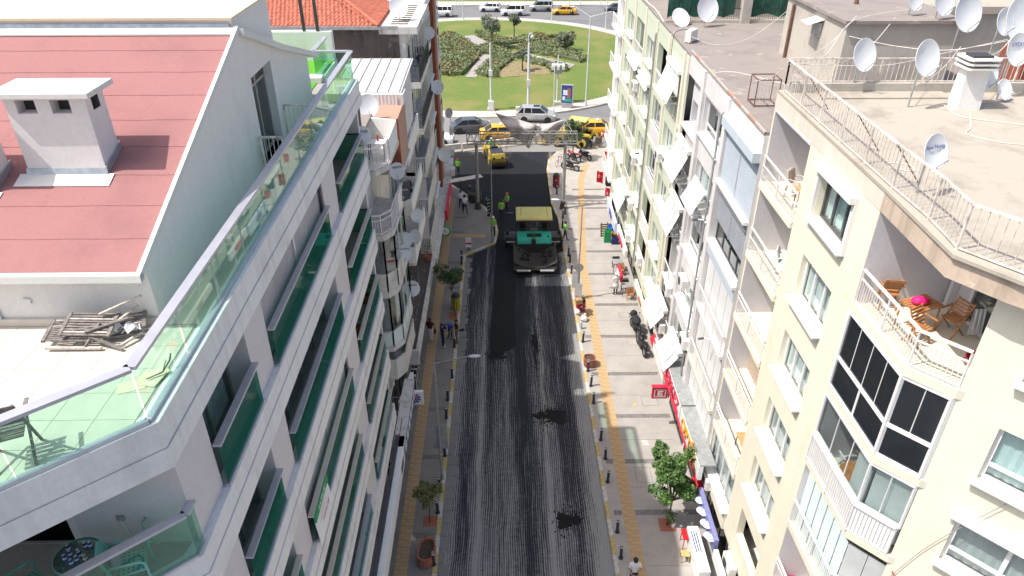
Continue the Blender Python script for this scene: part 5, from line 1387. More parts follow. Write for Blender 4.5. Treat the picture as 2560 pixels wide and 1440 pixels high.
# last block at the corner, mostly hidden
R4 = thing('corner_block', 'narrow white block with red sign band at the far right corner of the street', 'building', (RX + .1, ry(56.7), 0), R(-90))
wd = MB(); hs = [(-3.4, -.5, f + .7, f + 2.2) for f in F3]; wall_holes(wd, -4.6, 0, .1, 17.5, hs, 0, .25); wd.quad((-4.6, 0, .1), (-4.6, 9, .1), (-4.6, 9, 17.5), (-4.6, 0, 17.5)); wd.build('facade_wall', 'white_render', R4)
MB().box(-4.62, 0, -.02, 9, 17.501, 17.6).build('roof_slab', 'roof_screed_dark', R4)
MB().box(-4.64, .0, -.05, -.021, 17.0, 17.5).build('red_band', 'flag_red', R4)
for h in hs:
    window(R4, h[0], h[1], h[2], h[3], .18, 'pvc_white', 'glass_clear', 2, 'curtain_white', ('sill_white', .05, -.1)); railing(R4, [(-4.4, -.35), (-.2, -.35)], h[2] - .7, .9, 'rail_white', .2, .008, .025)
    MB().box(-4.5, -.1, -.42, -.001, h[2] - .86, h[2] - .7).build('balcony_slab', 'sill_white', R4)

# ---------------------------------------------------------------- awnings, air conditioners
def awning(label, Yn, Yf, z, out, drop, mat='awning_white', strips=4, box=True, arms=True):
    """sun awning on the right facades: cassette at the wall, sloping fabric strips, front bar"""
    L = ry(Yf) - ry(Yn)
    t = thing('awning', label, 'awning', (RX - .05, ry(Yf), rzz(z)), R(-90), 'awnings on the right-hand facades')
    if box: MB().box(0, L, -.24, .04, -.03, .2).build('cassette', 'sill_white' if mat != 'awning_old' else 'awning_old', t, bevel=.03)
    w = L / strips
    for i in range(strips):
        m = MB(); n = 5; vs = []
        for k in range(n + 1):
            s = k / n; sag = .04 * math.sin(math.pi * s)
            vs += [(i * w + .028, -.12 - out * s, -.03 - drop * s - sag), ((i + 1) * w - .028, -.12 - out * s, -.03 - drop * s - sag)]
        m.add(vs, [(2 * k, 2 * k + 1, 2 * k + 3, 2 * k + 2) for k in range(n)]); m.build('fabric_strip', mat, t)
    MB().box(-.02, L + .02, -.15 - out, -.10 - out, -.07 - drop, -.03 - drop).build('front_bar', 'aluminium', t)
    for u in (.1, L - .1): m = MB(); m.bar((u, .0, -.03 - drop * 1.05), (u, -.12 - out, -.05 - drop), .03, .03); m.build('arm', 'aluminium', t)
awning('white awning on the top floor of the green block', 36.7, 39.8, 16.9, .5, 1.4, strips=3)
awning('white awning on the far bay of the white block, second floor down', 32.9, 35.5, 14.1, .65, 1.4)
awning('cream two-tone awning below the middle window of the white block', 29.3, 31.4, 13.8, .55, 1.1, 'awning_cream', 3, False)
awning('white awning at the joint of the green and white blocks, third floor', 33.0, 35.55, 11.0, .55, 1.3)
awning('white awning with shabby brown cassette above the motorbike', 33.4, 36.2, 4.6, .7, .95, 'awning_white', 4)
awning('broad white awning above the red shop letters', 29.5, 31.95, 4.6, .7, .95, 'awning_white', 4)
awning('white awning low on the green block above the purple shop sign', 48.8, 52.0, 4.6, .5, 1.2, strips=3)
awning('short rolled awning cassette on the far window of the green block', 48.4, 52.2, 14.2, .25, .2, strips=2)
awning('short rolled awning cassette between two windows of the green block', 44.5, 48.0, 14.0, .2, .2, strips=2)
def rac(label, Y, z, w=.85): ac_unit(label, (RX - .22, ry(Y), rzz(z) - .3), R(-90), w)
for lab, Y, z in [('large air conditioner on the white block beside the drainpipe, above the window sill', 30.7, 8.3), ('air conditioner on the white block under the far glazed balcony', 33.4, 6.2),
                  ('air conditioner on the white block by the lowest railing', 29.0, 5.9), ('air conditioner half hidden between two low awnings', 33.8, 3.5), ('air conditioner under a white sill on the third floor of the green block', 46.9, 8.3),
                  ('air conditioner on the far corner of the green block above the yellow taxi', 58.2, 8.0), ('air conditioner beside the large white awning of the green block', 39.2, 11.6), ('air conditioner above the dark vent on the green block', 46.7, 5.0),
                  ('lowest air conditioner on the green block, over the black vent', 46.6, 2.5), ('air conditioner beside a low window of the green block', 41.8, 3.3), ('air conditioner with potted plant beside the short awnings of the green block', 48.9, 12.8)]:
    rac(lab, Y, z)
ac_unit('white air conditioner above the blue shop sign of the yellow block', (8.8, 22.6, 2.75), R(-90), .9)
ac_unit('white air conditioner low on the yellow block above the orange chair', (8.8, 18.6, 2.2), R(-90), .9)
ac_unit('white air conditioner standing on the roof of the green block', (9.35, 37.5, RT3 - .02), R(-125), .85)
ac_unit('air conditioner on the chamfered corner of the yellow block', (11.95, 9.5, 12.4), R(-48), .9)
# downpipes, conduits and CCTV arms
for k, (Y, x, z0, z1, lab) in enumerate([(28.9, 8.70, 2.6, 17.6, 'grey drainpipe on the white block beside the roller shutters'), (43.9, 8.70, 2.1, 17.5, 'thin pipe bundle down the green block')]):
    m = MB(); m.tube((x, ry(Y), z0), (x, ry(Y), z1), .05, .05, 8); m.tube((x, ry(Y), z1), (x + .25, ry(Y), z1 + .3), .05, .05, 8); tag(m.build('drainpipe', 'galv'), lab, 'pipe')
for k, (px, py, Y, z, lab) in enumerate([(0, 0, 25.4, 8.6, 'white wall camera arm on the white block'), (0, 0, 43.9, 9.9, 'white camera arm on the green block pilaster'), (0, 0, 28.9, 12.6, 'small white camera arm near the grey shutter')]):
    t = thing('wall_camera', lab, 'camera', (RX - .05, ry(Y), rzz(z))); MB().tube((0, 0, 0), (-.42, .1, .02), .03, .03, 8).build('arm', 'pvc_white', t); MB().tube((-.38, .1, .02), (-.62, .12, -.03), .05, .05, 10).build('lens_housing', 'ac_dark', t)

# ---------------------------------------------------------------- roof clutter on the right
def D(lab, x, y, z, rz, **k):
    if x < 0: k['r'] *= .86
    return dish(lab, (x, y, z), R(rz), **k)
D('large satellite dish with handwriting nearest the camera on the yellow roof edge', 9.62, 15.35, 20.0, 22, r=.36, pole=1.05, tilt=20, txt=('Yeni Nuray', .13, .3, 'ink_blue'))
D('satellite dish on a rusty leaning mast in the middle of the yellow roof', 12.45, 21.7, 20.0, 22, r=.48, pole=1.5, tilt=18)
D('satellite dish fixed to the back railing of the yellow roof', 11.35, 23.3, 20.1, 22, r=.46, pole=1.1, tilt=18)
D('satellite dish at the left rear of the stair house roof', 15.9, 29.6, 20.98, 22, r=.38, pole=.75, tilt=18)
D('satellite dish in the centre of the stair house roof row', 16.6, 28.9, 20.98, 22, r=.52, pole=.85, tilt=18)
D('satellite dish on a tall white pole behind the louvred chimney', 16.6, 27.2, 18.2, 17, r=.60, pole=3.5, tilt=18)
D('small dish in front of the biggest dish, upper right', 16.6, 25.0, 20.0, 22, r=.40, pole=1.85, tilt=18)
D('biggest satellite dish with orange stain, upper right', 17.3, 25.2, 20.0, 12, r=.72, pole=1.9, tilt=18)
D('dish with blue lettering at the right edge', 15.9, 22.9, 20.0, 17, r=.45, pole=1.45, tilt=18, txt=('UYDU', .16, .35, 'ink_blue'))
D('dish beside the louvred chimney', 14.75, 22.1, 20.0, 22, r=.36, pole=.9, tilt=18)
D('low dish lying behind the roof railing', 15.6, 22.4, 20.0, 22, r=.3, pole=.35, tilt=30)
D('white dish standing before the green net fence', 10.9, 41.0, RT3, 17, r=.62, pole=.9, tilt=18)
D('white dish lying low at the left end of the green net fence', 9.6, 41.4, RT3, 17, r=.5, pole=.35, tilt=40)
# concrete stair house on the white block roof
t = thing('stair_house', 'grey concrete stair house on the roof of the white block', 'roof hut', (13.1, 28.7, RT2))
m = MB(); m.prism([(0, 0), (4.3, 0), (4.3, 5.8), (-.3, 5.8)], 0, 2.5); m.build('wall', 'concrete_wall', t)
MB().prism([(-.15, -.15), (4.5, -.15), (4.5, 6), (-.45, 6)], 2.501, 2.62).build('roof', 'roof_screed_dark', t)
MB().box(-.26, -.12, 2.0, 2.7, 1.55, 2.1).build('vent_window', 'galv', t); m = MB(); m.quad((-.75, 1.9, 2.05), (-.1, 1.9, 2.25), (-.1, 2.8, 2.25), (-.75, 2.8, 2.05)); m.build('vent_hood', 'sill_white', t)
MB().tube((-.35, 4.9, 0), (-.35, 4.9, 2.3), .07, .07, 8).build('downpipe', 'rust', t)
MB().tube((1.6, 3.2, 2.62), (1.6, 3.2, 2.8), .1, .08, 10).build('vent_cap', 'rust', t)
# welded frame (dog cage like) on the white roof
t = thing('steel_frame', 'rusty welded steel frame standing on the roof of the white block', 'frame', (9.25, 26.4, RT2))
m = MB()
for x in (0, .85):
    for y in (0, .8): m.bar((x, y, 0), (x, y, 1.0), .03)
for z in (.05, 1.0):
    m.bar((0, 0, z), (.85, 0, z), .035); m.bar((0, .8, z), (.85, .8, z), .035); m.bar((0, 0, z), (0, .8, z), .035); m.bar((.85, 0, z), (.85, .8, z), .035)
m.build('frame', 'rust', t)
m = MB()
for k in range(7): m.bar((.05 + k * .12, .0, .05), (.05 + k * .12, .0, .8), .015)
m.build('rods', 'rail_rusty', t)
# fence with green net at the back of the green roof
t = thing('net_fence', 'iron fence hung with torn green shade net across the green block roof', 'fence', (9.0, 42.0, RT3))
m = MB()
for k in range(62): m.bar((k * .12, 0, .1), (k * .12, 0, 1.5), .018)
for z in (.1, .75, 1.5): m.bar((0, 0, z), (7.4, 0, z), .03, .03)
m.build('iron_bars', 'rail_dark', t)
m = MB(); N = 40; vs = []
for i in range(N + 1):
    x = i * 7.4 / N; vs += [(x, .05 + .05 * math.sin(i * 1.1), .25 + .2 * abs(math.sin(i * .37))), (x, .05 + .05 * math.sin(i * 1.4 + 1), 1.35 + .12 * math.sin(i * .9))]
m.add(vs, [(2 * i, 2 * i + 2, 2 * i + 3, 2 * i + 1) for i in range(N) if i not in (20, 21)]); m.build('net', 'net_green', t)
for x in (4.3,): MB().box(x - .25, x + .25, -.3, .2, 0, 2.0).build('concrete_post', 'concrete_wall', t)
MB().box(-.1, 7.6, -.14, .0, -.0, .16).build('kerb', 'concrete_wall', t)
t = thing('roof_hut', 'beige roof hut with flat slab roof behind the green net fence', 'roof hut', (10.5, 43.5, RT3)); MB().box(0, 7, 0, 5, 0, 1.5).build('wall', 'concrete_wall', t); MB().box(-.2, 7.2, -.2, 5.2, 1.501, 1.65).build('roof', 'white_render', t)
# rear buildings closing the upper right corner
t = thing('rear_house', 'brown and white rear house behind the satellite dishes', 'building', (18.2, 27.5, 0)); MB().box(0, 14, 6, 20, 0, 20.5).build('wall', 'concrete_wall', t); MB().box(-.3, 14, 5.7, 20, 20.501, 20.8).build('roof', 'roof_screed', t); MB().box(1, 2.4, -.5, 1.0, 18.2, 20.3).build('brick_hut', 'oxide_wall', t); MB().box(0, 14, -1, 5.9, 0, 18.2).build('low_wing', 'roof_screed_dark', t)
t = thing('rear_apartment_house', 'pale rear apartment house with white balcony band at the top edge', 'building', (12, 52, 0)); MB().box(1.5, 30, 6, 20, 0, 19.5).build('wall', 'yellow_render', t); MB().box(1.3, 30, 5.7, 6, 18.2, 18.9).build('balcony_band', 'sill_white', t)
for k in range(5): MB().box(3 + k * 3.4, 5 + k * 3.4, 5.9, 5.99, 16.4, 17.9).build('window', 'car_glass', t)
# loose cables on the roofs
def cable(label, pts, r=.012, mat='cable_white'):
    m = MB(); P = [Vector(p) for p in pts]
    q = []
    for i in range(len(P) - 1):
        for k in range(6):
            s = k / 6; a = P[max(0, i - 1)]; b = P[i]; c = P[i + 1]; d = P[min(len(P) - 1, i + 2)]
            q.append(.5 * ((2 * b) + (c - a) * s + (2 * a - 5 * b + 4 * c - d) * s * s + (3 * b - a - 3 * c + d) * s ** 3))
    q.append(P[-1]); m.path(q, r, 5, 0); tag(m.build('cable', mat), label, 'cable')
z = 20.02
cable('white cable looping over the yellow roof towards the chimney', [(13.6, 22.0, z), (13.5, 20.9, z), (14.5, 20.3, z), (15.6, 19.8, z), (17, 19.4, z)])
cable('white cable loop lying on the right of the yellow roof', [(14.0, 21.2, z), (13.3, 19.9, z), (12.9, 19.3, z), (13.6, 18.6, z), (14.8, 18.5, z), (16, 19.0, z)])
cable('coil of white cable on the roof by the near railing', [(9.7, 16.9, z), (10.1, 16.7, z), (10.2, 17.1, z), (9.8, 17.25, z), (9.65, 16.95, z), (10.0, 16.8, z), (10.15, 17.0, z)])
cable('white cable strung from the railing corner to the stair house dishes', [(9.1, 23.3, 21.0), (11, 25.3, 20.7), (13.2, 28.5, 21.2), (15.9, 29.6, 21.4)])
cable('second white cable strung across to the roof dishes', [(9.1, 23.4, 20.9), (12.4, 24, 20.7), (14.5, 24.6, 20.9), (17.2, 25.4, 21.2)])
cable('white cable crossing the dark roof of the white block', [(8.95, 31.0, RT2 + .02), (9.6, 30.0, RT2 + .3), (11.5, 27, RT2 + .5), (9.1, 23.6, 20.9)])
cable('long white cable sagging over the green block roof', [(9.1, 37.2, RT3 + .4), (10.5, 36.6, RT3 + .05), (12.5, 37.5, RT3 + .3), (15.5, 40.5, RT3 + 1.3)])
cable('black cable draped over the roof edge of the green block', [(9.3, 37.8, RT3 + .5), (9.0, 38.3, RT3 + .4), (8.75, 38.7, RT3 + .05), (8.72, 38.7, RT3 - 1.2)], .016, 'cable_black')
cable('bundle of white cables along the green roof edge', [(8.85, 42, RT3 + .05), (8.95, 45, RT3 + .1), (8.9, 48, RT3 + .06), (9.0, 53, RT3 + .12)], .03)
for i_, (a_, b_, h_) in enumerate([((9.1, 23.3, 20.9), (13.4, 28.8, 21.3), -.3), ((10.2, 23.2, 20.9), (15.0, 29.0, 21.2), -.5), ((13.2, 28.6, 20.6), (17.3, 25.3, 21.2), -.4), ((12.4, 21.9, 20.6), (16.6, 26.9, 20.6), -.3), ((9.2, 26.6, RT2 + .9), (9.3, 23.6, 20.95), -.15), ((14.3, 22.0, 21.5), (17.2, 25.1, 21.5), -.3)]):
    A_, B_ = Vector(a_), Vector(b_)
    cable('pale slack cable over the right-hand roofs, %s of six' % ORD[i_], [A_, A_.lerp(B_, .33) + Vector((0, 0, h_ * .8)), A_.lerp(B_, .66) + Vector((0, 0, h_)), B_])
cable('thin grey cable running diagonally down the chamfered yellow wall', [(12.3, 9.5, 18.5), (11.2, 10.6, 15.5), (10.35, 11.6, 12.5), (9.95, 12.05, 10.5)], .010, 'galv')
cable('brown hose hanging from the corner balcony of the yellow block', [(9.95, 12.0, 10.9), (10.15, 11.75, 10.6), (10.8, 11.1, 10.3), (11.6, 10.2, 10.2)], .022, 'terracotta')

# ---------------------------------------------------------------- furniture on the right balconies
def table(label, loc, rz, w, d, h, top='wood_light', leg='wood_orange', round_=False, slats=0):
    t = thing('table', label, 'table', loc, rz)
    if round_: m = MB(); m.lathe([(.001, 0), (w, 0), (w + .01, .015), (w, .03), (.001, .03)], 28, (0, 0, h - .03)); m.build('top', top, t)
    elif slats:
        for k in range(slats): y = -d / 2 + k * d / slats; MB().box(-w / 2, w / 2, y + .006, y + d / slats - .006, h - .025, h).build('top_slat', top, t)
    else: MB().box(-w / 2, w / 2, -d / 2, d / 2, h - .03, h).build('top', top, t, bevel=.006)
    for sx in (-1, 1):
        for sy in (-1, 1): m = MB(); q = .62 if round_ else .44; m.bar((sx * w * q, sy * (w if round_ else d) * q, 0), (sx * w * q * .9, sy * (w if round_ else d) * q * .9, h - .03), .035); m.build('leg', leg, t)
    return t
f0 = FZ[0] + .002
table('orange slatted wooden table with pink bag on the top corner balcony', (10.0, 14.55, f0), R(20), .85, .6, .72, 'wood_orange', 'wood_orange', slats=7)
folding_chair('orange wooden folding chair against the wall of the top corner balcony', (9.75, 15.55, f0), R(170), 'wood_orange', group=None)
folding_chair('orange wooden chair with a white cloth over it by the sliding door', (10.75, 14.3, f0), R(-70), 'wood_orange')
folding_chair('orange wooden chair pushed under the balcony table nearest the railing', (9.75, 13.95, f0), R(30), 'wood_orange')
m = MB(); n = 6
for i in range(n): m.quad((10.95 + .05 * i, 14.05 + .02 * (i % 2), f0 + .86), (11.0 + .05 * i, 14.05 + .02 * ((i + 1) % 2), f0 + .86), (10.98 + .06 * i, 13.95, f0 + .2), (10.93 + .06 * i, 13.95, f0 + .2))
tag(m.build('towel', 'cloth_white'), 'white towel hanging over the wooden chair on the top corner balcony', 'towel')
t = thing('shopping_bag', 'crumpled pink bag on the slatted balcony table', 'bag', (9.9, 14.5, f0 + .72)); m = MB(); m.ball((0, 0, .1), .16, 9, 6, 0, (1.3, .9, .7)); m.build('bag', 'pink_plastic', t); m = MB(); m.ball((.2, .05, .07), .09, 8, 5, 0, (1, 1, .8)); m.build('fruit', 'red_plastic', t)
def basket(label, loc, mat, r=.24):
    t = thing('plastic_basin', label, 'basin', loc); m = MB(); m.lathe([(.001, .01), (r * .7, .01), (r * .98, .2), (r * 1.08, .21), (r * 1.08, .225), (r * .95, .215), (r * .66, .03), (.001, .03)], 20); m.build('bowl', mat, t, smooth=True)
    for s in (-1, 1): m = MB(); m.path([(s * r, -.08, .2), (s * r * 1.3, -.05, .2), (s * r * 1.3, .05, .2), (s * r, .08, .2)], .014); m.build('handle', mat, t)
basket('red plastic basin on the top corner balcony floor', (10.75, 13.0, f0), 'red_plastic', .3)
basket('pink plastic basin on the fifth-floor balcony of the yellow block', (9.55, 15.3, FZ[4] + .002), 'pink_plastic', .26)
f2 = FZ[2] + .002
table('round brown wooden table on the curtained corner balcony', (9.75, 14.3, f2), 0, .5, 1, .74, 'wood_orange', 'rail_dark', True)
folding_chair('white metal chair tucked at the round brown table', (9.8, 13.75, f2), R(20), 'rail_white'); folding_chair('white chair behind the round brown table', (9.9, 15.1, f2), R(180), 'pvc_white')
def mono_chair(label, loc, rz, mat='pvc_white'):
    t = thing('monobloc_chair', label, 'chair', loc, rz); m = MB(); m.box(-.24, .24, -.22, .22, .40, .43); m.build('seat', mat, t, bevel=.01)
    for x in (-.24, .24):
        for y in (-.22, .24): m = MB(); m.bar((x * 1.1, y * 1.1, 0), (x * .95, y * .95, .42), .05); m.build('leg', mat, t)
        m = MB(); m.path([(x * 1.05, -.22, .42), (x * 1.15, -.2, .64), (x * 1.15, .15, .66), (x, .25, .6)], .022); m.build('armrest', mat, t)
    for k in range(5): m = MB(); u = -.17 + k * .085; m.bar((u, .23, .43), (u * 1.08, .32, .86), .055, .014); m.build('back_slat', mat, t)
    m = MB(); m.path([(-.23, .25, .6), (-.2, .33, .88), (0, .34, .92), (.2, .33, .88), (.23, .25, .6)], .025); m.build('back_rim', mat, t)
mono_chair('white plastic armchair on the second narrow balcony of the yellow block', (9.75, 21.9, FZ[1] + .002), R(60))
table('round white plastic table on the second narrow balcony', (9.6, 21.0, FZ[1] + .002), 0, .42, .9, .72, 'pvc_white', 'pvc_white', True)
table('beige table with patterned cloth on the top narrow balcony', (9.6, 21.0, FZ[0] + .002), 0, .6, .9, .74, 'wood_light', 'wood_orange')
mono_chair('brown armchair with printed throw on the top narrow balcony', (9.7, 22.2, FZ[0] + .002), R(40), 'awning_old'); mono_chair('dark brown round-backed chair at the right of the top narrow balcony', (10.1, 20.8, FZ[0] + .002), R(-120), 'oxide_wall')
t = thing('cabinet', 'yellow open cabinet on the third narrow balcony', 'cabinet', (9.7, 20.75, FZ[2] + .002)); MB().box(-.3, .3, -.35, .35, 0, .85).build('carcass', 'wood_light', t); MB().box(-.24, .24, -.352, -.349, .05, .8).build('opening', 'machine_brown', t); MB().box(-.32, .32, -.37, .37, .851, .88).build('top', 'canopy_yellow', t)
table('small white folding table on the fourth narrow balcony', (9.75, 20.95, FZ[3] + .002), 0, .55, .6, .72, 'sill_white', 'rust')
table('light wooden table with an ashtray on the fifth narrow balcony', (9.65, 21.5, FZ[4] + .002), 0, .6, .95, .72, 'wood_light', 'rail_dark')
mono_chair('white plastic chair at the wooden table on the fifth narrow balcony', (9.75, 20.65, FZ[4] + .002), R(150))
# ================================================================ LEFT: old block with hexagonal bays
# facade coordinates: u = Y - 25.8, y = -5 - X
L2 = thing('old_bay_block', 'shabby off-white old block with hexagonal bay balconies on the left', 'building', (-5.0, 25.8, 0), R(90))
MB().box(.05, 16.9, 1.35, 9, .1, 13.2).build('main_wall', 'aged_white', L2)
MB().box(.05, 7.2, 1.35, 9, 13.201, 16.0).build('main_wall', 'aged_white', L2)
MB().box(.05, 7.2, 1.2, 9, 16.001, 16.2).build('roof_slab', 'roof_screed_dark', L2)
MB().box(7.21, 16.9, 3.2, 9, 13.201, 13.3).build('roof_slab', 'roof_screed_dark', L2)
BY = [(2.6, 1.35), (2.7, .45), (3.3, .06), (6.3, .0), (6.7, 1.35)]
def bayp(o): return [(2.55 - o, 1.36), (2.65 - o, .45 - o * .3), (3.3 - o * .4, .06 - o), (6.35 + o * .6, -o), (6.75 + o, 1.36)]
LEV = [15.2, 12.15, 9.15, 6.05, 4.3]
for k, f in enumerate(LEV[:4]):
    MB().prism(bayp(.05), f - .22, f).build('bay_slab', 'aged_white', L2)
# top bay: open balcony, solid right parapet and railing
f = LEV[0]
m = MB(); m.bar((6.3, .03, f + .48), (3.9, .03, f + .48), .1, .96) ; m.bar((6.33, .0, f + .48), (6.72, 1.34, f + .48), .1, .96); m.build('parapet', 'white_render', L2)
railing(L2, [(2.62, 1.3), (2.7, .48), (3.3, .09), (3.88, .08)], f, .95, 'rail_white', .11, .008, .03, hm='sill_white')
MB().box(3.2, 5.0, 1.30, 1.349, f, f + 2.0).build('balcony_door', 'room_dark', L2)
# second bay: railing, ragged parapet; third and fourth glazed; fifth open loggia
f = LEV[1]
railing(L2, [(2.62, 1.3), (2.7, .48), (3.3, .09), (5.0, .05)], f, .95, 'rail_white', .12, .008, .035, mid=.7, hm='sill_white')
m = MB(); m.bar((5.0, .05, f + .45), (6.35, .02, f + .45), .12, .9); m.build('parapet', 'white_render', L2)
MB().box(3.2, 5.0, 1.30, 1.349, f, f + 2.0).build('balcony_door', 'recess_wall', L2)
def glaze_bay(f, z1, low, lowmat, cur, pan='glass_clear'):
    seg = list(zip(BY[:-1], BY[1:])); fr = MB()
    for (a, b), (c, d) in seg:
        n = max(1, round(math.hypot(c - a, d - b) / .95))
        for z, h in ((f + low, .07), (z1 - .04, .08), (f + .04, .08)): fr.bar((a, b, z), (c, d, z), .08, h)
        for i in range(n + 1): fr.bar((a + (c - a) * i / n, b + (d - b) * i / n, f), (a + (c - a) * i / n, b + (d - b) * i / n, z1), .07, .07)
        for i in range(n):
            p = (a + (c - a) * (i + .04) / n, b + (d - b) * (i + .04) / n); q = (a + (c - a) * (i + .96) / n, b + (d - b) * (i + .96) / n)
            m = MB(); m.bar((*p, (f + low + z1) / 2), (*q, (f + low + z1) / 2), .01, z1 - f - low - .1); m.build('bay_pane', pan, L2)
            m = MB(); m.bar((*p, f + low / 2), (*q, f + low / 2), .03, low - .05); m.build('bay_panel', lowmat, L2)
    fr.build('bay_frame', 'aged_white', L2)
    if cur:
        c = MB(); pleats(c, 3.3, 6.2, f + .2, z1 - .1, .3, 40, .03); c.build('curtain', 'curtain_white', L2)
        c = MB()
        for i in range(10): c.quad((2.74, .5 + i * .08, f + .2), (2.74 + .03 * (i % 2), .58 + i * .08, f + .2), (2.74 + .03 * (i % 2), .58 + i * .08, z1 - .1), (2.74, .5 + i * .08, z1 - .1))
        c.build('curtain', 'curtain_grey', L2)
glaze_bay(LEV[2] , LEV[1] - .22, .95, 'aged_white', False)
glaze_bay(LEV[3], LEV[2] - .22, .9, 'blind_pale', True)
f = LEV[4]
MB().prism(bayp(.05), f - .2, f).build('bay_slab', 'aged_white', L2)
m = MB()
for (a, b), (c, d) in zip(BY[:-1], BY[1:]): m.bar((a, b, f + .48), (c, d, f + .48), .08, .95)
m.build('parapet', 'aged_white', L2)
MB().box(.2, 2.4, .9, 1.35, 4.3, 16).build('wall_pier', 'aged_white', L2)
# salmon and oxide-red projecting room with seamed metal roof
MB().box(7.25, 10.2, .06, 3.2, 13.35, 15.9).build('salmon_room', 'salmon_wall', L2)
MB().box(7.235, 7.249, .02, 3.2, 13.3, 15.9).build('oxide_face', 'oxide_wall', L2)
MB().box(7.2, 10.25, -.02, 3.2, 13.1, 13.299).build('floor_slab', 'aged_white', L2)
MB().box(9.35, 10.3, .0, 3.1, 15.901, 16.42).build('penthouse_wall', 'white_panel', L2) 
pw = MB(); n = 30
for i in range(n): pw.quad((9.3 + .015 * (i % 2), .3 + i * .09, 14.7), (9.3 + .015 * ((i + 1) % 2), .3 + (i + 1) * .09, 14.7), (9.3 + .015 * ((i + 1) % 2), .3 + (i + 1) * .09, 16.4), (9.3 + .015 * (i % 2), .3 + i * .09, 16.4))
pw.build('corrugated_wall', 'white_panel', L2)
mr = MB(); mr.extrude([(9.55, 16.42), (15.1, 16.62), (15.1, 16.70), (9.55, 16.50)], 'y', .1, 3.6); o = mr.build('metal_roof', 'metal_roof', L2)
for k in range(7): m = MB(); y = .18 + k * .55; m.extrude([(9.54, 16.5), (15.1, 16.7), (15.1, 16.745), (9.54, 16.545)], 'y', y, y + .04); m.build('roof_seam', 'galv', o)
MB().box(10.3, 15.0, .3, 3.4, 13.3, 16.42).build('penthouse_wall', 'white_panel', L2)
# plain balconies between the red room and the next block
for k, f in enumerate((12.4, 9.4, 6.4)):
    MB().box(10.3, 15.8, .15, 1.36, f - .2, f).build('balcony_slab', 'aged_white', L2)
    MB().box(10.3, 15.8, .12, .22, f, f + (.95 if k != 1 else .9)).build('parapet', 'white_render', L2)
    MB().box(10.3, 10.4, .22, 1.34, f, f + .95).build('parapet', 'white_render', L2)
    window(L2, 11.0, 13.2, f + .1, f + 2.1, 1.28, 'pvc_white', 'glass_clear', 2, 'curtain_grey', room=.06)
# shop canopy roof running along the block
cn = MB(); cn.box(6.2, 17.2, -.05, 1.35, 3.0, 3.16); cn.build('canopy_slab', 'tar_wall', L2)
MB().box(6.15, 17.25, -.22, -.051, 2.75, 3.34).build('canopy_parapet', 'aged_white', L2)
MB().box(6.0, 6.149, -.22, 1.35, 2.4, 3.34).build('canopy_end', 'white_panel', L2)
rb = MB()
for i in range(60):
    u = 6.5 + random.random() * 10.4; y = random.uniform(.1, 1.2); rb.box(u, u + random.uniform(.1, .5), y, y + .06, 3.161, 3.18 + random.random() * .05)
stuff(rb.build('rubble', 'wood_grey', L2))
MB().box(.05, 16.9, 1.0, 1.349, .1, 2.7).build('shop_wall', 'grey_render', L2)
for i in range(4): window(L2, .5 + i * 4.1, 4.2 + i * 4.1, .25, 2.4, .92, 'frame_dark', 'glass_dark', 3, None, room=.06)

# ================================================================ LEFT: corner block with red pilaster
L3 = thing('corner_old_block', 'old white block with iron balconies, brick-red pilaster strip and tiled roof on the left', 'building', (-5.0, 43.0, 0), R(90))
MB().box(0, 18.0, .75, 9.5, .1, 17.55).build('main_wall', 'aged_white', L3)
MB().box(-.06, -.001, 1.1, 9.5, 14.0, 18.0).build('tarred_gable', 'tar_wall', L3)
MB().box(-.1, 6.6, .0, 2.2, 17.551, 17.95).build('roof_slab', 'aged_white', L3)
rs = MB()
for k in range(10): rs.box(.6 + k * .6, .75 + k * .6, .6, 1.6, 17.951, 17.99)
rs.build('roof_battens', 'tar_wall', L3)
for k, f in enumerate((14.75, 11.9, 9.05, 6.2, 3.4)):
    MB().box(.0, 6.4, .02, 1.3, f - .35, f).build('balcony_slab', 'aged_white', L3)
    if k < 2: railing(L3, [(.05, 1.2), (.05, .07), (6.3, .07)], f, 1.0, 'rail_dark', .10, .01, .025)
    else:
        railing(L3, [(.05, 1.2), (.05, .07)], f, .95, 'rail_white', .12, .022, .03); m = MB(); m.box(.1, 6.4, .03, .1, f, f + .9); m.build('parapet', 'aged_white', L3)
    MB().box(.03, .06, .09, .7, f + .95, f + 2.4).build('side_screen', 'recess_wall', L3) if k > 2 else None
    window(L3, .25, 1.6, f + .05, f + 2.05, .68, 'pvc_white', 'glass_clear', 1, 'curtain_white' if k > 1 else None, room=.06)
    window(L3, 2.4, 5.8, f + .05, f + 2.05, .68, 'pvc_white', 'glass_clear', 3, 'curtain_grey', room=.06)
    # windows of the flush part
    window(L3, 7.2, 10.6, f + .5, f + 2.0, .30, 'pvc_white', 'glass_clear', 4, 'curtain_white', ('sill_white', .05, .18), room=.06)
    MB().box(6.9, 11.0, .37, .749, f - .9, f + 2.35).build('bay_wall', 'aged_white', L3)
    window(L3, 14.9, 17.4, f + .5, f + 2.0, .30, 'pvc_white', 'glass_clear', 2, 'curtain_grey', ('sill_white', .05, .18), room=.06)
    MB().box(14.5, 17.7, .37, .749, f - .9, f + 2.35).build('bay_wall', 'aged_white', L3)
for u in (11.6, 13.2): MB().box(u, u + .75, .15, .748, 2.6, 18.2).build('brick_pilaster', 'salmon_wall' if u > 12 else 'oxide_wall', L3)
MB().box(6.6, 18.0, .2, 2.2, 17.551, 18.1).build('roof_parapet', 'white_render', L3)
MB().box(-.2, 18, -.35, .74, 2.5, 2.95).build('canopy', 'aged_white', L3)
MB().box(.2, 17.8, .55, .748, .1, 2.49).build('shop_front', 'frame_dark', L3)
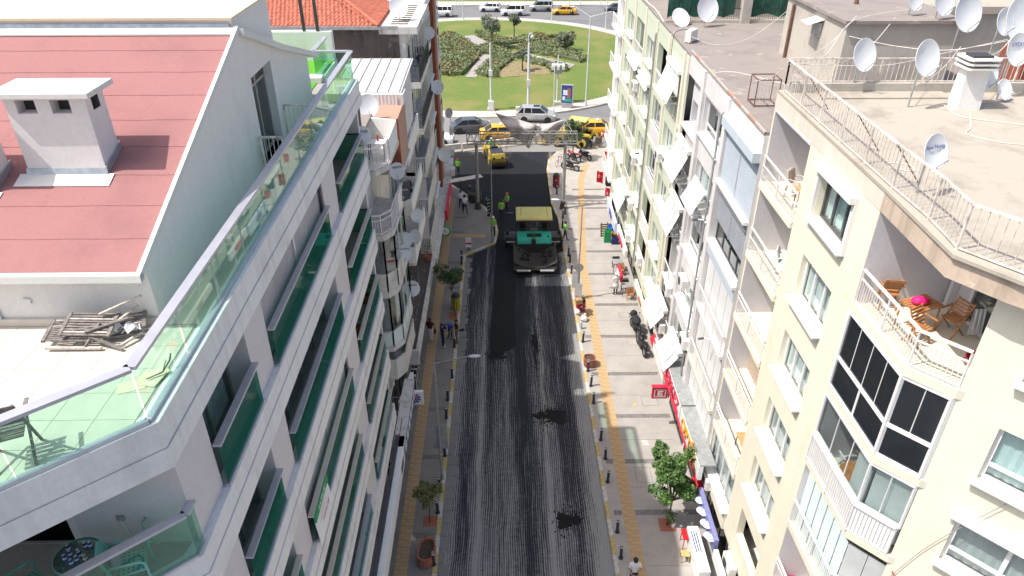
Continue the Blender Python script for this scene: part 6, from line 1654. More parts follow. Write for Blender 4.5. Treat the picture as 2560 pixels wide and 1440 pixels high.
# hipped tile roof: real pan tiles in rows
rf = MB()
E0 = [(-.15, 2.3), (-.15, 9.5)]
base_z = 18.02; slope = .34
tile = MB(); seg = 5
for i in range(seg):
    a0, a1 = math.pi * i / seg, math.pi * (i + 1) / seg
    tile.quad((0, -.11 + .22 * i / seg, .05 * math.sin(a0)), (0, -.11 + .22 * (i + 1) / seg, .05 * math.sin(a1)), (.42, -.11 + .22 * (i + 1) / seg, .05 * math.sin(a1)), (.42, -.11 + .22 * i / seg, .05 * math.sin(a0)))
    tile.quad((0, -.11 + .22 * i / seg, -.01), (0, -.11 + .22 * (i + 1) / seg, -.01), (0, -.11 + .22 * (i + 1) / seg, .05 * math.sin(a1)), (0, -.11 + .22 * i / seg, .05 * math.sin(a0)))
tme = None; cnt = 0; rest = MB()
sl3 = math.atan(slope); rows = 13
for r in range(rows):
    u = -.2 + r * .36 * math.cos(sl3); z = base_z + r * .36 * math.sin(sl3)
    y = 2.35 + r * .30
    while y < 9.4:
        if r < 9 and cnt < 290:
            if tme is None: tme = tile.build('roof_tile', 'tile_red', L3, loc=(u, y, z)); tme.rotation_euler = (0, -sl3, 0)
            else: inst(tme, L3, (u + random.uniform(-.02, .02), y, z + random.uniform(0, .012)), (random.uniform(-.03, .03), -sl3 + random.uniform(-.02, .02), random.uniform(-.04, .04)))
            cnt += 1
        else:
            M = Matrix.Translation((u, y, z)) @ Matrix.Rotation(-sl3, 4, 'Y'); b0 = len(rest.v); rest.add([M @ Vector(p) for p in tile.v], tile.f)
        y += .24
# hip side, tiles running towards the street
for r in range(11):
    y = 2.2 + r * .36; z = base_z + r * .12
    u = -.1 + r * .36
    while u < 6.5:
        M = Matrix.Translation((u, y, z + .02)) @ Matrix.Rotation(math.pi / 2, 4, 'Z') @ Matrix.Rotation(-sl3, 4, 'Y'); rest.add([M @ Vector(p) for p in tile.v], tile.f); u += .24
stuff(rest.build('rear_tiles', 'tile_red', L3))
m = MB(); m.add([(-.3, 2.1, base_z - .03), (-.3, 9.5, base_z - .03), (5.0, 9.5, base_z - .03 + 5.3 * slope), (5.0, 7.2, base_z - .03 + 5.3 * slope), (6.8, 2.1, base_z - .03), (6.8, 7.2, base_z - .03 + 5.3 * slope)], [(0, 3, 2, 1), (0, 4, 5, 3)]); m.build('roof_deck', 'oxide_wall', L3)
m = MB(); m.path([(-.3, 2.15, base_z + .06), (4.6, 6.3, base_z + 1.72)], .09, 8); m.build('hip_ridge', 'tile_red', L3)
MB().box(-.35, -.22, 1.1, 9.5, 17.85, 18.02).build('eaves_gutter', 'galv', L3)

# ---------------------------------------------------------------- dishes, units and furniture on the left blocks
D('dish with black lettering behind the green glass of the modern block', -6.15, 29.9, 15.2, 20, r=.45, pole=1.0, tilt=18, txt=('MEGA', .2, .45, 'ink'))
D('grey-white dish with black lettering above the ragged balcony', -5.15, 32.2, 12.9, 12, r=.42, pole=.75, tilt=18, txt=('digitürk', .15, .5, 'ink'))
D('black satellite dish with white lettering on the old bay block', -4.92, 32.0, 11.7, 8, r=.40, pole=.9, tilt=18, mat='dish_black', txt=('digitürk', .15, .45, 'sign_white'))
D('pale dish between white balconies of the old bay block', -4.80, 35.6, 8.9, 8, r=.40, pole=.75, tilt=18)
D('front one of two overlapping dishes on the old bay block', -4.85, 30.6, 9.6, 6, r=.40, pole=.55, tilt=18, txt=('GoldMaster', .1, .45, 'ink'))
D('rear one of two overlapping dishes on the old bay block', -4.9, 31.5, 9.6, 6, r=.38, pole=.75, tilt=18)
D('lowest round dish above the shop canopy of the old bay block', -4.95, 32.6, 6.1, 6, r=.45, pole=.75, tilt=18, txt=('PRENSES', .13, .45, 'ink'))
D('side-on dish at the right of the overlapping pair', -4.75, 33.9, 8.7, -25, r=.40, pole=.55, tilt=18)
D('big dish on the flat roof corner by the red tiles', -6.2, 44.6, 17.96, 10, r=.62, pole=.75, tilt=20)
D('pale dish on the top balcony wall of the corner block', -5.1, 50.6, 15.2, 8, r=.42, pole=.75, tilt=18)
D('white dish on the third balcony of the corner block', -4.65, 49.5, 12.0, 8, r=.50, pole=.6, tilt=18)
D('small grey dish at the far edge above the dark sedan', -4.62, 58.3, 7.2, -30, r=.42, pole=.7, tilt=18)
D('large white dish low on the corner block above the crates of air conditioners', -4.55, 51.0, 6.4, 6, r=.55, pole=.75, tilt=18)
D('tall grey dish behind the white post near the metal roof', -6.35, 33.0, 15.95, 15, r=.55, pole=.6, tilt=18)
ac_unit('air conditioner beside the corrugated wall under the metal roof', (-5.9, 34.75, 13.4), R(180), .8)
for k, z in enumerate((2.9, 4.6, 6.3)):
    ac_unit('air conditioner in the column on the corner block, %s from the bottom' % ORD[k], (-4.45, 57.2 + .3 * k, z), R(90), .85)
table('grey table with a red bottle on the top hexagonal bay', (-5.55, 29.9, 15.21), 0, .8, .55, .75, 'ac_white', 'rail_dark')
t = thing('bottle', 'red soft drink bottle on the grey balcony table', 'bottle', (-5.5, 29.95, 15.96)); m = MB(); m.lathe([(.001, 0), (.045, 0), (.045, .2), (.02, .28), (.016, .31), (.001, .31)], 12); m.build('body', 'lamp_red', t, smooth=True); MB().tube((0, 0, .31), (0, 0, .34), .018, .018, 8).build('cap', 'sign_white', t)
mono_chair('brown chair on the top iron balcony of the corner block', (-5.35, 47.6, 14.76), R(20), 'machine_brown')
table('dark low table on the top iron balcony of the corner block', (-5.75, 46.8, 14.76), 0, .6, .5, .5, 'black', 'black')
mono_chair('dark purple chair on a middle left balcony', (-5.5, 38.4, 9.42), R(30), 'cloth_maroon')
t = thing('washing_machine', 'white washing machine on a left balcony', 'appliance', (-5.5, 37.6, 9.41 + 2.99)); MB().box(-.3, .3, -.3, .3, 0, .85).build('casing', 'ac_white', t, bevel=.02); MB().tube((-.1, -.301, .45), (-.1, -.32, .45), .18, .18, 16).build('door', 'black', t)
potted('dark twiggy bush growing on the shop canopy', (-5.2, 42.0, 3.17), False, 8, 1.6)
t = thing('laundry_bag', 'white sack and green bag on the lowest bay balcony', 'bag', (-5.55, 29.9, 4.31)); m = MB(); m.ball((0, 0, .18), .28, 9, 6, 0, (1, 1.2, .6)); m.build('sack', 'cloth_white', t); m = MB(); m.ball((.35, .6, .25), .22, 9, 6, 0, (.8, 1.2, 1)); m.build('green_sack', 'crate_green', t)

# left shop signs
q = gp(1036, 993, 3.1)
t = thing('projecting_sign', 'white square bank sign with a blue and red flower emblem over the left pavement', 'sign', (q.x, q.y, 3.1))
MB().box(-.46, .46, -.09, .09, -.42, .42).build('cabinet', 'sign_white', t, bevel=.02)
for k in range(10):
    a = k * 2 * math.pi / 10 + .31
    m = MB(); m.bar((math.cos(a) * .07, -.096, math.sin(a) * .07), (math.cos(a) * .33, -.096, math.sin(a) * .33), .012, .10, up=(0, 1, 0)); 
    m = MB(); d = Vector((math.cos(a), 0, math.sin(a))); s = Vector((-math.sin(a), 0, math.cos(a)))
    m.add([Vector((0, -.094, 0)) + d * .05 - s * .015, Vector((0, -.094, 0)) + d * .31 - s * .07, Vector((0, -.094, 0)) + d * .34, Vector((0, -.094, 0)) + d * .31 + s * .07, Vector((0, -.094, 0)) + d * .05 + s * .015], [(0, 1, 2, 3, 4)])
    m.build('emblem_petal', 'sign_red' if k in (1, 2) else 'sign_blue', t)
MB().bar((-.46, 0, 0), (-1.5, 0, 0), .05).build('arm', 'galv', t)
q = l1w(18.6, -.1, 3.4); t = thing('shop_sign', 'blue shop sign band beside the white bank sign on the left', 'sign', q, L1R)
MB().box(-2.6, 2.2, -.4, -.1, -.5, .35).build('fascia', 'sign_blue', t); MB().box(-2.6, 2.2, -.41, .1, .351, .5).build('top', 'aged_white', t)
for k in range(6): MB().box(-2.2 + k * .7, -1.75 + k * .7, -.415, -.401, -.25, .15).build('letter', 'sign_white', t)
q = l1w(11.3, -.05, 3.5); t = thing('shop_sign', 'long white shop sign band under the lowest balconies of the modern block', 'sign', q, L1R)
MB().box(-7.0, 5.4, -.45, -.1, -.5, .4).build('fascia', 'sign_white', t, bevel=.02); MB().box(-7, 5.4, -.2, .0, .401, .46).build('capping', 'frame_dark', t)
for k in range(5): m = MB(); m.path([(-5.5 + k * 2.6, -.15, .46), (-5.5 + k * 2.6, -.3, 1.0), (-4.6 + k * 2.6, -.3, 1.05)], .02); m.build('sign_lamp', 'frame_dark', t)
MB().box(3.6, 4.3, -.462, -.451, -.2, .2).build('emblem', 'sign_blue', t); MB().box(4.0, 4.2, -.47, -.4621, -.1, .15).build('emblem_mark', 'sign_red', t)
t = thing('shop_sign', 'white and red slanted shop sign with script letters by the lowest bay', 'sign', (-5.05, 28.3, 3.1), R(82))
MB().box(-1.2, 1.2, -.08, .08, -.5, .6).build('panel', 'sign_white', t); MB().box(-1.2, 1.2, -.085, .085, -.75, -.501).build('red_strip', 'sign_red', t)
text('Ca', t, Matrix.Translation((-.1, -.084, .05)) @ FACE, .85, 'sign_red'); text('Gıda', t, Matrix.Translation((.1, -.09, -.62)) @ FACE, .24, 'sign_white')
t = thing('round_sign', 'round green and white sign at the edge of the left pavement', 'sign', (gp(1113, 577, 2.2).x, gp(1113, 577, 2.2).y, 2.2))
MB().tube((0, -.06, 0), (0, .06, 0), .42, .42, 28).build('disc', 'crate_green', t); MB().tube((0, -.065, 0), (0, -.061, 0), .32, .32, 28).build('face', 'sign_white', t); text('6', t, Matrix.Translation((0, -.07, 0)) @ FACE, .34, 'sign_red'); MB().bar((-.4, 0, 0), (-1.2, 0, .1), .05).build('arm', 'galv', t)
t = thing('shop_sign', 'long red shop sign on the corner block beside the pavement', 'sign', (-4.5, 52.2, 2.75), R(90)); MB().box(-2.6, 2.6, -.1, .1, -.35, .45).build('fascia', 'sign_red', t)
text('ŞAHİN', t, Matrix.Translation((0, -.105, .05)) @ FACE, .5, 'sign_white')
t = thing('goods_rack', 'hanging rack of dark striped clothes by the lowest bay on the left', 'rack', (-5.15, 31.6, .12)); MB().bar((0, -.7, 1.9), (0, .7, 1.9), .03).build('rail', 'galv', t)
for k in range(7): MB().box(-.16, .16, -.6 + k * .19, -.52 + k * .19, .9, 1.86).build('garment', ('cloth_maroon', 'cloth_black', 'cloth_white')[k % 3], t)
for y in (-.7, .7): MB().bar((0, y, 0), (0, y, 1.9), .03).build('upright', 'galv', t)
# ================================================================ STREET FURNITURE
def make_bollard():
    t = thing('bollard', '', 'bollard', (0, 0, 0), group='dark bollards along the kerbs')
    MB().lathe([(.001, 0), (.11, 0), (.11, .03), (.07, .04), (.07, .80), (.06, .83), (.001, .835)], 14).build('post', 'bollard_navy', t)
    MB().lathe([(.0712, .72), (.0712, .79)], 14).build('reflective_band', 'sign_white', t)
    MB().lathe([(.001, .8355), (.055, .8355), (.045, .85), (.001, .852)], 12).build('cap', 'galv', t)
    return t
b0 = None
LB = [(1085, 1412), (1095, 1282), (1100, 1222), (1113, 1140), (1116, 1045), (1119, 1000), (1131, 945), (1136, 868), (1152, 690), (1154, 660), (1155, 645), (1172, 625), (1230, 548), (1217, 517), (1175, 485), (1152, 472)]
RB = [(1552, 1395), (1543, 1330), (1519, 1205), (1513, 1147), (1502, 1100), (1484, 1008), (1477, 965), (1470, 928), (1457, 855), (1452, 790), (1441, 742), (1433, 708), (1429, 683), (1425, 655), (1421, 640), (1406, 570), (1413, 535), (1407, 545), (1392, 485), (1389, 470), (1478, 368), (1503, 355), (1471, 366)]
for side, lst in (('left', LB), ('right', RB)):
    for k, (px, py) in enumerate(lst):
        g = gp(px, py, .12)
        if b0 is None: b0 = make_bollard(); o = b0
        else: o = copy_tree(b0)
        o.location = (g.x, g.y, .121); o.rotation_euler = (R(random.uniform(-2, 2)), R(random.uniform(-2, 2)), 0)
        o['label'] = ('dark navy bollard on the %s kerb, %s from the camera end' % (side, ORD[k])) if k < 20 else 'dark bollard on the far right corner kerb, %s of three by the boulevard' % ORD[k - 20]

def planter(label, loc, rz, L, W, H, mat='terracotta'):
    t = thing('planter', label, 'planter', loc, rz)
    n = 28; pr = [(.86, 0), (1.0, .25), (.98, .5), (1.02, .52), (1.02, .6), (.98, .62), (1.0, .94), (1.0, 1.0), (.86, 1.0), (.84, .8)]
    m = MB(); vs = []
    for (s, h) in pr:
        for i in range(n):
            a = 2 * math.pi * i / n; c, d = math.cos(a), math.sin(a)
            sup = lambda v: math.copysign(abs(v) ** .7, v)
            vs.append((sup(c) * W / 2 * s, sup(d) * L / 2 * s, h * H))
    m.add(vs, [(k * n + i, k * n + (i + 1) % n, (k + 1) * n + (i + 1) % n, (k + 1) * n + i) for k in range(len(pr) - 1) for i in range(n)]); m.build('pot', mat, t, smooth=False)
    m = MB(); m.add([(math.copysign(abs(math.cos(2 * math.pi * i / n)) ** .7, math.cos(2 * math.pi * i / n)) * W / 2 * .85, math.copysign(abs(math.sin(2 * math.pi * i / n)) ** .7, math.sin(2 * math.pi * i / n)) * L / 2 * .85, H * .84) for i in range(n)], [tuple(range(n))]); m.build('earth', 'soil', t)
    return t
g = gp(1068, 1395, .12); planter('long oval terracotta planter filled with soil on the left pavement', (g.x, g.y, .121), R(-6), 1.25, .72, .62)
g = gp(1473, 913, .12); planter('round terracotta planter on the right kerb', (g.x, g.y, .121), 0, .72, .72, .6)
g = gp(1188, 502, .12); planter('dark brown round planter by the left gantry column', (g.x, g.y, .121), 0, 1.2, 1.2, .8, 'machine_brown')

def pit(px, py, w, par):
    g = gp(px, py, .12); MB().box(g.x - w / 2, g.x + w / 2, g.y - w / 2, g.y + w / 2, .1208, .126).build('tree_pit', 'terracotta', par)
    return g
g = pit(1075, 1303, .62, pl)
rnd = random.Random(5)
tree('street_tree', 'small round-headed tree in a red tree pit on the near left pavement', (g.x, g.y, .12), 1.05, .035, [((rnd.uniform(-.42, .42), rnd.uniform(-.35, .35), rnd.uniform(1.5, 2.0)), (.30, .30, .26)) for _ in range(8)], 'leaf_yellowish', .045, 5, (.0, .1), n_per=420)
g = pit(1138, 790, .8, pl)
rnd = random.Random(6)
tree('street_tree', 'slender leafy tree beside the striped yellow bin on the left pavement', (g.x, g.y, .12), 2.0, .05, [((-.15 + rnd.uniform(-.75, .6), rnd.uniform(-.5, .5), rnd.uniform(2.3, 3.7)), (.45, .45, .42)) for _ in range(9)], 'leaf_dark', .07, 6, (-.15, 0), n_per=360)
g = pit(1668, 1312, .75, pr)
rnd = random.Random(11)
cl = [((.05 + rnd.uniform(-.72, .78), rnd.uniform(-.65, .65), 2.1 + rnd.uniform(0, 2.1)), (.37, .37, .33)) for _ in range(24)]
tree('street_tree', 'full leafy green tree on the near right pavement', (g.x, g.y, .12), 1.6, .05, cl, 'leaf_bright', .075, 11, (.06, 0), n_per=520)
t = thing('bucket', 'small white bucket beside the near right tree', 'bucket', (g.x + .25, g.y - .1, .121)); MB().lathe([(.001, 0), (.09, 0), (.11, .28), (.1, .28), (.085, .02), (.001, .02)], 14).build('body', 'sign_white', t); MB().path([(-.11, 0, .26), (0, 0, .36), (.11, 0, .26)], .006).build('handle', 'galv', t)
rnd = random.Random(12); sp = MB()
t = thing('sapling', 'low leafy shoots at the foot of the near right tree', 'plant', (g.x, g.y + .02, .12))
for k in range(4): leaf_cloud(sp, (rnd.uniform(-.2, .25), rnd.uniform(-.2, .2), rnd.uniform(.4, .9)), (.18, .18, .2), 60, .06, rnd, 0)
sp.build('leaves', 'leaf_bright', t); MB().tube((0, .05, 0), (.05, .05, .7), .012, .008, 5).build('stem', 'bark', t)
g = gp(1432, 400, .12); rnd = random.Random(13)
tree('street_tree', 'dense bushy tree in front of the yellow loader', (g.x, g.y, .12), 1.6, .07, [((rnd.uniform(-.6, .6), rnd.uniform(-.5, .5), rnd.uniform(2.1, 3.9)), (.5, .5, .5)) for _ in range(9)], 'leaf_dark', .09, 13, n_per=300)

def bin_(label, px, py, main, stripe, h=.95):
    g = gp(px, py, .12); t = thing('litter_bin', label, 'litter bin', (g.x, g.y, .121))
    MB().lathe([(.001, .05), (.27, .05), (.29, h), (.26, h), (.24, .12), (.001, .12)], 20).build('drum', stripe, t)
    s = None
    for k in range(16):
        a = 2 * math.pi * k / 16
        if s is None: s = MB().box(-.035, .035, -.012, .012, .05, h - .02).build('stave', main, t, loc=(math.cos(a) * .295, math.sin(a) * .295, 0), rz=a + math.pi / 2)
        else: inst(s, t, (math.cos(a) * .295, math.sin(a) * .295, 0), (0, 0, a + math.pi / 2))
    MB().lathe([(.30, h), (.31, h + .02), (.30, h + .05), (.2, h + .2), (.001, h + .22)], 20).build('hood', 'black', t)
    for s_ in (-1, 1): MB().tube((s_ * .2, 0, 0), (s_ * .2, 0, .1), .02).build('foot', 'black', t)
    return t
bin_('yellow and black striped litter bin under the left tree', 1140, 770, 'bin_yellow', 'black')
bin_('red striped litter bin on the right kerb below the gantry', 1390, 467, 'bin_red', 'machine_brown', 1.1)
bin_('red striped litter bin overflowing with boxes on the right kerb', 1451, 782, 'red_plastic', 'machine_brown')
def carton(label, px, py, s, z, rz, mat='cardboard', tilt=0):
    g = gp(px, py, z); o = thing('carton', label, 'box', (g.x, g.y, z), R(rz)); o.rotation_euler = (R(tilt), 0, R(rz))
    m = MB(); a, b, c = s; m.box(-a / 2, a / 2, -b / 2, b / 2, 0, c * .98); m.build('body', mat, o); m = MB(); m.quad((-a / 2, -b / 2, c), (0, -b / 2, c + .03), (0, b / 2, c + .03), (-a / 2, b / 2, c)); m.quad((a / 2, -b / 2, c), (a / 2, b / 2, c), (.02, b / 2, c + .02), (.02, -b / 2, c + .02)); m.build('flap', mat, o)
carton('open cardboard box on top of the overflowing red bin', 1447, 757, (.42, .35, .3), 1.22, 10)
carton('cardboard box leaning behind the overflowing red bin', 1449, 765, (.4, .4, .35), .125, 35, tilt=12)
carton('squashed cardboard box on the pavement by the white bags', 1459, 790, (.45, .3, .25), .125, -20)
for k, (px, py, lab) in enumerate([(1445, 785, 'white plastic bag beside the overflowing red bin'), (1460, 802, 'larger white refuse sack in front of the overflowing red bin')]):
    g = gp(px, py, .12); t = thing('refuse_bag', lab, 'bag', (g.x, g.y, .12)); m = MB(); m.ball((0, 0, .22), .24, 11, 7, 0, (1, 1, .95)); r_ = random.Random(k); m.v = [(x * r_.uniform(.85, 1.12), y * r_.uniform(.85, 1.12), z) for x, y, z in m.v]; m.tube((0, 0, .42), (.03, 0, .56), .04, .08, 7); m.build('sack', 'cloth_white', t)
g = gp(1452, 822, .12); t = thing('water_bottle', 'blue plastic bottle standing by the refuse sack', 'bottle', (g.x, g.y, .121)); MB().lathe([(.001, 0), (.09, 0), (.09, .5), (.03, .62), (.001, .64)], 12).build('body', 'box_blue', t); MB().tube((0, 0, .64), (0, 0, .68), .03).build('cap', 'sign_blue', t)

# street lamps
g = gp(1443, 748, .12); t = street_lamp('street lamp with a long arm over the right kerb, traffic sign on its pole', (g.x, g.y, .12), 7.1, [(-1.45, .1, .35)], .06, 'galv')
MB().tube((0, -.07, 2.55), (0, -.085, 2.55), .3, .3, 20).build('traffic_sign', 'galv', t); MB().box(-.42, .12, .06, .07, .9, 2.2).build('notice_board', 'pole_light', t); MB().box(-.2, .3, -.07, -.06, .25, 1.3).build('notice_board', 'pole_light', t)
g = gp(1106, 1198, .12); t = street_lamp('street lamp on the near left pavement with a sign board behind it', (g.x, g.y, .12), 7.2, [(1.5, .1, .3)], .06, 'pole_grey')
MB().box(-.35, .38, .07, .085, 2.0, 3.5).build('sign_board', 'pole_grey', t); MB().tube((0, 0, 1.5), (0, 0, 1.75), .066, .064, 10).build('tape_band', 'kerb_yellow', t)
g = gp(1231, 606, .12); t = street_lamp('slim street lamp on the left kerb bulge near the paver', (g.x, g.y, .12), 8.5, [(.9, .3, .2)], .055, 'pole_grey')
for k in range(6):
    a = k * math.pi / 3; m = MB(); m.bar((.95, 0, 7.4), (.95 + .55 * math.cos(a), 0, 7.4 + .55 * math.sin(a)), .022); 
    for q in (.3, .45): m.bar((.95 + q * math.cos(a), 0, 7.4 + q * math.sin(a)), (.95 + (q + .12) * math.cos(a + .4), 0, 7.4 + (q + .12) * math.sin(a + .4)), .015); m.bar((.95 + q * math.cos(a), 0, 7.4 + q * math.sin(a)), (.95 + (q + .12) * math.cos(a - .4), 0, 7.4 + (q + .12) * math.sin(a - .4)), .015)
    m.build('snowflake_arm', 'kerb_white', t)
g = gp(1222, 540, .12); t = thing('sign_post', 'dark striped marker post beside the left kerb', 'post', (g.x, g.y, .12)); MB().box(-.12, .12, -.06, .06, 0, 1.7).build('post', 'black', t)
for k in range(5): m = MB(); z = .2 + k * .3; m.add([(-.122, -.0605, z), (.122, -.0605, z + .12), (.122, -.0605, z + .22), (-.122, -.0605, z + .1)], [(0, 1, 2, 3)]); m.build('stripe', 'kerb_white', t)
g = gp(1172, 628, .12); t = thing('warning_flag', 'small white and red warning sign leaning on the left kerb', 'sign', (g.x, g.y, .12)); MB().box(-.22, .22, -.02, .02, .35, 1.15).build('panel', 'sign_white', t); MB().box(-.22, .22, -.025, -.0205, .6, .75).build('red_stripe', 'sign_red', t); MB().tube((0, .03, 0), (0, .03, 1.1), .02).build('stake', 'galv', t)

# gantry with the torn mesh banner
gl, grt = gp(1195, 521, .12), gp(1407, 521, .12)
t = thing('gantry', 'steel lattice gantry spanning the street on two round columns', 'gantry', (0, 0, 0))
ZT = 6.0
for g in (gl, grt):
    o = MB().tube((g.x, g.y, .12), (g.x, g.y, ZT), .15, .13, 14).build('column', 'pole_grey', t); MB().tube((g.x, g.y, .12), (g.x, g.y, .75), .30, .2, 14).build('column_base', 'machine_brown', o)
x0, x1 = gl.x - .75, grt.x + .95; yc = gl.y
m = MB()
for dy in (-.3, .3):
    for z in (ZT, ZT + .85): m.bar((x0, yc + dy, z), (x1, yc + dy, z), .08)
m.build('chord', 'pole_grey', t)
n = 16; dm = MB()
for k in range(n):
    a, b = x0 + (x1 - x0) * k / n, x0 + (x1 - x0) * (k + 1) / n
    for dy in (-.3, .3):
        dm.bar((a, yc + dy, ZT), ((a + b) / 2, yc + dy, ZT + .85), .035); dm.bar(((a + b) / 2, yc + dy, ZT + .85), (b, yc + dy, ZT), .035)
        if k % 2 == 0: dm.bar((a, yc + dy, ZT), (a, yc + dy, ZT + .85), .04)
    dm.bar((a, yc - .3, ZT + .85), (a, yc + .3, ZT + .85), .03); dm.bar((a, yc - .3, ZT), (a, yc + .3, ZT), .03)
dm.bar((x1, yc - .3, ZT), (x1, yc - .3, ZT + .85), .04); dm.bar((x1, yc + .3, ZT), (x1, yc + .3, ZT + .85), .04)
dm.build('lattice', 'pole_grey', t)
m = bpy.data.materials.new('mesh_fabric'); m.use_nodes = True; _MC['mesh_fabric'] = m; nt = m.node_tree; b = nt.nodes['Principled BSDF']; v = _coord(nt)
f = _noise(nt, v, 1.2, 4); nt.links.new(_ramp(nt, f, [(.3, (.46, .42, .42)), (.7, (.66, .59, .57))]), b.inputs['Base Color']); b.inputs['Roughness'].default_value = .9
b.inputs['Alpha'].default_value = .8
t = thing('torn_banner', 'torn grey mesh banner tied in a knot above the gantry', 'banner', (0, 0, 0))
yb = yc + 1.0
def wpt(px, py, Y):
    d = _F * F_PX + _R * (px - 1280) - _U * (py - 720); s = Y / d.y; return Vector((d.x * s, Y, CAM_H + d.z * s))
def sheet(name, A, B, nu, nv, Yb, amp, seed):
    """A: outline points along the top, B: along the bottom (photo survey points at distance Yb)"""
    rn = random.Random(seed); vs = []
    def along(P, s):
        k = s * (len(P) - 1); i = min(int(k), len(P) - 2); f = k - i; return (P[i][0] * (1 - f) + P[i + 1][0] * f, P[i][1] * (1 - f) + P[i + 1][1] * f)
    for i in range(nu + 1):
        a, b_ = along(A, i / nu), along(B, i / nu)
        for j in range(nv + 1):
            s = j / nv; px, py = a[0] * (1 - s) + b_[0] * s, a[1] * (1 - s) + b_[1] * s
            vs.append(wpt(px, py, Yb + amp * math.sin(i * .9 + j * .5 + seed) + .35 * math.sin(j * .8 + i * .3)))
    mm = MB(); mm.add(vs, [(i * (nv + 1) + j, (i + 1) * (nv + 1) + j, (i + 1) * (nv + 1) + j + 1, i * (nv + 1) + j + 1) for i in range(nu) for j in range(nv)])
    o = mm.build(name, 'mesh_fabric', t, smooth=True); sm = o.modifiers.new('thickness', 'SOLIDIFY'); sm.thickness = .008
sheet('fabric', [(1238, 282), (1290, 297), (1335, 310), (1348, 315)], [(1285, 345), (1303, 352), (1322, 373), (1345, 330)], 16, 10, yb, .18, 1)
sheet('fabric', [(1330, 312), (1345, 312), (1375, 308), (1412, 298)], [(1352, 335), (1358, 350), (1385, 345), (1405, 320)], 14, 8, yb, .16, 2)
m = MB(); q = wpt(1345, 318, yb); m.ball(q, .22, 10, 7, 0, (1, .7, 1.2)); m.build('knot', 'cloth_white', t)
m = MB()
for (px, py, gx) in ((1238, 282, x0 + .8), (1412, 298, x1 - .4)): m.tube(wpt(px, py, yb), (gx, yc + .3, ZT + .85), .012, .012, 5)
m.tube(wpt(1322, 373, yb), (0.5 * (x0 + x1), yc + .3, ZT + .85), .012, .012, 5); m.build('tie_rope', 'cable_white', t)

# flags on the right facades
def flag(label, px, py, Y, s=1.0, droop=False):
    q = wpt(px, py, Y); t = thing('flag', label, 'flag', q)
    m = MB(); m.tube((.9, 0, -.2), (-.35, -.2, .55), .02, .02, 6); m.build('staff', 'pole_light', t)
    n = 8; m = MB(); vs = []
    for i in range(n + 1):
        for j in range(5):
            x = -.3 + .55 * s * i / n; vs.append((x * 1.0, -.2 + .08 * math.sin(i * 1.2 + j * .5), .5 - (.62 * x + .18) * .45 - j * .26 * s))
    m.add(vs, [(i * 5 + j, (i + 1) * 5 + j, (i + 1) * 5 + j + 1, i * 5 + j + 1) for i in range(n) for j in range(4)]); m.build('cloth', 'flag_red', t, smooth=True)
    m = MB(); k = 18
    o = [( -.05 + .13 * math.cos(2 * math.pi * i / k), -.30, .02 + .13 * math.sin(2 * math.pi * i / k)) for i in range(4, k - 3)]; oi = [(-.02 + .10 * math.cos(2 * math.pi * i / k), -.30, .02 + .10 * math.sin(2 * math.pi * i / k)) for i in range(4, k - 3)]
    m.add(o + oi, [(i, i + 1, len(o) + i + 1, len(o) + i) for i in range(len(o) - 1)])
    m.build('crescent', 'sign_white', t)
    m = MB(); st = [(.10 + (.05 if i % 2 == 0 else .02) * math.cos(math.pi * i / 5), -.30, .02 + (.05 if i % 2 == 0 else .02) * math.sin(math.pi * i / 5)) for i in range(10)]; m.add(st, [tuple(range(10))]); m.build('star', 'sign_white', t)
flag('red national flag with white crescent and star beside the speaker box', 1500, 438, 58.5)
flag('red national flag hanging farther up by the bollards', 1518, 388, 66.0, .8)
flag('small red flag above the purple shop sign', 1521, 480, 54.5, .7)
t = thing('wall_loudspeaker', 'black loudspeaker box on the right facade near the flag', 'loudspeaker', wpt(1522, 452, 57.0)); MB().box(-.25, .2, -.2, .2, -.45, .45).build('cabinet', 'black', t, bevel=.03); MB().box(-.28, -.251, -.15, .15, -.35, .35).build('grille', 'ac_dark', t)

# right shop signs
def sign_r(label, Ya, Yb_, x, z0, z1, mat, letters=None, lmat='sign_white', size=.5, thick=.18, back=None):
    L = Yb_ - Ya; t = thing('shop_sign', label, 'sign', (x, Yb_, 0), R(-90))
    MB().box(0, L, 0, thick, z0, z1).build('fascia', mat, t)
    if letters: text(letters, t, Matrix.Translation((L / 2, -.02, (z0 + z1) / 2)) @ FACE, size, lmat, ext=.04)
    return t
t = sign_r('grey and white shop sign with big red three-dimensional letters on the right', 26.2, 30.2, 8.25, 3.35, 4.15, 'sign_white', 'MERKEZ', 'sign_red', .95)
MB().box(0, 4.0, .02, .7, 4.151, 4.22).build('capping', 'galv', t)
t = sign_r('grey and white shop sign with big orange three-dimensional letters on the right', 22.3, 26.1, 8.25, 3.35, 4.15, 'sign_white', 'OPTİK', 'sign_orange', .95)
MB().box(0, 3.8, .02, .7, 4.151, 4.22).build('capping', 'galv', t)
o = MB().box(0, 8.2, -.06, -.02, 3.2, 3.34).build('red_rail', 'sign_red', t); o.location = (-4.1, 0, 0)
t = sign_r('pale blue shop sign with white bowls of food under the air conditioner', 19.4, 22.2, 8.35, 2.3, 3.0, 'sign_purple')
for k in range(8): m = MB(); m.lathe([(.001, 0), (.13, 0), (.2, .1), (.001, .1)], 12, (.25 + k * .33, -.06 - .0, 2.5 + .25 * (k % 2))); m.build('bowl_picture', 'sign_pale', t)
t = sign_r('white shop sign with red lower edge above the red letters shop', 30.5, 33.5, 8.4, 2.1, 2.9, 'sign_white'); MB().box(0, 3, -.03, -.001, 2.75, 2.95).build('red_edge', 'sign_red', t)
sign_r('purple shop sign under the low white awning of the green block', 48.8, 53.5, 8.2, 1.7, 2.5, 'sign_pale', 'EVİM', 'ink_blue', .6)
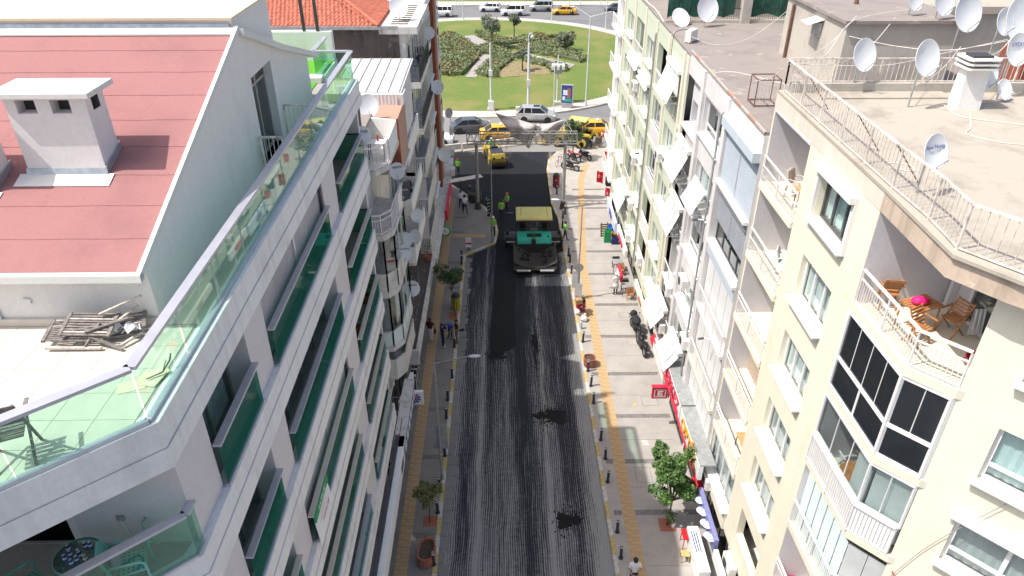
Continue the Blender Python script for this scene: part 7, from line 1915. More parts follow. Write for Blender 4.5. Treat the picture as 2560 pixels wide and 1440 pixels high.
sign_r('white shop sign with red lettering above the crates', 44.5, 48.6, 8.35, 1.9, 2.5, 'sign_white', 'MANAV', 'sign_red', .55)
t = sign_r('red counter sign reading 300TL by the cafe table', 42.9, 44.6, 7.9, .9, 1.35, 'sign_red', '300TL', 'sign_white', .36)
sign_r('cream shop fascia with brown fringe below the green block', 36.2, 41.0, 8.5, 1.85, 2.3, 'awning_cream', 'FIRIN', 'wood_orange', .4)
sign_r('long white shop canopy along the foot of the yellow block', 15.8, 19.2, 8.3, 2.2, 2.7, 'sign_white')
q = gp(1650, 980, 2.6); t = thing('pharmacy_sign', 'square red pharmacy sign with a white E projecting over the right pavement', 'sign', q, R(0))
MB().box(-.42, .38, -.10, .10, -.36, .36).build('cabinet', 'sign_red', t, bevel=.01); MB().box(-.46, .42, -.13, .13, .361, .40).build('lid', 'sign_red', t)
for a, b_, c, d in ((-.32, .28, .22, .26), (-.32, .28, -.26, -.22), (-.32, -.28, -.22, .22), (.24, .28, -.22, .22)): MB().box(a, b_, -.106, -.1005, c, d).build('border', 'sign_white', t)
for a, b_, c, d in ((-.14, -.06, -.16, .16), (-.06, .14, .09, .16), (-.06, .10, -.035, .035), (-.06, .14, -.16, -.09)): MB().box(a, b_, -.106, -.1005, c, d).build('letter_stroke', 'sign_white', t)
MB().bar((.38, 0, 0), (.9, 0, 0), .05).build('arm', 'galv', t)
# small awnings of red cloth, red tables
for k, (px, py, z, lab) in enumerate([(1633, 845, 2.4, 'red cloth shop awning above the motorbike wheel'), (1668, 945, 2.4, 'red cloth awning beside the pharmacy sign'), (1737, 1205, 2.4, 'red cloth awning half hidden by the tree')]):
    q = gp(px, py, z); t = thing('shop_awning', lab, 'awning', q, R(-90)); m = MB(); m.quad((-.5, -.1, -.35), (.5, -.1, -.35), (.5, .5, .25), (-.5, .5, .25)); m.quad((-.5, -.1, -.35), (-.5, .5, .25), (-.5, .5, -.35), (-.5, .5, -.35)); m.build('cloth', 'flag_red', t); MB().bar((-.5, -.1, -.36), (.5, -.1, -.36), .03).build('bar', 'galv', t); MB().bar((-.5, .5, .26), (.5, .5, .26), .03).build('bar', 'galv', t)
table('red square table on the right pavement by the yellow block', (8.05, 21.5, .121), 0, .6, .6, .7, 'red_plastic', 'red_plastic'); table('small yellow stool by the red table', (7.75, 20.7, .121), 0, .35, .35, .45, 'kerb_yellow', 'kerb_yellow'); table('orange folding table at the bottom right shop', (8.75, 18.0, .121), 0, .5, .8, 1.6, 'sign_orange', 'wood_orange')
# long white service bench/AC grille
t = thing('white_bench', 'white slatted counter lid beside the blue shop sign', 'counter', (8.2, 20.6, .12), R(-90)); MB().box(-1.2, 1.2, -.2, .3, 0, .9).build('body', 'sign_white', t, bevel=.03)
for k in range(3): MB().box(-.9, .2, -.1 + k * .1, -.06 + k * .1, .901, .91).build('slot', 'sign_blue', t)
# greengrocer crates
def crate(label, x, y, z, mat, rz=0, w=.5, d=.35, h=.26, group='stacked crates at the greengrocer'):
    t = thing('crate', label, 'crate', (x, y, z), R(rz), group); MB().box(-w / 2, w / 2, -d / 2, d / 2, 0, .02).build('base', mat, t)
    for s in (-1, 1):
        for k in range(3): MB().box(-w / 2, w / 2, s * d / 2 - .012, s * d / 2 + .012, .03 + k * .08, .09 + k * .08).build('side_slat', mat, t); MB().box(s * w / 2 - .012, s * w / 2 + .012, -d / 2 + .013, d / 2 - .013, .03 + k * .08, .09 + k * .08).build('end_slat', mat, t)
    return t
for k in range(4): crate('green plastic crate in the greengrocer stack, %s from the bottom' % ORD[k], 7.95, 50.3, .122 + k * .27, 'crate_green')
for k in range(2): crate('dark blue plastic crate beside the green stack, %s one' % ('lower', 'upper')[k], 8.5, 50.0, .122 + k * .27, 'crate_blue')
t = thing('tub', 'bright blue round tub on the greengrocer crates', 'tub', (8.35, 50.9, .9)); MB().lathe([(.001, 0), (.25, 0), (.34, .22), (.31, .22), (.23, .03), (.001, .03)], 20).build('bowl', 'tub_blue', t); MB().lathe([(.31, .22), (.36, .22), (.36, .25), (.31, .25)], 20).build('rim', 'tub_blue', t)
t = thing('pallet', 'brown wooden pallet leaning behind the greengrocer crates', 'pallet', (8.1, 51.2, .12), R(5))
for k in range(6): MB().box(-.6, .6, -.03 + .05 * k, .0 + .05 * k, .05 + k * .17, .17 + k * .17).build('board', 'pallet', t)
for x in (-.5, 0, .5): m = MB(); m.bar((x, .03, 0), (x, .33, 1.1), .08); m.build('bearer', 'pallet', t)
carton('open cardboard box of vegetables beside the blue tub', 1537, 590, (.5, .4, .25), .5, 5)
# cafe tables
table('grey cafe table with chairs at the 300TL sign', (8.15, 45.9, .121), 0, .75, .75, .74, 'galv', 'rail_dark'); table('grey cafe table near the person in white', (8.35, 42.6, .121), 0, .75, .75, .74, 'galv', 'rail_dark')
folding_chair('wooden cafe chair by the far grey table', (8.3, 45.2, .121), 0, 'wood_orange'); folding_chair('wooden cafe chair by the near grey table', (8.5, 41.9, .121), 0, 'wood_orange')
folding_chair('dark metal chair behind the far grey table', (8.1, 46.6, .121), R(180), 'rail_dark'); folding_chair('dark metal chair behind the near grey table', (8.3, 43.3, .121), R(180), 'rail_dark')
# traffic cone
g = gp(1505, 342); t = thing('traffic_cone', 'orange and white traffic cone beside the right taxi', 'cone', (g.x, g.y, 0)); MB().box(-.2, .2, -.2, .2, 0, .03).build('base', 'cone_orange', t); MB().lathe([(.15, .03), (.03, .75), (.001, .76)], 14).build('cone', 'cone_orange', t); MB().lathe([(.112, .30), (.082, .48)], 14).build('band', 'sign_white', t, smooth=True); t.children[-1].scale = (1.04, 1.04, 1)
# ================================================================ VEHICLES
def wheel(par, x, y, r, w=.2, side=1, rim='rim'):
    o = MB(); o.lathe([(r * .62, -w / 2), (r * .93, -w / 2), (r, -w * .32), (r, w * .32), (r * .93, w / 2), (r * .62, w / 2)], 20, (0, 0, 0), 0, Matrix.Rotation(math.pi / 2, 3, 'X')); t = o.build('wheel', 'rubber', par, loc=(x, y, r))
    m = MB(); m.lathe([(.001, .0), (r * .2, .012), (r * .55, -.01), (r * .64, .01), (r * .64, -.05)], 16, (0, 0, 0), 0, Matrix.Rotation(-side * math.pi / 2, 3, 'X')); m.move(Matrix.Translation((0, side * (w / 2 - .012), 0))); m.build('rim', rim, t)
    return t
def loft(m, secs, mi=0, caps=True):
    n = len(secs[0]); vs = [p for s in secs for p in s]
    fs = [(k * n + i, k * n + (i + 1) % n, (k + 1) * n + (i + 1) % n, (k + 1) * n + i) for k in range(len(secs) - 1) for i in range(n)]
    if caps: fs += [tuple(range(n))[::-1], tuple(range((len(secs) - 1) * n, len(secs) * n))]
    return m.add(vs, fs, mi)
def car(label, loc, head, paint, kind='sedan', taxi=False, cat='car', group='cars on the boulevard', stripes=False, sunroof=False):
    """front points along local +x"""
    t = thing({'sedan': 'sedan_car', 'hatch': 'hatchback_car', 'suv': 'suv_car', 'van': 'van'}[kind], label, cat, loc, R(head), group)
    P = dict(sedan=dict(L=4.45, W=1.76, H=1.47, hood=.92, deck=1.02, cab=(-1.75, -.95, .45, 1.25)), hatch=dict(L=4.1, W=1.78, H=1.48, hood=.95, deck=.98, cab=(-1.98, -1.55, .4, 1.2)),
             suv=dict(L=4.45, W=1.84, H=1.64, hood=1.02, deck=1.08, cab=(-2.1, -1.6, .45, 1.3)), van=dict(L=4.4, W=1.82, H=1.84, hood=1.08, deck=1.2, cab=(-2.16, -2.05, .62, 1.4)))[kind]
    L, W, H = P['L'], P['W'] / 2, P['H']; h, dk = P['hood'], P['deck']; c0, c1, c2, c3 = P['cab']
    zb = max(h, dk) - .06
    secs = []
    xs = [(-L / 2, .80, .42, dk - .16), (-L / 2 + .08, .93, .24, dk - .03), (-L / 2 + .5, 1.0, .2, dk), (c0 + .25, 1.0, .2, zb + .06), (0, 1.0, .2, zb + .05), (c3 - .1, 1.0, .2, h + .06), (L / 2 - .75, .98, .2, h), (L / 2 - .22, .93, .22, h - .1), (L / 2 - .03, .82, .30, h - .24), (L / 2, .72, .38, h - .32)]
    for x, s, zl, zt in xs:
        w = W * s; zm = zl + (zt - zl) * .5
        secs.append([(x, -w * .94, zl), (x, -w, zm), (x, -w * .985, zt - .10), (x, -w * .86, zt), (x, w * .86, zt), (x, w * .985, zt - .10), (x, w, zm), (x, w * .94, zl)])
    b = MB(); loft(b, secs); o = b.build('body', paint, t, smooth=False, bevel=.03)
    for p in o.data.polygons: p.use_smooth = True
    # greenhouse
    wb, wt = W * .93, W * .74 if kind != 'van' else W * .86
    g = MB(); zr = H - .02
    base = [(c0, -wb, zb), (c3, -wb * .93, h + .02), (c3, wb * .93, h + .02), (c0, wb, zb)]; top = [(c1, -wt, zr), (c2, -wt * .97, zr), (c2, wt * .97, zr), (c1, wt, zr)]
    g.add(base + top, [(0, 1, 5, 4), (1, 2, 6, 5), (2, 3, 7, 6), (3, 0, 4, 7), (4, 5, 6, 7)]); g.build('windows', 'car_glass', t)
    rf = MB(); rf.add([(c1 - .03, -wt, zr + .003), (c2 + .02, -wt * .98, zr + .003), (c2 + .02, wt * .98, zr + .003), (c1 - .03, wt, zr + .003), (c1 + .12, -wt * .8, H + .035), (c2 - .12, -wt * .78, H + .03), (c2 - .12, wt * .78, H + .03), (c1 + .12, wt * .8, H + .035)], [(4, 5, 6, 7), (0, 1, 5, 4), (1, 2, 6, 5), (2, 3, 7, 6), (3, 0, 4, 7)]); r_ = rf.build('roof', paint, t)
    if sunroof: MB().box(-.35, .35, -.4, .4, H + .036, H + .04).build('sunroof', 'car_glass', r_)
    pl_ = MB()
    for s in (-1, 1):
        pl_.bar((c3, s * wb * .93, h + .02), (c2, s * wt * .97, zr), .07, .06); pl_.bar((c0, s * wb, zb), (c1, s * wt, zr), .12 if kind != 'sedan' else .10, .07)
        pm = (c0 + c3) / 2 - .1; pl_.bar((pm, s * (wb + .004), zb), (pm - .02, s * (wt + .004), zr), .07, .03)
        if kind in ('van', 'hatch', 'suv'): q = c0 + .75; pl_.bar((q, s * (wb + .004), zb), (q + .02, s * (wt + .004), zr), .14, .03)
        pl_.bar((c0 + .05, s * (wb + .012), zb + .02), (c3, s * (wb * .93 + .012), h + .04), .03, .07)
    pl_.build('pillars', paint, t)
    for s in (-1, 1):
        m = MB(); m.ball((c3 - .25, s * (W + .1), h + .12), .1, 8, 6, 0, (.7, 1, .7)); m.build('mirror', paint, t)
        m = MB(); m.box(L / 2 - .28, L / 2 - .06, s * W * .82 - .14, s * W * .82 + .1, h - .27, h - .12); m.build('headlight', 'lamp_clear', t)
        m = MB(); m.box(-L / 2 + .0, -L / 2 + .16, s * W * .78 - .13, s * W * .78 + .15, dk - .26, dk - .1) if kind != 'van' else m.box(-L / 2 - .01, -L / 2 + .12, s * W * .82 - .08, s * W * .82 + .09, .8, 1.2); m.build('taillight', 'lamp_red', t)
        for xw in (L * .295, -L * .30):
            m = MB(); m.tube((xw, s * (W * .9), .34), (xw, s * (W + .006), .34), .385, .385, 20); m.build('wheel_arch', 'black', t)
            wheel(t, xw, s * (W - .10), .315, .21, s)
        m = MB(); m.box(-.9, .9, s * (W + .002) - .006, s * (W + .002) + .006, .30, .36); m.build('side_trim', 'black', t)
        if kind != 'hatch' or True:
            m = MB(); m.box(.02, .035, s * (W * .995) - .006, s * (W * .995) + .008, .4, zb - .05); m.box(.98, .992, s * (W * .99) - .006, s * (W * .99) + .008, .4, zb - .05); m.build('door_gap', 'black', t)
    MB().box(L / 2 - .06, L / 2 + .01, -.55, .55, .42, .56).build('grille', 'black', t); MB().box(-L / 2 - .015, -L / 2 + .02, -.26, .26, dk - .4, dk - .28).build('number_plate', 'plate_white', t)
    MB().box(-L / 2 + .02, -L / 2 + .14, -W * .85, W * .85, .22, .36).build('bumper', 'black', t)
    if taxi:
        MB().box(-.1, .1, -.3, .3, H + .036, H + .16).build('taxi_sign', 'sign_white', t, bevel=.02); text('TAKSİ', t, Matrix.Translation((-.02, -.302, H + .095)) @ FACE, .12, 'ink', ext=.002)
        for s in (-1, 1): text('TAKSİ', t, Matrix.Translation((.5, s * (W + .004), .62)) @ Matrix.Rotation(0 if s < 0 else math.pi, 4, 'Z') @ FACE, .17, 'ink', ext=.002)
    if stripes:
        for k in range(5):
            for s in (-1, 1): MB().box(-1.45 + k * .2, -1.36 + k * .2, s * (W + .004) - .006, s * (W + .004) + .008, .45 + .05 * k, .9).build('livery_stripe', 'sign_white' if k % 2 else 'black', t)
    return t
def at(px, py): g = gp(px, py); return (g.x, g.y, -.003)
car('dark grey sedan on the boulevard at the left end', at(1178, 328), 8, 'car_grey')
car('yellow taxi sedan half hidden by the torn banner', at(1252, 346), 6, 'taxi_yellow', taxi=True, cat='taxi')
car('pale silver car with a glass sunroof driving behind the banner', at(1341, 301), -6, 'car_silver', 'suv', sunroof=True)
car('yellow taxi sedan by the orange cone at the right end', at(1492, 334), 2, 'taxi_yellow', taxi=True, cat='taxi')
car('white car nose peeping out behind the left corner block', (-7.6, 72.6, -.003), -4, 'car_white')
car('white panel van cut off by the left corner block, far road', (-11.6, 136.8, -.018), 180, 'car_white', 'van', cat='van', group='cars on the far road')
car('white hatchback in the far lane', (-2.7, 141.3, -.018), 178, 'car_white', 'hatch', group='cars on the far road')
car('white van with dark side windows in the near lane of the far road', (1.45, 137.6, -.018), 180, 'car_white', 'van', cat='van', group='cars on the far road')
car('silver van waiting by the traffic signal on the far road', (6.7, 141.5, -.018), 180, 'car_silver', 'van', cat='van', group='cars on the far road')
car('yellow taxi with striped rear door on the far road', (10.8, 138.3, -.018), 180, 'taxi_yellow', taxi=True, cat='taxi', stripes=True, group='cars on the far road')
car('dark car at the right end of the far road', (20.6, 140.8, -.018), 180, 'car_grey', group='cars on the far road')

# ---------------------------------------------------------------- asphalt paver
def paver():
    t = thing('asphalt_paver', 'green asphalt paver with black hopper and pale yellow canopy laying the new mat', 'paver', (2.12, 45.3, .005))
    # hopper: apron, floor and two folding wings (opening towards the camera)
    for s in (-1, 1):
        m = MB(); m.add([(s * .45, .12, .55), (s * .45, 2.5, .62), (s * 1.48, 2.5, 1.25), (s * 1.48, .12, 1.0), (s * 1.53, .12, .98), (s * 1.53, 2.5, 1.23), (s * .45, 2.5, .5), (s * .45, .12, .45)], [(0, 1, 2, 3), (3, 2, 5, 4), (4, 5, 6, 7), (0, 3, 4, 7), (1, 6, 5, 2), (0, 7, 6, 1)]); m.build('hopper_wing', 'machine_black', t)
        m = MB(); m.add([(s * 1.50, .1, .42), (s * 1.56, .1, .42), (s * 1.56, 2.55, .5), (s * 1.50, 2.55, .5), (s * 1.50, .1, 1.12), (s * 1.56, .1, 1.12), (s * 1.56, 2.55, 1.5), (s * 1.50, 2.55, 1.5)], [(0, 1, 5, 4), (1, 2, 6, 5), (2, 3, 7, 6), (3, 0, 4, 7), (4, 5, 6, 7), (0, 3, 2, 1)]); m.build('hopper_side', 'machine_brown', t)
        m = MB(); m.extrude([(.9, .0), (4.0, .0), (4.25, .25), (4.2, .62), (3.9, .75), (1.0, .75), (.7, .5), (.72, .2)], 'x', s * 1.0, s * 1.32); m.build('crawler_track', 'rubber', t)
        for k in range(5): MB().tube((s * 1.325, 1.2 + k * .62, .36), (s * 1.335, 1.2 + k * .62, .36), .2, .2, 14).build('track_roller', 'machine_brown', t)
        MB().tube((s * .35, -.12, .5), (s * 1.35, -.12, .5), .09, .09, 12).build('push_roller', 'galv', t)
        MB().box(s * 1.0, s * 1.9, 4.0, 4.1, .35, .55).build('tow_arm', 'machine_black', t)
        # screed extensions with end gates
        MB().box(s * 1.3, s * 2.2, 4.55, 5.5, .06, .52).build('screed_extension', 'machine_black', t); MB().box(s * 2.2, s * 2.26, 4.2, 5.7, .03, .75).build('end_gate', 'machine_brown', t)
        MB().box(s * 1.35, s * 2.15, 5.0, 5.05, .52, 1.0).build('screed_rail', 'galv', t)
        MB().box(s * 1.4, s * 2.1, 4.5, 4.549, .36, .44).build('warning_bar', 'sign_white', t)
        MB().box(s * 2.0 - .1, s * 2.0 + .1, 4.75, 4.95, .9, 1.25).build('side_console', 'machine_black', t)
    MB().box(-.449, .449, .12, 2.5, .5, .58).build('conveyor_floor', 'machine_black', t)
    for k in range(9): MB().box(-.42, .42, .25 + k * .25, .3 + k * .25, .581, .62).build('conveyor_bar', 'machine_brown', t)
    m = MB(); m.add([(-1.48, .1, .42), (1.48, .1, .42), (1.48, .18, .72), (-1.48, .18, .72), (-1.48, .14, .42), (1.48, .14, .42), (1.48, .22, .72), (-1.48, .22, .72)], [(0, 1, 2, 3), (4, 7, 6, 5), (2, 6, 7, 3)]); m.build('front_apron', 'machine_brown', t)
    r_ = random.Random(2); hp = MB()
    for s in (-1, 1):
        for k in range(9): x, y = s * r_.uniform(.5, 1.25), r_.uniform(.5, 2.2); hp.ball((x, y, .62 + (abs(x) - .45) * .5), r_.uniform(.12, .26), 8, 5, 0, (1, 1.2, .5))
    hp.build('loose_asphalt', 'asphalt_new', t)
    MB().box(-1.3, 1.3, 2.55, 4.4, .45, 1.25).build('chassis', 'machine_black', t)
    # green engine hood with sloping nose
    m = MB(); m.extrude([(2.56, 1.0), (2.56, 1.35), (2.75, 1.68), (3.75, 1.75), (3.75, 1.0)], 'x', -1.28, 1.28); o = m.build('engine_hood', 'machine_green', t, bevel=.03)
    for k in range(6): MB().box(-.55, .55, 2.85 + k * .09, 2.9 + k * .09, 1.695 + k * .006, 1.715 + k * .006).build('louvre', 'black', o)
    MB().box(-1.29, -.3, 2.6, 2.64, 1.38, 1.44).build('grab_rail', 'black', o)
    MB().tube((-.05, 2.75, 1.2), (-.05, 2.75, 2.05), .08, .07, 10).build('exhaust_stack', 'rust', t); MB().box(-.22, .12, 2.5, 2.72, .95, 1.6).build('exhaust_cover', 'machine_black', t)
    MB().tube((1.05, 2.9, 1.7), (1.05, 2.9, 1.75), .09, .09, 10).build('filler_cap', 'black', o)
    # platform, seats, consoles
    MB().box(-1.3, 1.3, 3.76, 5.0, 1.2, 1.3).build('platform', 'machine_black', t)
    for x in (-.85, .85):
        s_ = MB().box(x - .25, x + .25, 4.0, 4.5, 1.55, 1.68).build('seat', 'black', t, bevel=.03); MB().box(x - .25, x + .25, 4.5, 4.6, 1.6, 2.15).build('seat_back', 'black', s_, bevel=.03)
    MB().box(-.35, .35, 3.85, 4.15, 1.3, 2.0).build('console', 'machine_brown', t); MB().box(-.3, .3, 3.82, 3.849, 1.75, 1.95).build('control_panel', 'galv', t)
    MB().tube((.25, 4.0, 2.0), (.25, 4.0, 2.6), .03).build('lever', 'galv', t)
    m = MB()
    for x in (-1.25, 1.25):
        for y in (3.75, 5.0): m.bar((x, y, 1.25), (x * .98, y, 2.95), .07)
    for y in (3.75, 5.0): m.bar((-1.25, y, 1.9), (1.25, y, 1.9), .04)
    m.build('canopy_posts', 'machine_black', t)
    c = MB(); n = 10; secs = []
    for y, z, in ((3.35, 2.86), (3.42, 2.98), (3.6, 3.04), (5.2, 3.04), (5.4, 2.98), (5.47, 2.86)):
        secs.append([(-1.36, y, 2.84), (-1.36, y, z - .04), (-1.22, y, z), (1.22, y, z), (1.36, y, z - .04), (1.36, y, 2.84)])
    loft(c, secs); o = c.build('canopy', 'canopy_yellow', t)
    for x in (-1.0, .98): MB().box(x, x + .03, 3.6, 5.2, 3.041, 3.05).build('canopy_seam', 'machine_brown', o)
    MB().box(-1.34, 1.34, 3.33, 3.36, 2.76, 2.84).build('canopy_edge', 'rust', o)
    MB().box(-1.35, 1.35, 4.5, 5.45, .06, .6).build('screed', 'machine_black', t); MB().box(-1.3, 1.3, 5.46, 5.75, .5, .55).build('rear_step', 'galv', t)
    MB().box(-1.2, 1.2, 5.0, 5.1, .6, 1.2).build('rear_panel', 'machine_green', t)
paver()
# ---------------------------------------------------------------- tandem roller
def roller():
    g = gp(1238, 408, .04); t = thing('tandem_roller', 'yellow tandem road roller with black hood on the fresh asphalt', 'road roller', (g.x - .1, g.y + .3, .04), R(-78))
    for x in (-1.45, 1.35):
        o = MB().tube((x, -.72, .52), (x, .72, .52), .52, .52, 28).build('drum', 'drum_steel', t, smooth=False)
        m = MB()
        for s in (-1, 1): m.extrude([(x - .25, .4), (x + .25, .4), (x + .3, 1.0), (x - .3, 1.0)], 'y', s * .74, s * .82)
        m.build('drum_yoke', 'machine_yellow', t)
    m = MB(); m.extrude([(.55, .75), (2.0, .75), (2.05, 1.15), (1.9, 1.55), (.55, 1.65)], 'y', -.7, .7); o = m.build('engine_hood', 'machine_yellow', t, bevel=.05)
    MB().extrude([(.6, 1.655), (1.75, 1.59), (1.75, 1.62), (.6, 1.69)], 'y', -.6, .6).build('hood_top', 'cloth_navy', o)
    for s in (-1, 1): MB().tube((2.03, s * .42, 1.2), (2.07, s * .42, 1.2), .11, .11, 14).build('headlight', 'black', o)
    m = MB(); m.extrude([(-2.05, .7), (-.75, .7), (-.75, 1.2), (-1.9, 1.2)], 'y', -.7, .7); m.build('rear_frame', 'machine_yellow', t, bevel=.04)
    MB().box(-.74, .54, -.72, .72, .45, .95).build('platform', 'machine_black', t); s_ = MB().box(-.55, -.1, -.25, .25, 1.25, 1.36).build('seat', 'black', t, bevel=.03); MB().box(-.62, -.55, -.25, .25, 1.3, 1.75).build('seat_back', 'black', s_)
    MB().box(.2, .5, -.3, .3, .95, 1.75).build('console', 'machine_black', t); MB().lathe([(.17, 0), (.19, .015), (.17, .03)], 18, (.18, 0, 1.82)).build('steering_wheel', 'black', t)
    m = MB()
    for s in (-1, 1): m.path([(-.7, s * .72, .9), (-.7, s * .72, 1.7), (-.2, s * .72, 1.7), (-.2, s * .72, .9)], .025)
    m.build('handrail', 'machine_yellow', t)
    return t
rol = roller()
# ---------------------------------------------------------------- backhoe loader
def loader():
    g = gp(1440, 372); t = thing('backhoe_loader', 'yellow backhoe loader parked behind the bushy tree', 'loader', (g.x - .2, g.y + 1.0, 0), R(160))
    m = MB(); m.extrude([(-1.2, .7), (1.9, .7), (2.1, 1.0), (2.0, 1.55), (.5, 1.75), (-1.2, 1.3)], 'y', -.55, .55); m.build('body', 'machine_yellow', t, bevel=.05)
    for x, r, w in ((-1.1, .78, .5), (1.45, .52, .38)):
        for s in (-1, 1): wheel(t, x, s * .85, r, w, s, 'machine_yellow')
    for s in (-1, 1): MB().extrude([(-2.0, 1.45), (-1.8, 1.62), (-.4, 1.62), (-.2, 1.45)], 'y', s * .6, s * 1.12).build('mudguard', 'machine_yellow', t)
    gcab = MB(); gcab.add([(-1.25, -.62, 1.3), (.45, -.62, 1.3), (.45, .62, 1.3), (-1.25, .62, 1.3), (-1.15, -.58, 2.75), (.3, -.58, 2.75), (.3, .58, 2.75), (-1.15, .58, 2.75)], [(0, 1, 5, 4), (1, 2, 6, 5), (2, 3, 7, 6), (3, 0, 4, 7)]); gcab.build('cab_glass', 'glass_clear', t)
    p = MB()
    for a, b in (((-1.25, -.62), (-1.15, -.58)), ((.45, -.62), (.3, -.58)), ((.45, .62), (.3, .58)), ((-1.25, .62), (-1.15, .58))): p.bar((*a, 1.3), (*b, 2.75), .09)
    p.build('cab_pillars', 'black', t); MB().box(-1.4, .5, -.72, .72, 2.751, 2.9).build('cab_roof', 'canopy_yellow', t, bevel=.04); MB().box(-.8, -.2, -.25, .25, 1.3, 1.9).build('seat', 'black', t)
    for s in (-1, 1): m = MB(); m.bar((.6, s * .5, 1.5), (2.4, s * .5, 1.0), .14, .2); m.bar((2.4, s * .5, 1.0), (2.9, s * .5, .45), .14, .18); m.build('loader_arm', 'machine_yellow', t)
    m = MB(); m.extrude([(2.7, .15), (3.5, .1), (3.55, .16), (2.85, .3), (2.8, .8), (3.0, 1.0), (2.9, 1.02), (2.68, .85)], 'y', -1.1, 1.1); m.build('front_bucket', 'machine_yellow', t)
    m = MB(); m.bar((-1.7, 0, .9), (-2.1, 0, 1.9), .25, .22); m.bar((-2.1, 0, 1.9), (-2.6, 0, 1.2), .2, .18); m.build('digger_boom', 'machine_yellow', t); MB().box(-2.85, -2.35, -.3, .3, .6, 1.2).build('digger_bucket', 'machine_brown', t)
    MB().tube((1.2, .3, 1.6), (1.2, .3, 2.3), .05).build('exhaust', 'black', t)
loader()
# ---------------------------------------------------------------- motorcycles and bicycles
def moto(label, loc, rz, body='black', seat='black', scooter=False):
    t = thing('motorcycle', label, 'motorcycle', loc, R(rz), 'parked motorcycles')
    for x in (-.68, .68):
        m = MB(); m.lathe([(.2, -.055), (.28, -.06), (.31, -.03), (.31, .03), (.28, .06), (.2, .055)], 18, (0, 0, 0), 0, Matrix.Rotation(math.pi / 2, 3, 'X')); w_ = m.build('wheel', 'rubber', t, loc=(x, 0, .31)); MB().tube((0, -.03, 0), (0, .03, 0), .2, .2, 14).build('rim', 'rim', w_)
    m = MB(); m.extrude([(-.35, .3), (.3, .3), (.38, .55), (.2, .72), (-.3, .6)], 'y', -.16, .16); m.build('engine', 'machine_black', t, bevel=.03)
    m = MB(); m.ball((.18, 0, .82), .25, 12, 8, 0, (1.3, .7, .6)); m.build('fuel_tank', body, t, smooth=True)
    m = MB(); m.extrude([(-.75, .78), (-.05, .72), (0, .8), (-.75, .9)], 'y', -.14, .14); m.build('seat', seat, t, bevel=.03)
    m = MB(); m.ball((-.75, 0, .85), .2, 10, 7, 0, (1.2, .6, .5)); m.build('tail', body, t, smooth=True)
    m = MB(); 
    for s in (-1, 1): m.tube((.68, s * .08, .31), (.42, s * .08, .95), .025, .025, 8)
    m.build('fork', 'galv', t)
    m = MB(); m.path([(.32, -.36, 1.02), (.45, -.1, 1.0), (.45, .1, 1.0), (.32, .36, 1.02)], .018); m.build('handlebar', 'black', t)
    m = MB(); m.ball((.58, 0, .9), .13, 10, 7); m.build('headlamp', body, t, smooth=True); MB().tube((-.2, -.17, .32), (-.95, -.2, .45), .05, .06, 8).build('exhaust', 'galv', t)
    for s in (-1, 1): m = MB(); m.path([(.38, s * .25, 1.02), (.34, s * .32, 1.2)], .01); m.ball((.33, s * .33, 1.24), .06, 8, 5, 0, (.4, 1, .7)); m.build('mirror', 'black', t)
    return t
moto('black motorcycle parked along the right shop fronts, nearer one with bare rear wheel', (8.32, 36.1, .121), 97)
moto('black motorcycle covered with jackets behind the nearer one, right shop fronts', (8.22, 38.0, .121), 98)
t = thing('bike_cover', 'black rain cover draped on the farther parked motorcycle', 'cover', (8.22, 38.1, .121), R(98)); m = MB(); m.ball((-.1, 0, .95), .34, 12, 8, 0, (1.5, .9, .7)); m.ball((.42, 0, 1.1), .24, 10, 6); m.build('cloth', 'cloth_black', t, smooth=True)
g = gp(1462, 397, .12); moto('white and black motorcycle in front of the bushy tree', (g.x, g.y, .121), 125, 'car_white')
g = gp(1425, 425, .12); moto('dark green scooter by the right gantry column', (g.x, g.y, .121), 150, 'machine_black')
g = gp(1432, 402, .12); moto('dark red motorcycle hidden behind the right gantry column', (g.x, g.y, .121), 140, 'bin_red')
def bicycle(label, loc, rz):
    t = thing('bicycle', label, 'bicycle', loc, R(rz))
    for x in (-.52, .52): m = MB(); m.lathe([(.31, -.015), (.335, 0), (.31, .015)], 22, (0, 0, 0), 0, Matrix.Rotation(math.pi / 2, 3, 'X')); m.build('wheel', 'rubber', t, loc=(x, 0, .335))
    m = MB(); m.path([(-.52, 0, .335), (-.15, 0, .3), (.4, 0, .78), (-.2, 0, .8), (-.15, 0, .3)], .018); m.path([(-.2, 0, .8), (-.52, 0, .335)], .014); m.path([(.52, 0, .335), (.4, 0, .9)], .016); m.build('frame', 'lamp_red', t)
    m = MB(); m.path([(.35, -.25, .98), (.42, 0, .95), (.35, .25, .98)], .014); m.build('handlebar', 'black', t); MB().box(-.3, -.08, -.06, .06, .92, .97).build('saddle', 'black', t, bevel=.02); MB().tube((-.2, 0, .8), (-.2, 0, .92), .014).build('seat_post', 'galv', t)
g = gp(1398, 412, .12); bicycle('bicycle leaning near the right kerb under the gantry', (g.x, g.y, .121), 60)

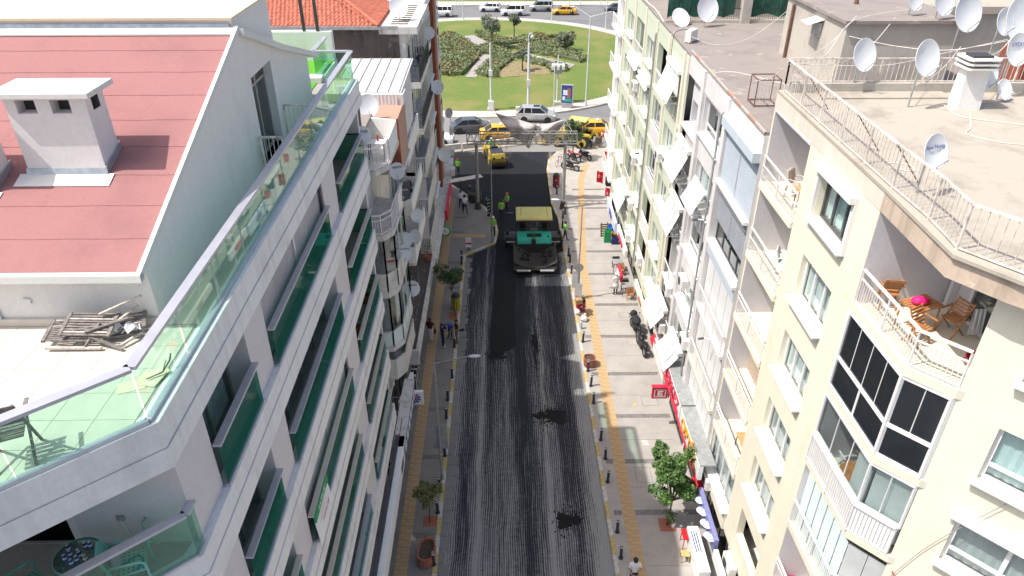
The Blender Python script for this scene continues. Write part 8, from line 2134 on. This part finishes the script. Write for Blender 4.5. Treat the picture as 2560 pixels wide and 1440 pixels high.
# ================================================================ PEOPLE
BASE = dict(pel=(0, 0, .95), sp=(0, .01, 1.14), ch=(0, .01, 1.34), nk=(0, .0, 1.49), jaw=(0, -.02, 1.57), hd=(0, -.01, 1.66))
for s, n in ((1, 'L'), (-1, 'R')):
    BASE.update({'hip' + n: (s * .09, 0, .90), 'kn' + n: (s * .10, -.02, .50), 'an' + n: (s * .10, .02, .09), 'to' + n: (s * .115, -.17, .045),
                 'sh' + n: (s * .185, .01, 1.41), 'el' + n: (s * .235, .03, 1.13), 'wr' + n: (s * .235, -.06, .90), 'ha' + n: (s * .23, -.09, .82)})
EDG = [('pel', 'sp', 1), ('sp', 'ch', 1), ('ch', 'nk', 3), ('nk', 'jaw', 3), ('jaw', 'hd', 3)]
for n in 'LR': EDG += [('pel', 'hip' + n, 0), ('hip' + n, 'kn' + n, 0), ('kn' + n, 'an' + n, 0), ('an' + n, 'to' + n, 2), ('ch', 'sh' + n, 1), ('sh' + n, 'el' + n, 1), ('el' + n, 'wr' + n, 4), ('wr' + n, 'ha' + n, 3)]
RAD = dict(pel=(.165, .115), sp=(.15, .105), ch=(.175, .115), nk=(.055, .055), jaw=(.062, .072), hd=(.078, .092))
for n in 'LR': RAD.update({'hip' + n: (.095, .10), 'kn' + n: (.062, .065), 'an' + n: (.042, .045), 'to' + n: (.042, .035), 'sh' + n: (.07, .07), 'el' + n: (.045, .045), 'wr' + n: (.03, .026), 'ha' + n: (.038, .02)})
def person(label, loc, rz, top, legs, shoes='cloth_black', pose={}, sleeves='skin', hair='hair_dark', vest=None, hat=None, scale=1.0, longhair=False, coat=False, skirtcoat=None):
    """facing local -y; one skinned body surface coloured by region; hair, vest and hat are children"""
    J = {k: Vector(pose.get(k, v)) for k, v in BASE.items()}
    names = list(J); idx = {n: i for i, n in enumerate(names)}
    me = bpy.data.meshes.new('person_body'); me.from_pydata([J[n] for n in names], [(idx[a], idx[b]) for a, b, _ in EDG], [])
    o = bpy.data.objects.new('body', me); COL.objects.link(o)
    o.modifiers.new('skin', 'SKIN')
    sv = me.skin_vertices[0].data
    for n in names: sv[idx[n]].radius = RAD[n]; sv[idx[n]].use_root = (n == 'pel')
    ss = o.modifiers.new('sub', 'SUBSURF'); ss.levels = 1; ss.render_levels = 1
    dg = bpy.context.evaluated_depsgraph_get(); ev = bpy.data.meshes.new_from_object(o.evaluated_get(dg)); bpy.data.objects.remove(o); bpy.data.meshes.remove(me)
    mb = MB(); V = [v.co.copy() for v in ev.vertices]
    mats = [legs, top, shoes, 'skin', sleeves]
    def region(c):
        best, bi = 9, 0
        for a, b, k in EDG:
            A, B = J[a], J[b]; ab = B - A; s = max(0, min(1, (c - A).dot(ab) / ab.length_squared)); d = (c - A - ab * s).length - (RAD[a][0] * (1 - s) + RAD[b][0] * s) * .9
            if d < best:
                best, bi = d, k
                if (a, b) == ('ch', 'nk') and s < .55: bi = 1
                if (a, b) == ('pel', 'sp') and s < .25: bi = 0
                if a.startswith('sh') and sleeves == 'skin' and s > .75: bi = 4
        return bi
    keep = []
    for p in ev.polygons:
        k = region(p.center); mb.f.append(tuple(p.vertices)); mb.m.append(k)
        if k == 1 and abs(p.center.x - J['ch'].x) < .23: keep.append(p)
    mb.v = [tuple(v) for v in V]
    # five fingers on each hand, nose
    for n, s in (('L', 1), ('R', -1)):
        w, h = J['wr' + n], J['ha' + n]; d = (h - w).normalized(); side = d.cross(Vector((0, 1, 0))); side = (side if side.length > .1 else Vector((1, 0, 0))).normalized(); bend = side.cross(d).normalized()
        for i in range(4):
            a = h + side * (i - 1.5) * .019; L = (.062, .075, .07, .055)[i]; m1 = a + d * L * .6 - bend * .006; mb.tube(a - d * .015, m1, .0095, .0085, 6, 3); mb.tube(m1, m1 + (d * .7 - bend * .5).normalized() * L * .55, .0085, .0065, 6, 3)
        a = (w + h) * .5 - side * .032; mb.tube(a, a + (d * .8 - side * .5).normalized() * .055, .0105, .008, 6, 3)
    hd = J['hd']; jw = J['jaw']; up = (hd - jw).normalized(); fw = Vector((0, -1, 0)); fw = (fw - up * fw.dot(up)).normalized(); rt = up.cross(fw)
    mb.tube(hd + fw * .085 - up * .02, hd + fw * .112 - up * .045, .010, .016, 6, 3)
    for s in (-1, 1): mb.ball(hd + rt * s * .082 - up * .03, .022, 6, 4, 3, (.5, .8, 1.2))
    t = thing('person', label, 'person', loc, rz); t.scale = (scale,) * 3
    b = mb.build('body', mats, t, smooth=True)
    for s in (-1, 1): e = MB(); e.ball(hd + fw * .088 + rt * s * .032 - up * .005, .012, 8, 5); e.build('eye', 'ink', t)
    if hair and not hat or longhair:
        h = MB(); Mh = Matrix((rt, -fw, up)).transposed()
        pr = [(max(.001, .104 * math.sin(math.pi * i / 10)), .112 * math.cos(math.pi * i / 10)) for i in range(7)]
        h.lathe(pr, 14, (0, 0, 0), 0, Mh); h.v = [tuple(Vector(p) + hd + up * .012 - fw * .018) for p in h.v]
        if longhair: h.ball(hd - fw * .06 - up * .12, .1, 10, 7, 0, (.95, .6, 1.7))
        h.build('hair', hair, t, smooth=True)
    if hat:
        h = MB(); Mh = Matrix((rt, -fw, up)).transposed()
        h.lathe([(.14, -.005), (.115, .0), (.112, .05), (.085, .1), (.04, .122), (.001, .127)], 16, (0, 0, 0), 0, Mh); h.v = [tuple(Vector(p) + hd + up * .02) for p in h.v]; h.build('helmet', hat, t, smooth=True)
    if vest:
        ev.update(); vm = MB(); mp = {}
        for p in keep:
            f = []
            for vi in p.vertices:
                if vi not in mp: mp[vi] = len(vm.v); vm.v.append(tuple(V[vi] + ev.vertices[vi].normal * .022))
                f.append(mp[vi])
            vm.f.append(tuple(f)); vm.m.append(0)
        vm.build('vest', vest, t, smooth=True)
    if skirtcoat:
        c = MB(); c.lathe([(.155, .0), (.20, -.2), (.225, -.42), (.215, -.42), (.15, 0)], 18, (J['pel'].x, J['pel'].y, J['pel'].z + .05), 0, Matrix.Diagonal((1, .8, 1))); c.build('coat_skirt', skirtcoat, t, smooth=True)
    bpy.data.meshes.remove(ev)
    return t
def stride(k, arm=1.0):
    return dict(knL=(.09, -.10 * k, .52), anL=(.09, -.17 * k, .11), toL=(.10, -.35 * k, .07), knR=(-.09, .06 * k, .50), anR=(-.09, .24 * k, .14), toR=(-.10, .10 * k, .05),
                elL=(.25, .10 * arm, 1.15), wrL=(.25, .06 * arm, .92), haL=(.24, .04 * arm, .84), elR=(-.25, -.06, 1.14), wrR=(-.24, -.2 * arm, .96), haR=(-.23, -.25 * arm, .89))
ARMF = dict(elL=(.25, -.04, 1.14), wrL=(.17, -.25, 1.08), haL=(.12, -.32, 1.06), elR=(-.25, -.04, 1.14), wrR=(-.15, -.26, 1.05), haR=(-.09, -.33, 1.04))
BENT = dict(pel=(0, .12, .88), sp=(0, .0, 1.05), ch=(0, -.19, 1.14), nk=(0, -.33, 1.15), jaw=(0, -.41, 1.13), hd=(0, -.48, 1.11), hipL=(.09, .12, .84), hipR=(-.09, .12, .84), knL=(.11, .0, .47), knR=(-.11, .02, .47),
            shL=(.185, -.26, 1.14), shR=(-.185, -.26, 1.14), elL=(.25, -.34, .88), wrL=(.16, -.5, .75), haL=(.1, -.55, .70), elR=(-.25, -.34, .88), wrR=(-.16, -.5, .75), haR=(-.1, -.55, .70))
def pp(px, py, z=.121): g = gp(px, py, z); return (g.x, g.y, z)
_m = gp(1590, 1398, 1.84); MAN = (_m.x, _m.y, .121)
person('worker in lime vest standing on the road roller', (-1.35, 66.55, .98), R(15), 'hi_vis', 'cloth_navy', vest='hi_vis', pose={**ARMF}, hat='sign_white')
person('worker in lime vest at the left wall near the drain grating', pp(1146, 440, .045), R(150), 'hi_vis', 'cloth_navy', vest='hi_vis', pose=stride(.8), hat='hat_red')
person('worker in lime vest standing behind the paver, nearer of two', pp(1254, 548, .045), R(-20), 'hi_vis', 'cloth_navy', vest='hi_vis', pose=ARMF)
person('worker in lime vest with red cap leaning on a rake, farther of two', pp(1268, 529, .045), R(-60), 'hi_vis', 'cloth_navy', vest='hi_vis', pose=ARMF, hat='hat_red')
person('worker in lime vest and white helmet beside the left kerb bulge', pp(1233, 591), R(-10), 'hi_vis', 'cloth_black', vest='hi_vis', hat='sign_white', pose=ARMF)
person('worker in lime vest walking on the right kerb beside the paver', pp(1412, 603), R(80), 'hi_vis', 'cloth_navy', vest='hi_vis', pose=stride(1.0))
person('man in white shirt walking on the left pavement, left of the pair', pp(1153, 523), R(15), 'cloth_white', 'cloth_navy', pose=stride(.9))
person('man in white shirt with raised arms, right of the pair on the left pavement', pp(1163, 535), R(35), 'cloth_white', 'cloth_navy', pose={**stride(1.0), **ARMF})
person('woman with auburn hair, black top and white trousers on the left pavement', pp(1078, 853), R(165), 'cloth_maroon', 'cloth_white', hair='hair_auburn', longhair=True, pose=stride(.5))
person('man in navy clothes and white trainers on the tactile strip', pp(1108, 867), R(115), 'cloth_navy', 'cloth_navy', 'cloth_white', pose={**ARMF})
person('man in bright blue shirt bending forward in the pavement group', pp(1126, 845), R(-30), 'cloth_blue', 'cloth_black', pose=BENT, sleeves='cloth_blue')
person('cameraman in black T-shirt and grey trousers in the pavement group', pp(1143, 857), R(-70), 'cloth_black', 'cloth_grey', pose=ARMF)
person('person in white coat and white cap by the cafe tables', pp(1538, 736), R(200), 'cloth_white', 'cloth_black', pose=ARMF, sleeves='cloth_white', hat='sign_white', skirtcoat='cloth_white')
person('man in white T-shirt and sunglasses at the bottom edge of the picture', MAN, R(0), 'cloth_white', 'cloth_black', pose={**ARMF, 'hd': (0, -.03, 1.66)}, scale=1.02)
person('pedestrian in dark clothes with a white bag half hidden by the left sign band', (-5.55, 24.9, .121), R(60), 'cloth_black', 'cloth_black', pose=stride(1.0))
person('motorcyclist in black beside the white motorcycle', pp(1452, 392), R(-40), 'cloth_black', 'cloth_black', pose=ARMF, sleeves='cloth_black', hat='sign_white')
t = thing('sunglasses', 'dark sunglasses on the man at the bottom edge', 'sunglasses', (MAN[0], MAN[1] - .13, .121 + 1.69)); MB().box(-.065, -.008, -.012, .0, -.02, .02).build('lens', 'black', t); MB().box(.008, .065, -.012, .0, -.02, .02).build('lens', 'black', t); MB().box(-.008, .008, -.01, -.004, .0, .01).build('bridge', 'black', t)
q = MAN; t = thing('camera', 'small camera held by the man at the bottom edge', 'camera', (q[0] + .02, q[1] - .38, 1.17)); MB().box(-.08, .08, -.04, .04, -.05, .06).build('body', 'sign_white', t, bevel=.01); MB().tube((0, -.04, 0), (0, -.11, 0), .035, .035, 12).build('lens', 'black', t)
q = pp(1143, 857); t = thing('video_camera', 'black video camera in the hands of the cameraman', 'camera', (q[0] + .36, q[1] - .12, 1.2), R(-70)); MB().box(-.07, .07, -.14, .12, -.06, .06).build('body', 'black', t, bevel=.01); MB().tube((0, -.14, 0), (0, -.24, 0), .045, .05, 12).build('lens', 'ac_dark', t)
q = pp(1078, 853); t = thing('handbag', 'dark handbag carried by the woman with auburn hair', 'bag', (q[0] + .27, q[1] + .05, .85)); MB().box(-.06, .06, -.13, .13, -.12, .1).build('body', 'cloth_maroon', t, bevel=.02); MB().path([(0, -.1, .1), (0, -.05, .3), (0, .05, .3), (0, .1, .1)], .008).build('strap', 'black', t)
t = thing('shopping_bag', 'white carrier bag of the pedestrian under the left sign band', 'bag', (-5.28, 24.75, .62)); MB().box(-.04, .04, -.14, .14, -.2, .15).build('body', 'cloth_white', t, bevel=.02); MB().path([(0, -.08, .15), (0, 0, .28), (0, .08, .15)], .006).build('handle', 'cloth_white', t)
q = pp(1268, 529, .045); t = thing('asphalt_rake', 'long-handled asphalt rake held by the worker with the red cap', 'rake', (q[0] + .2, q[1] - .3, .045)); MB().tube((0, 0, .03), (-.25, .25, 1.5), .014).build('handle', 'wood_orange', t); MB().box(-.3, .3, -.02, .02, 0, .05).build('head', 'galv', t)
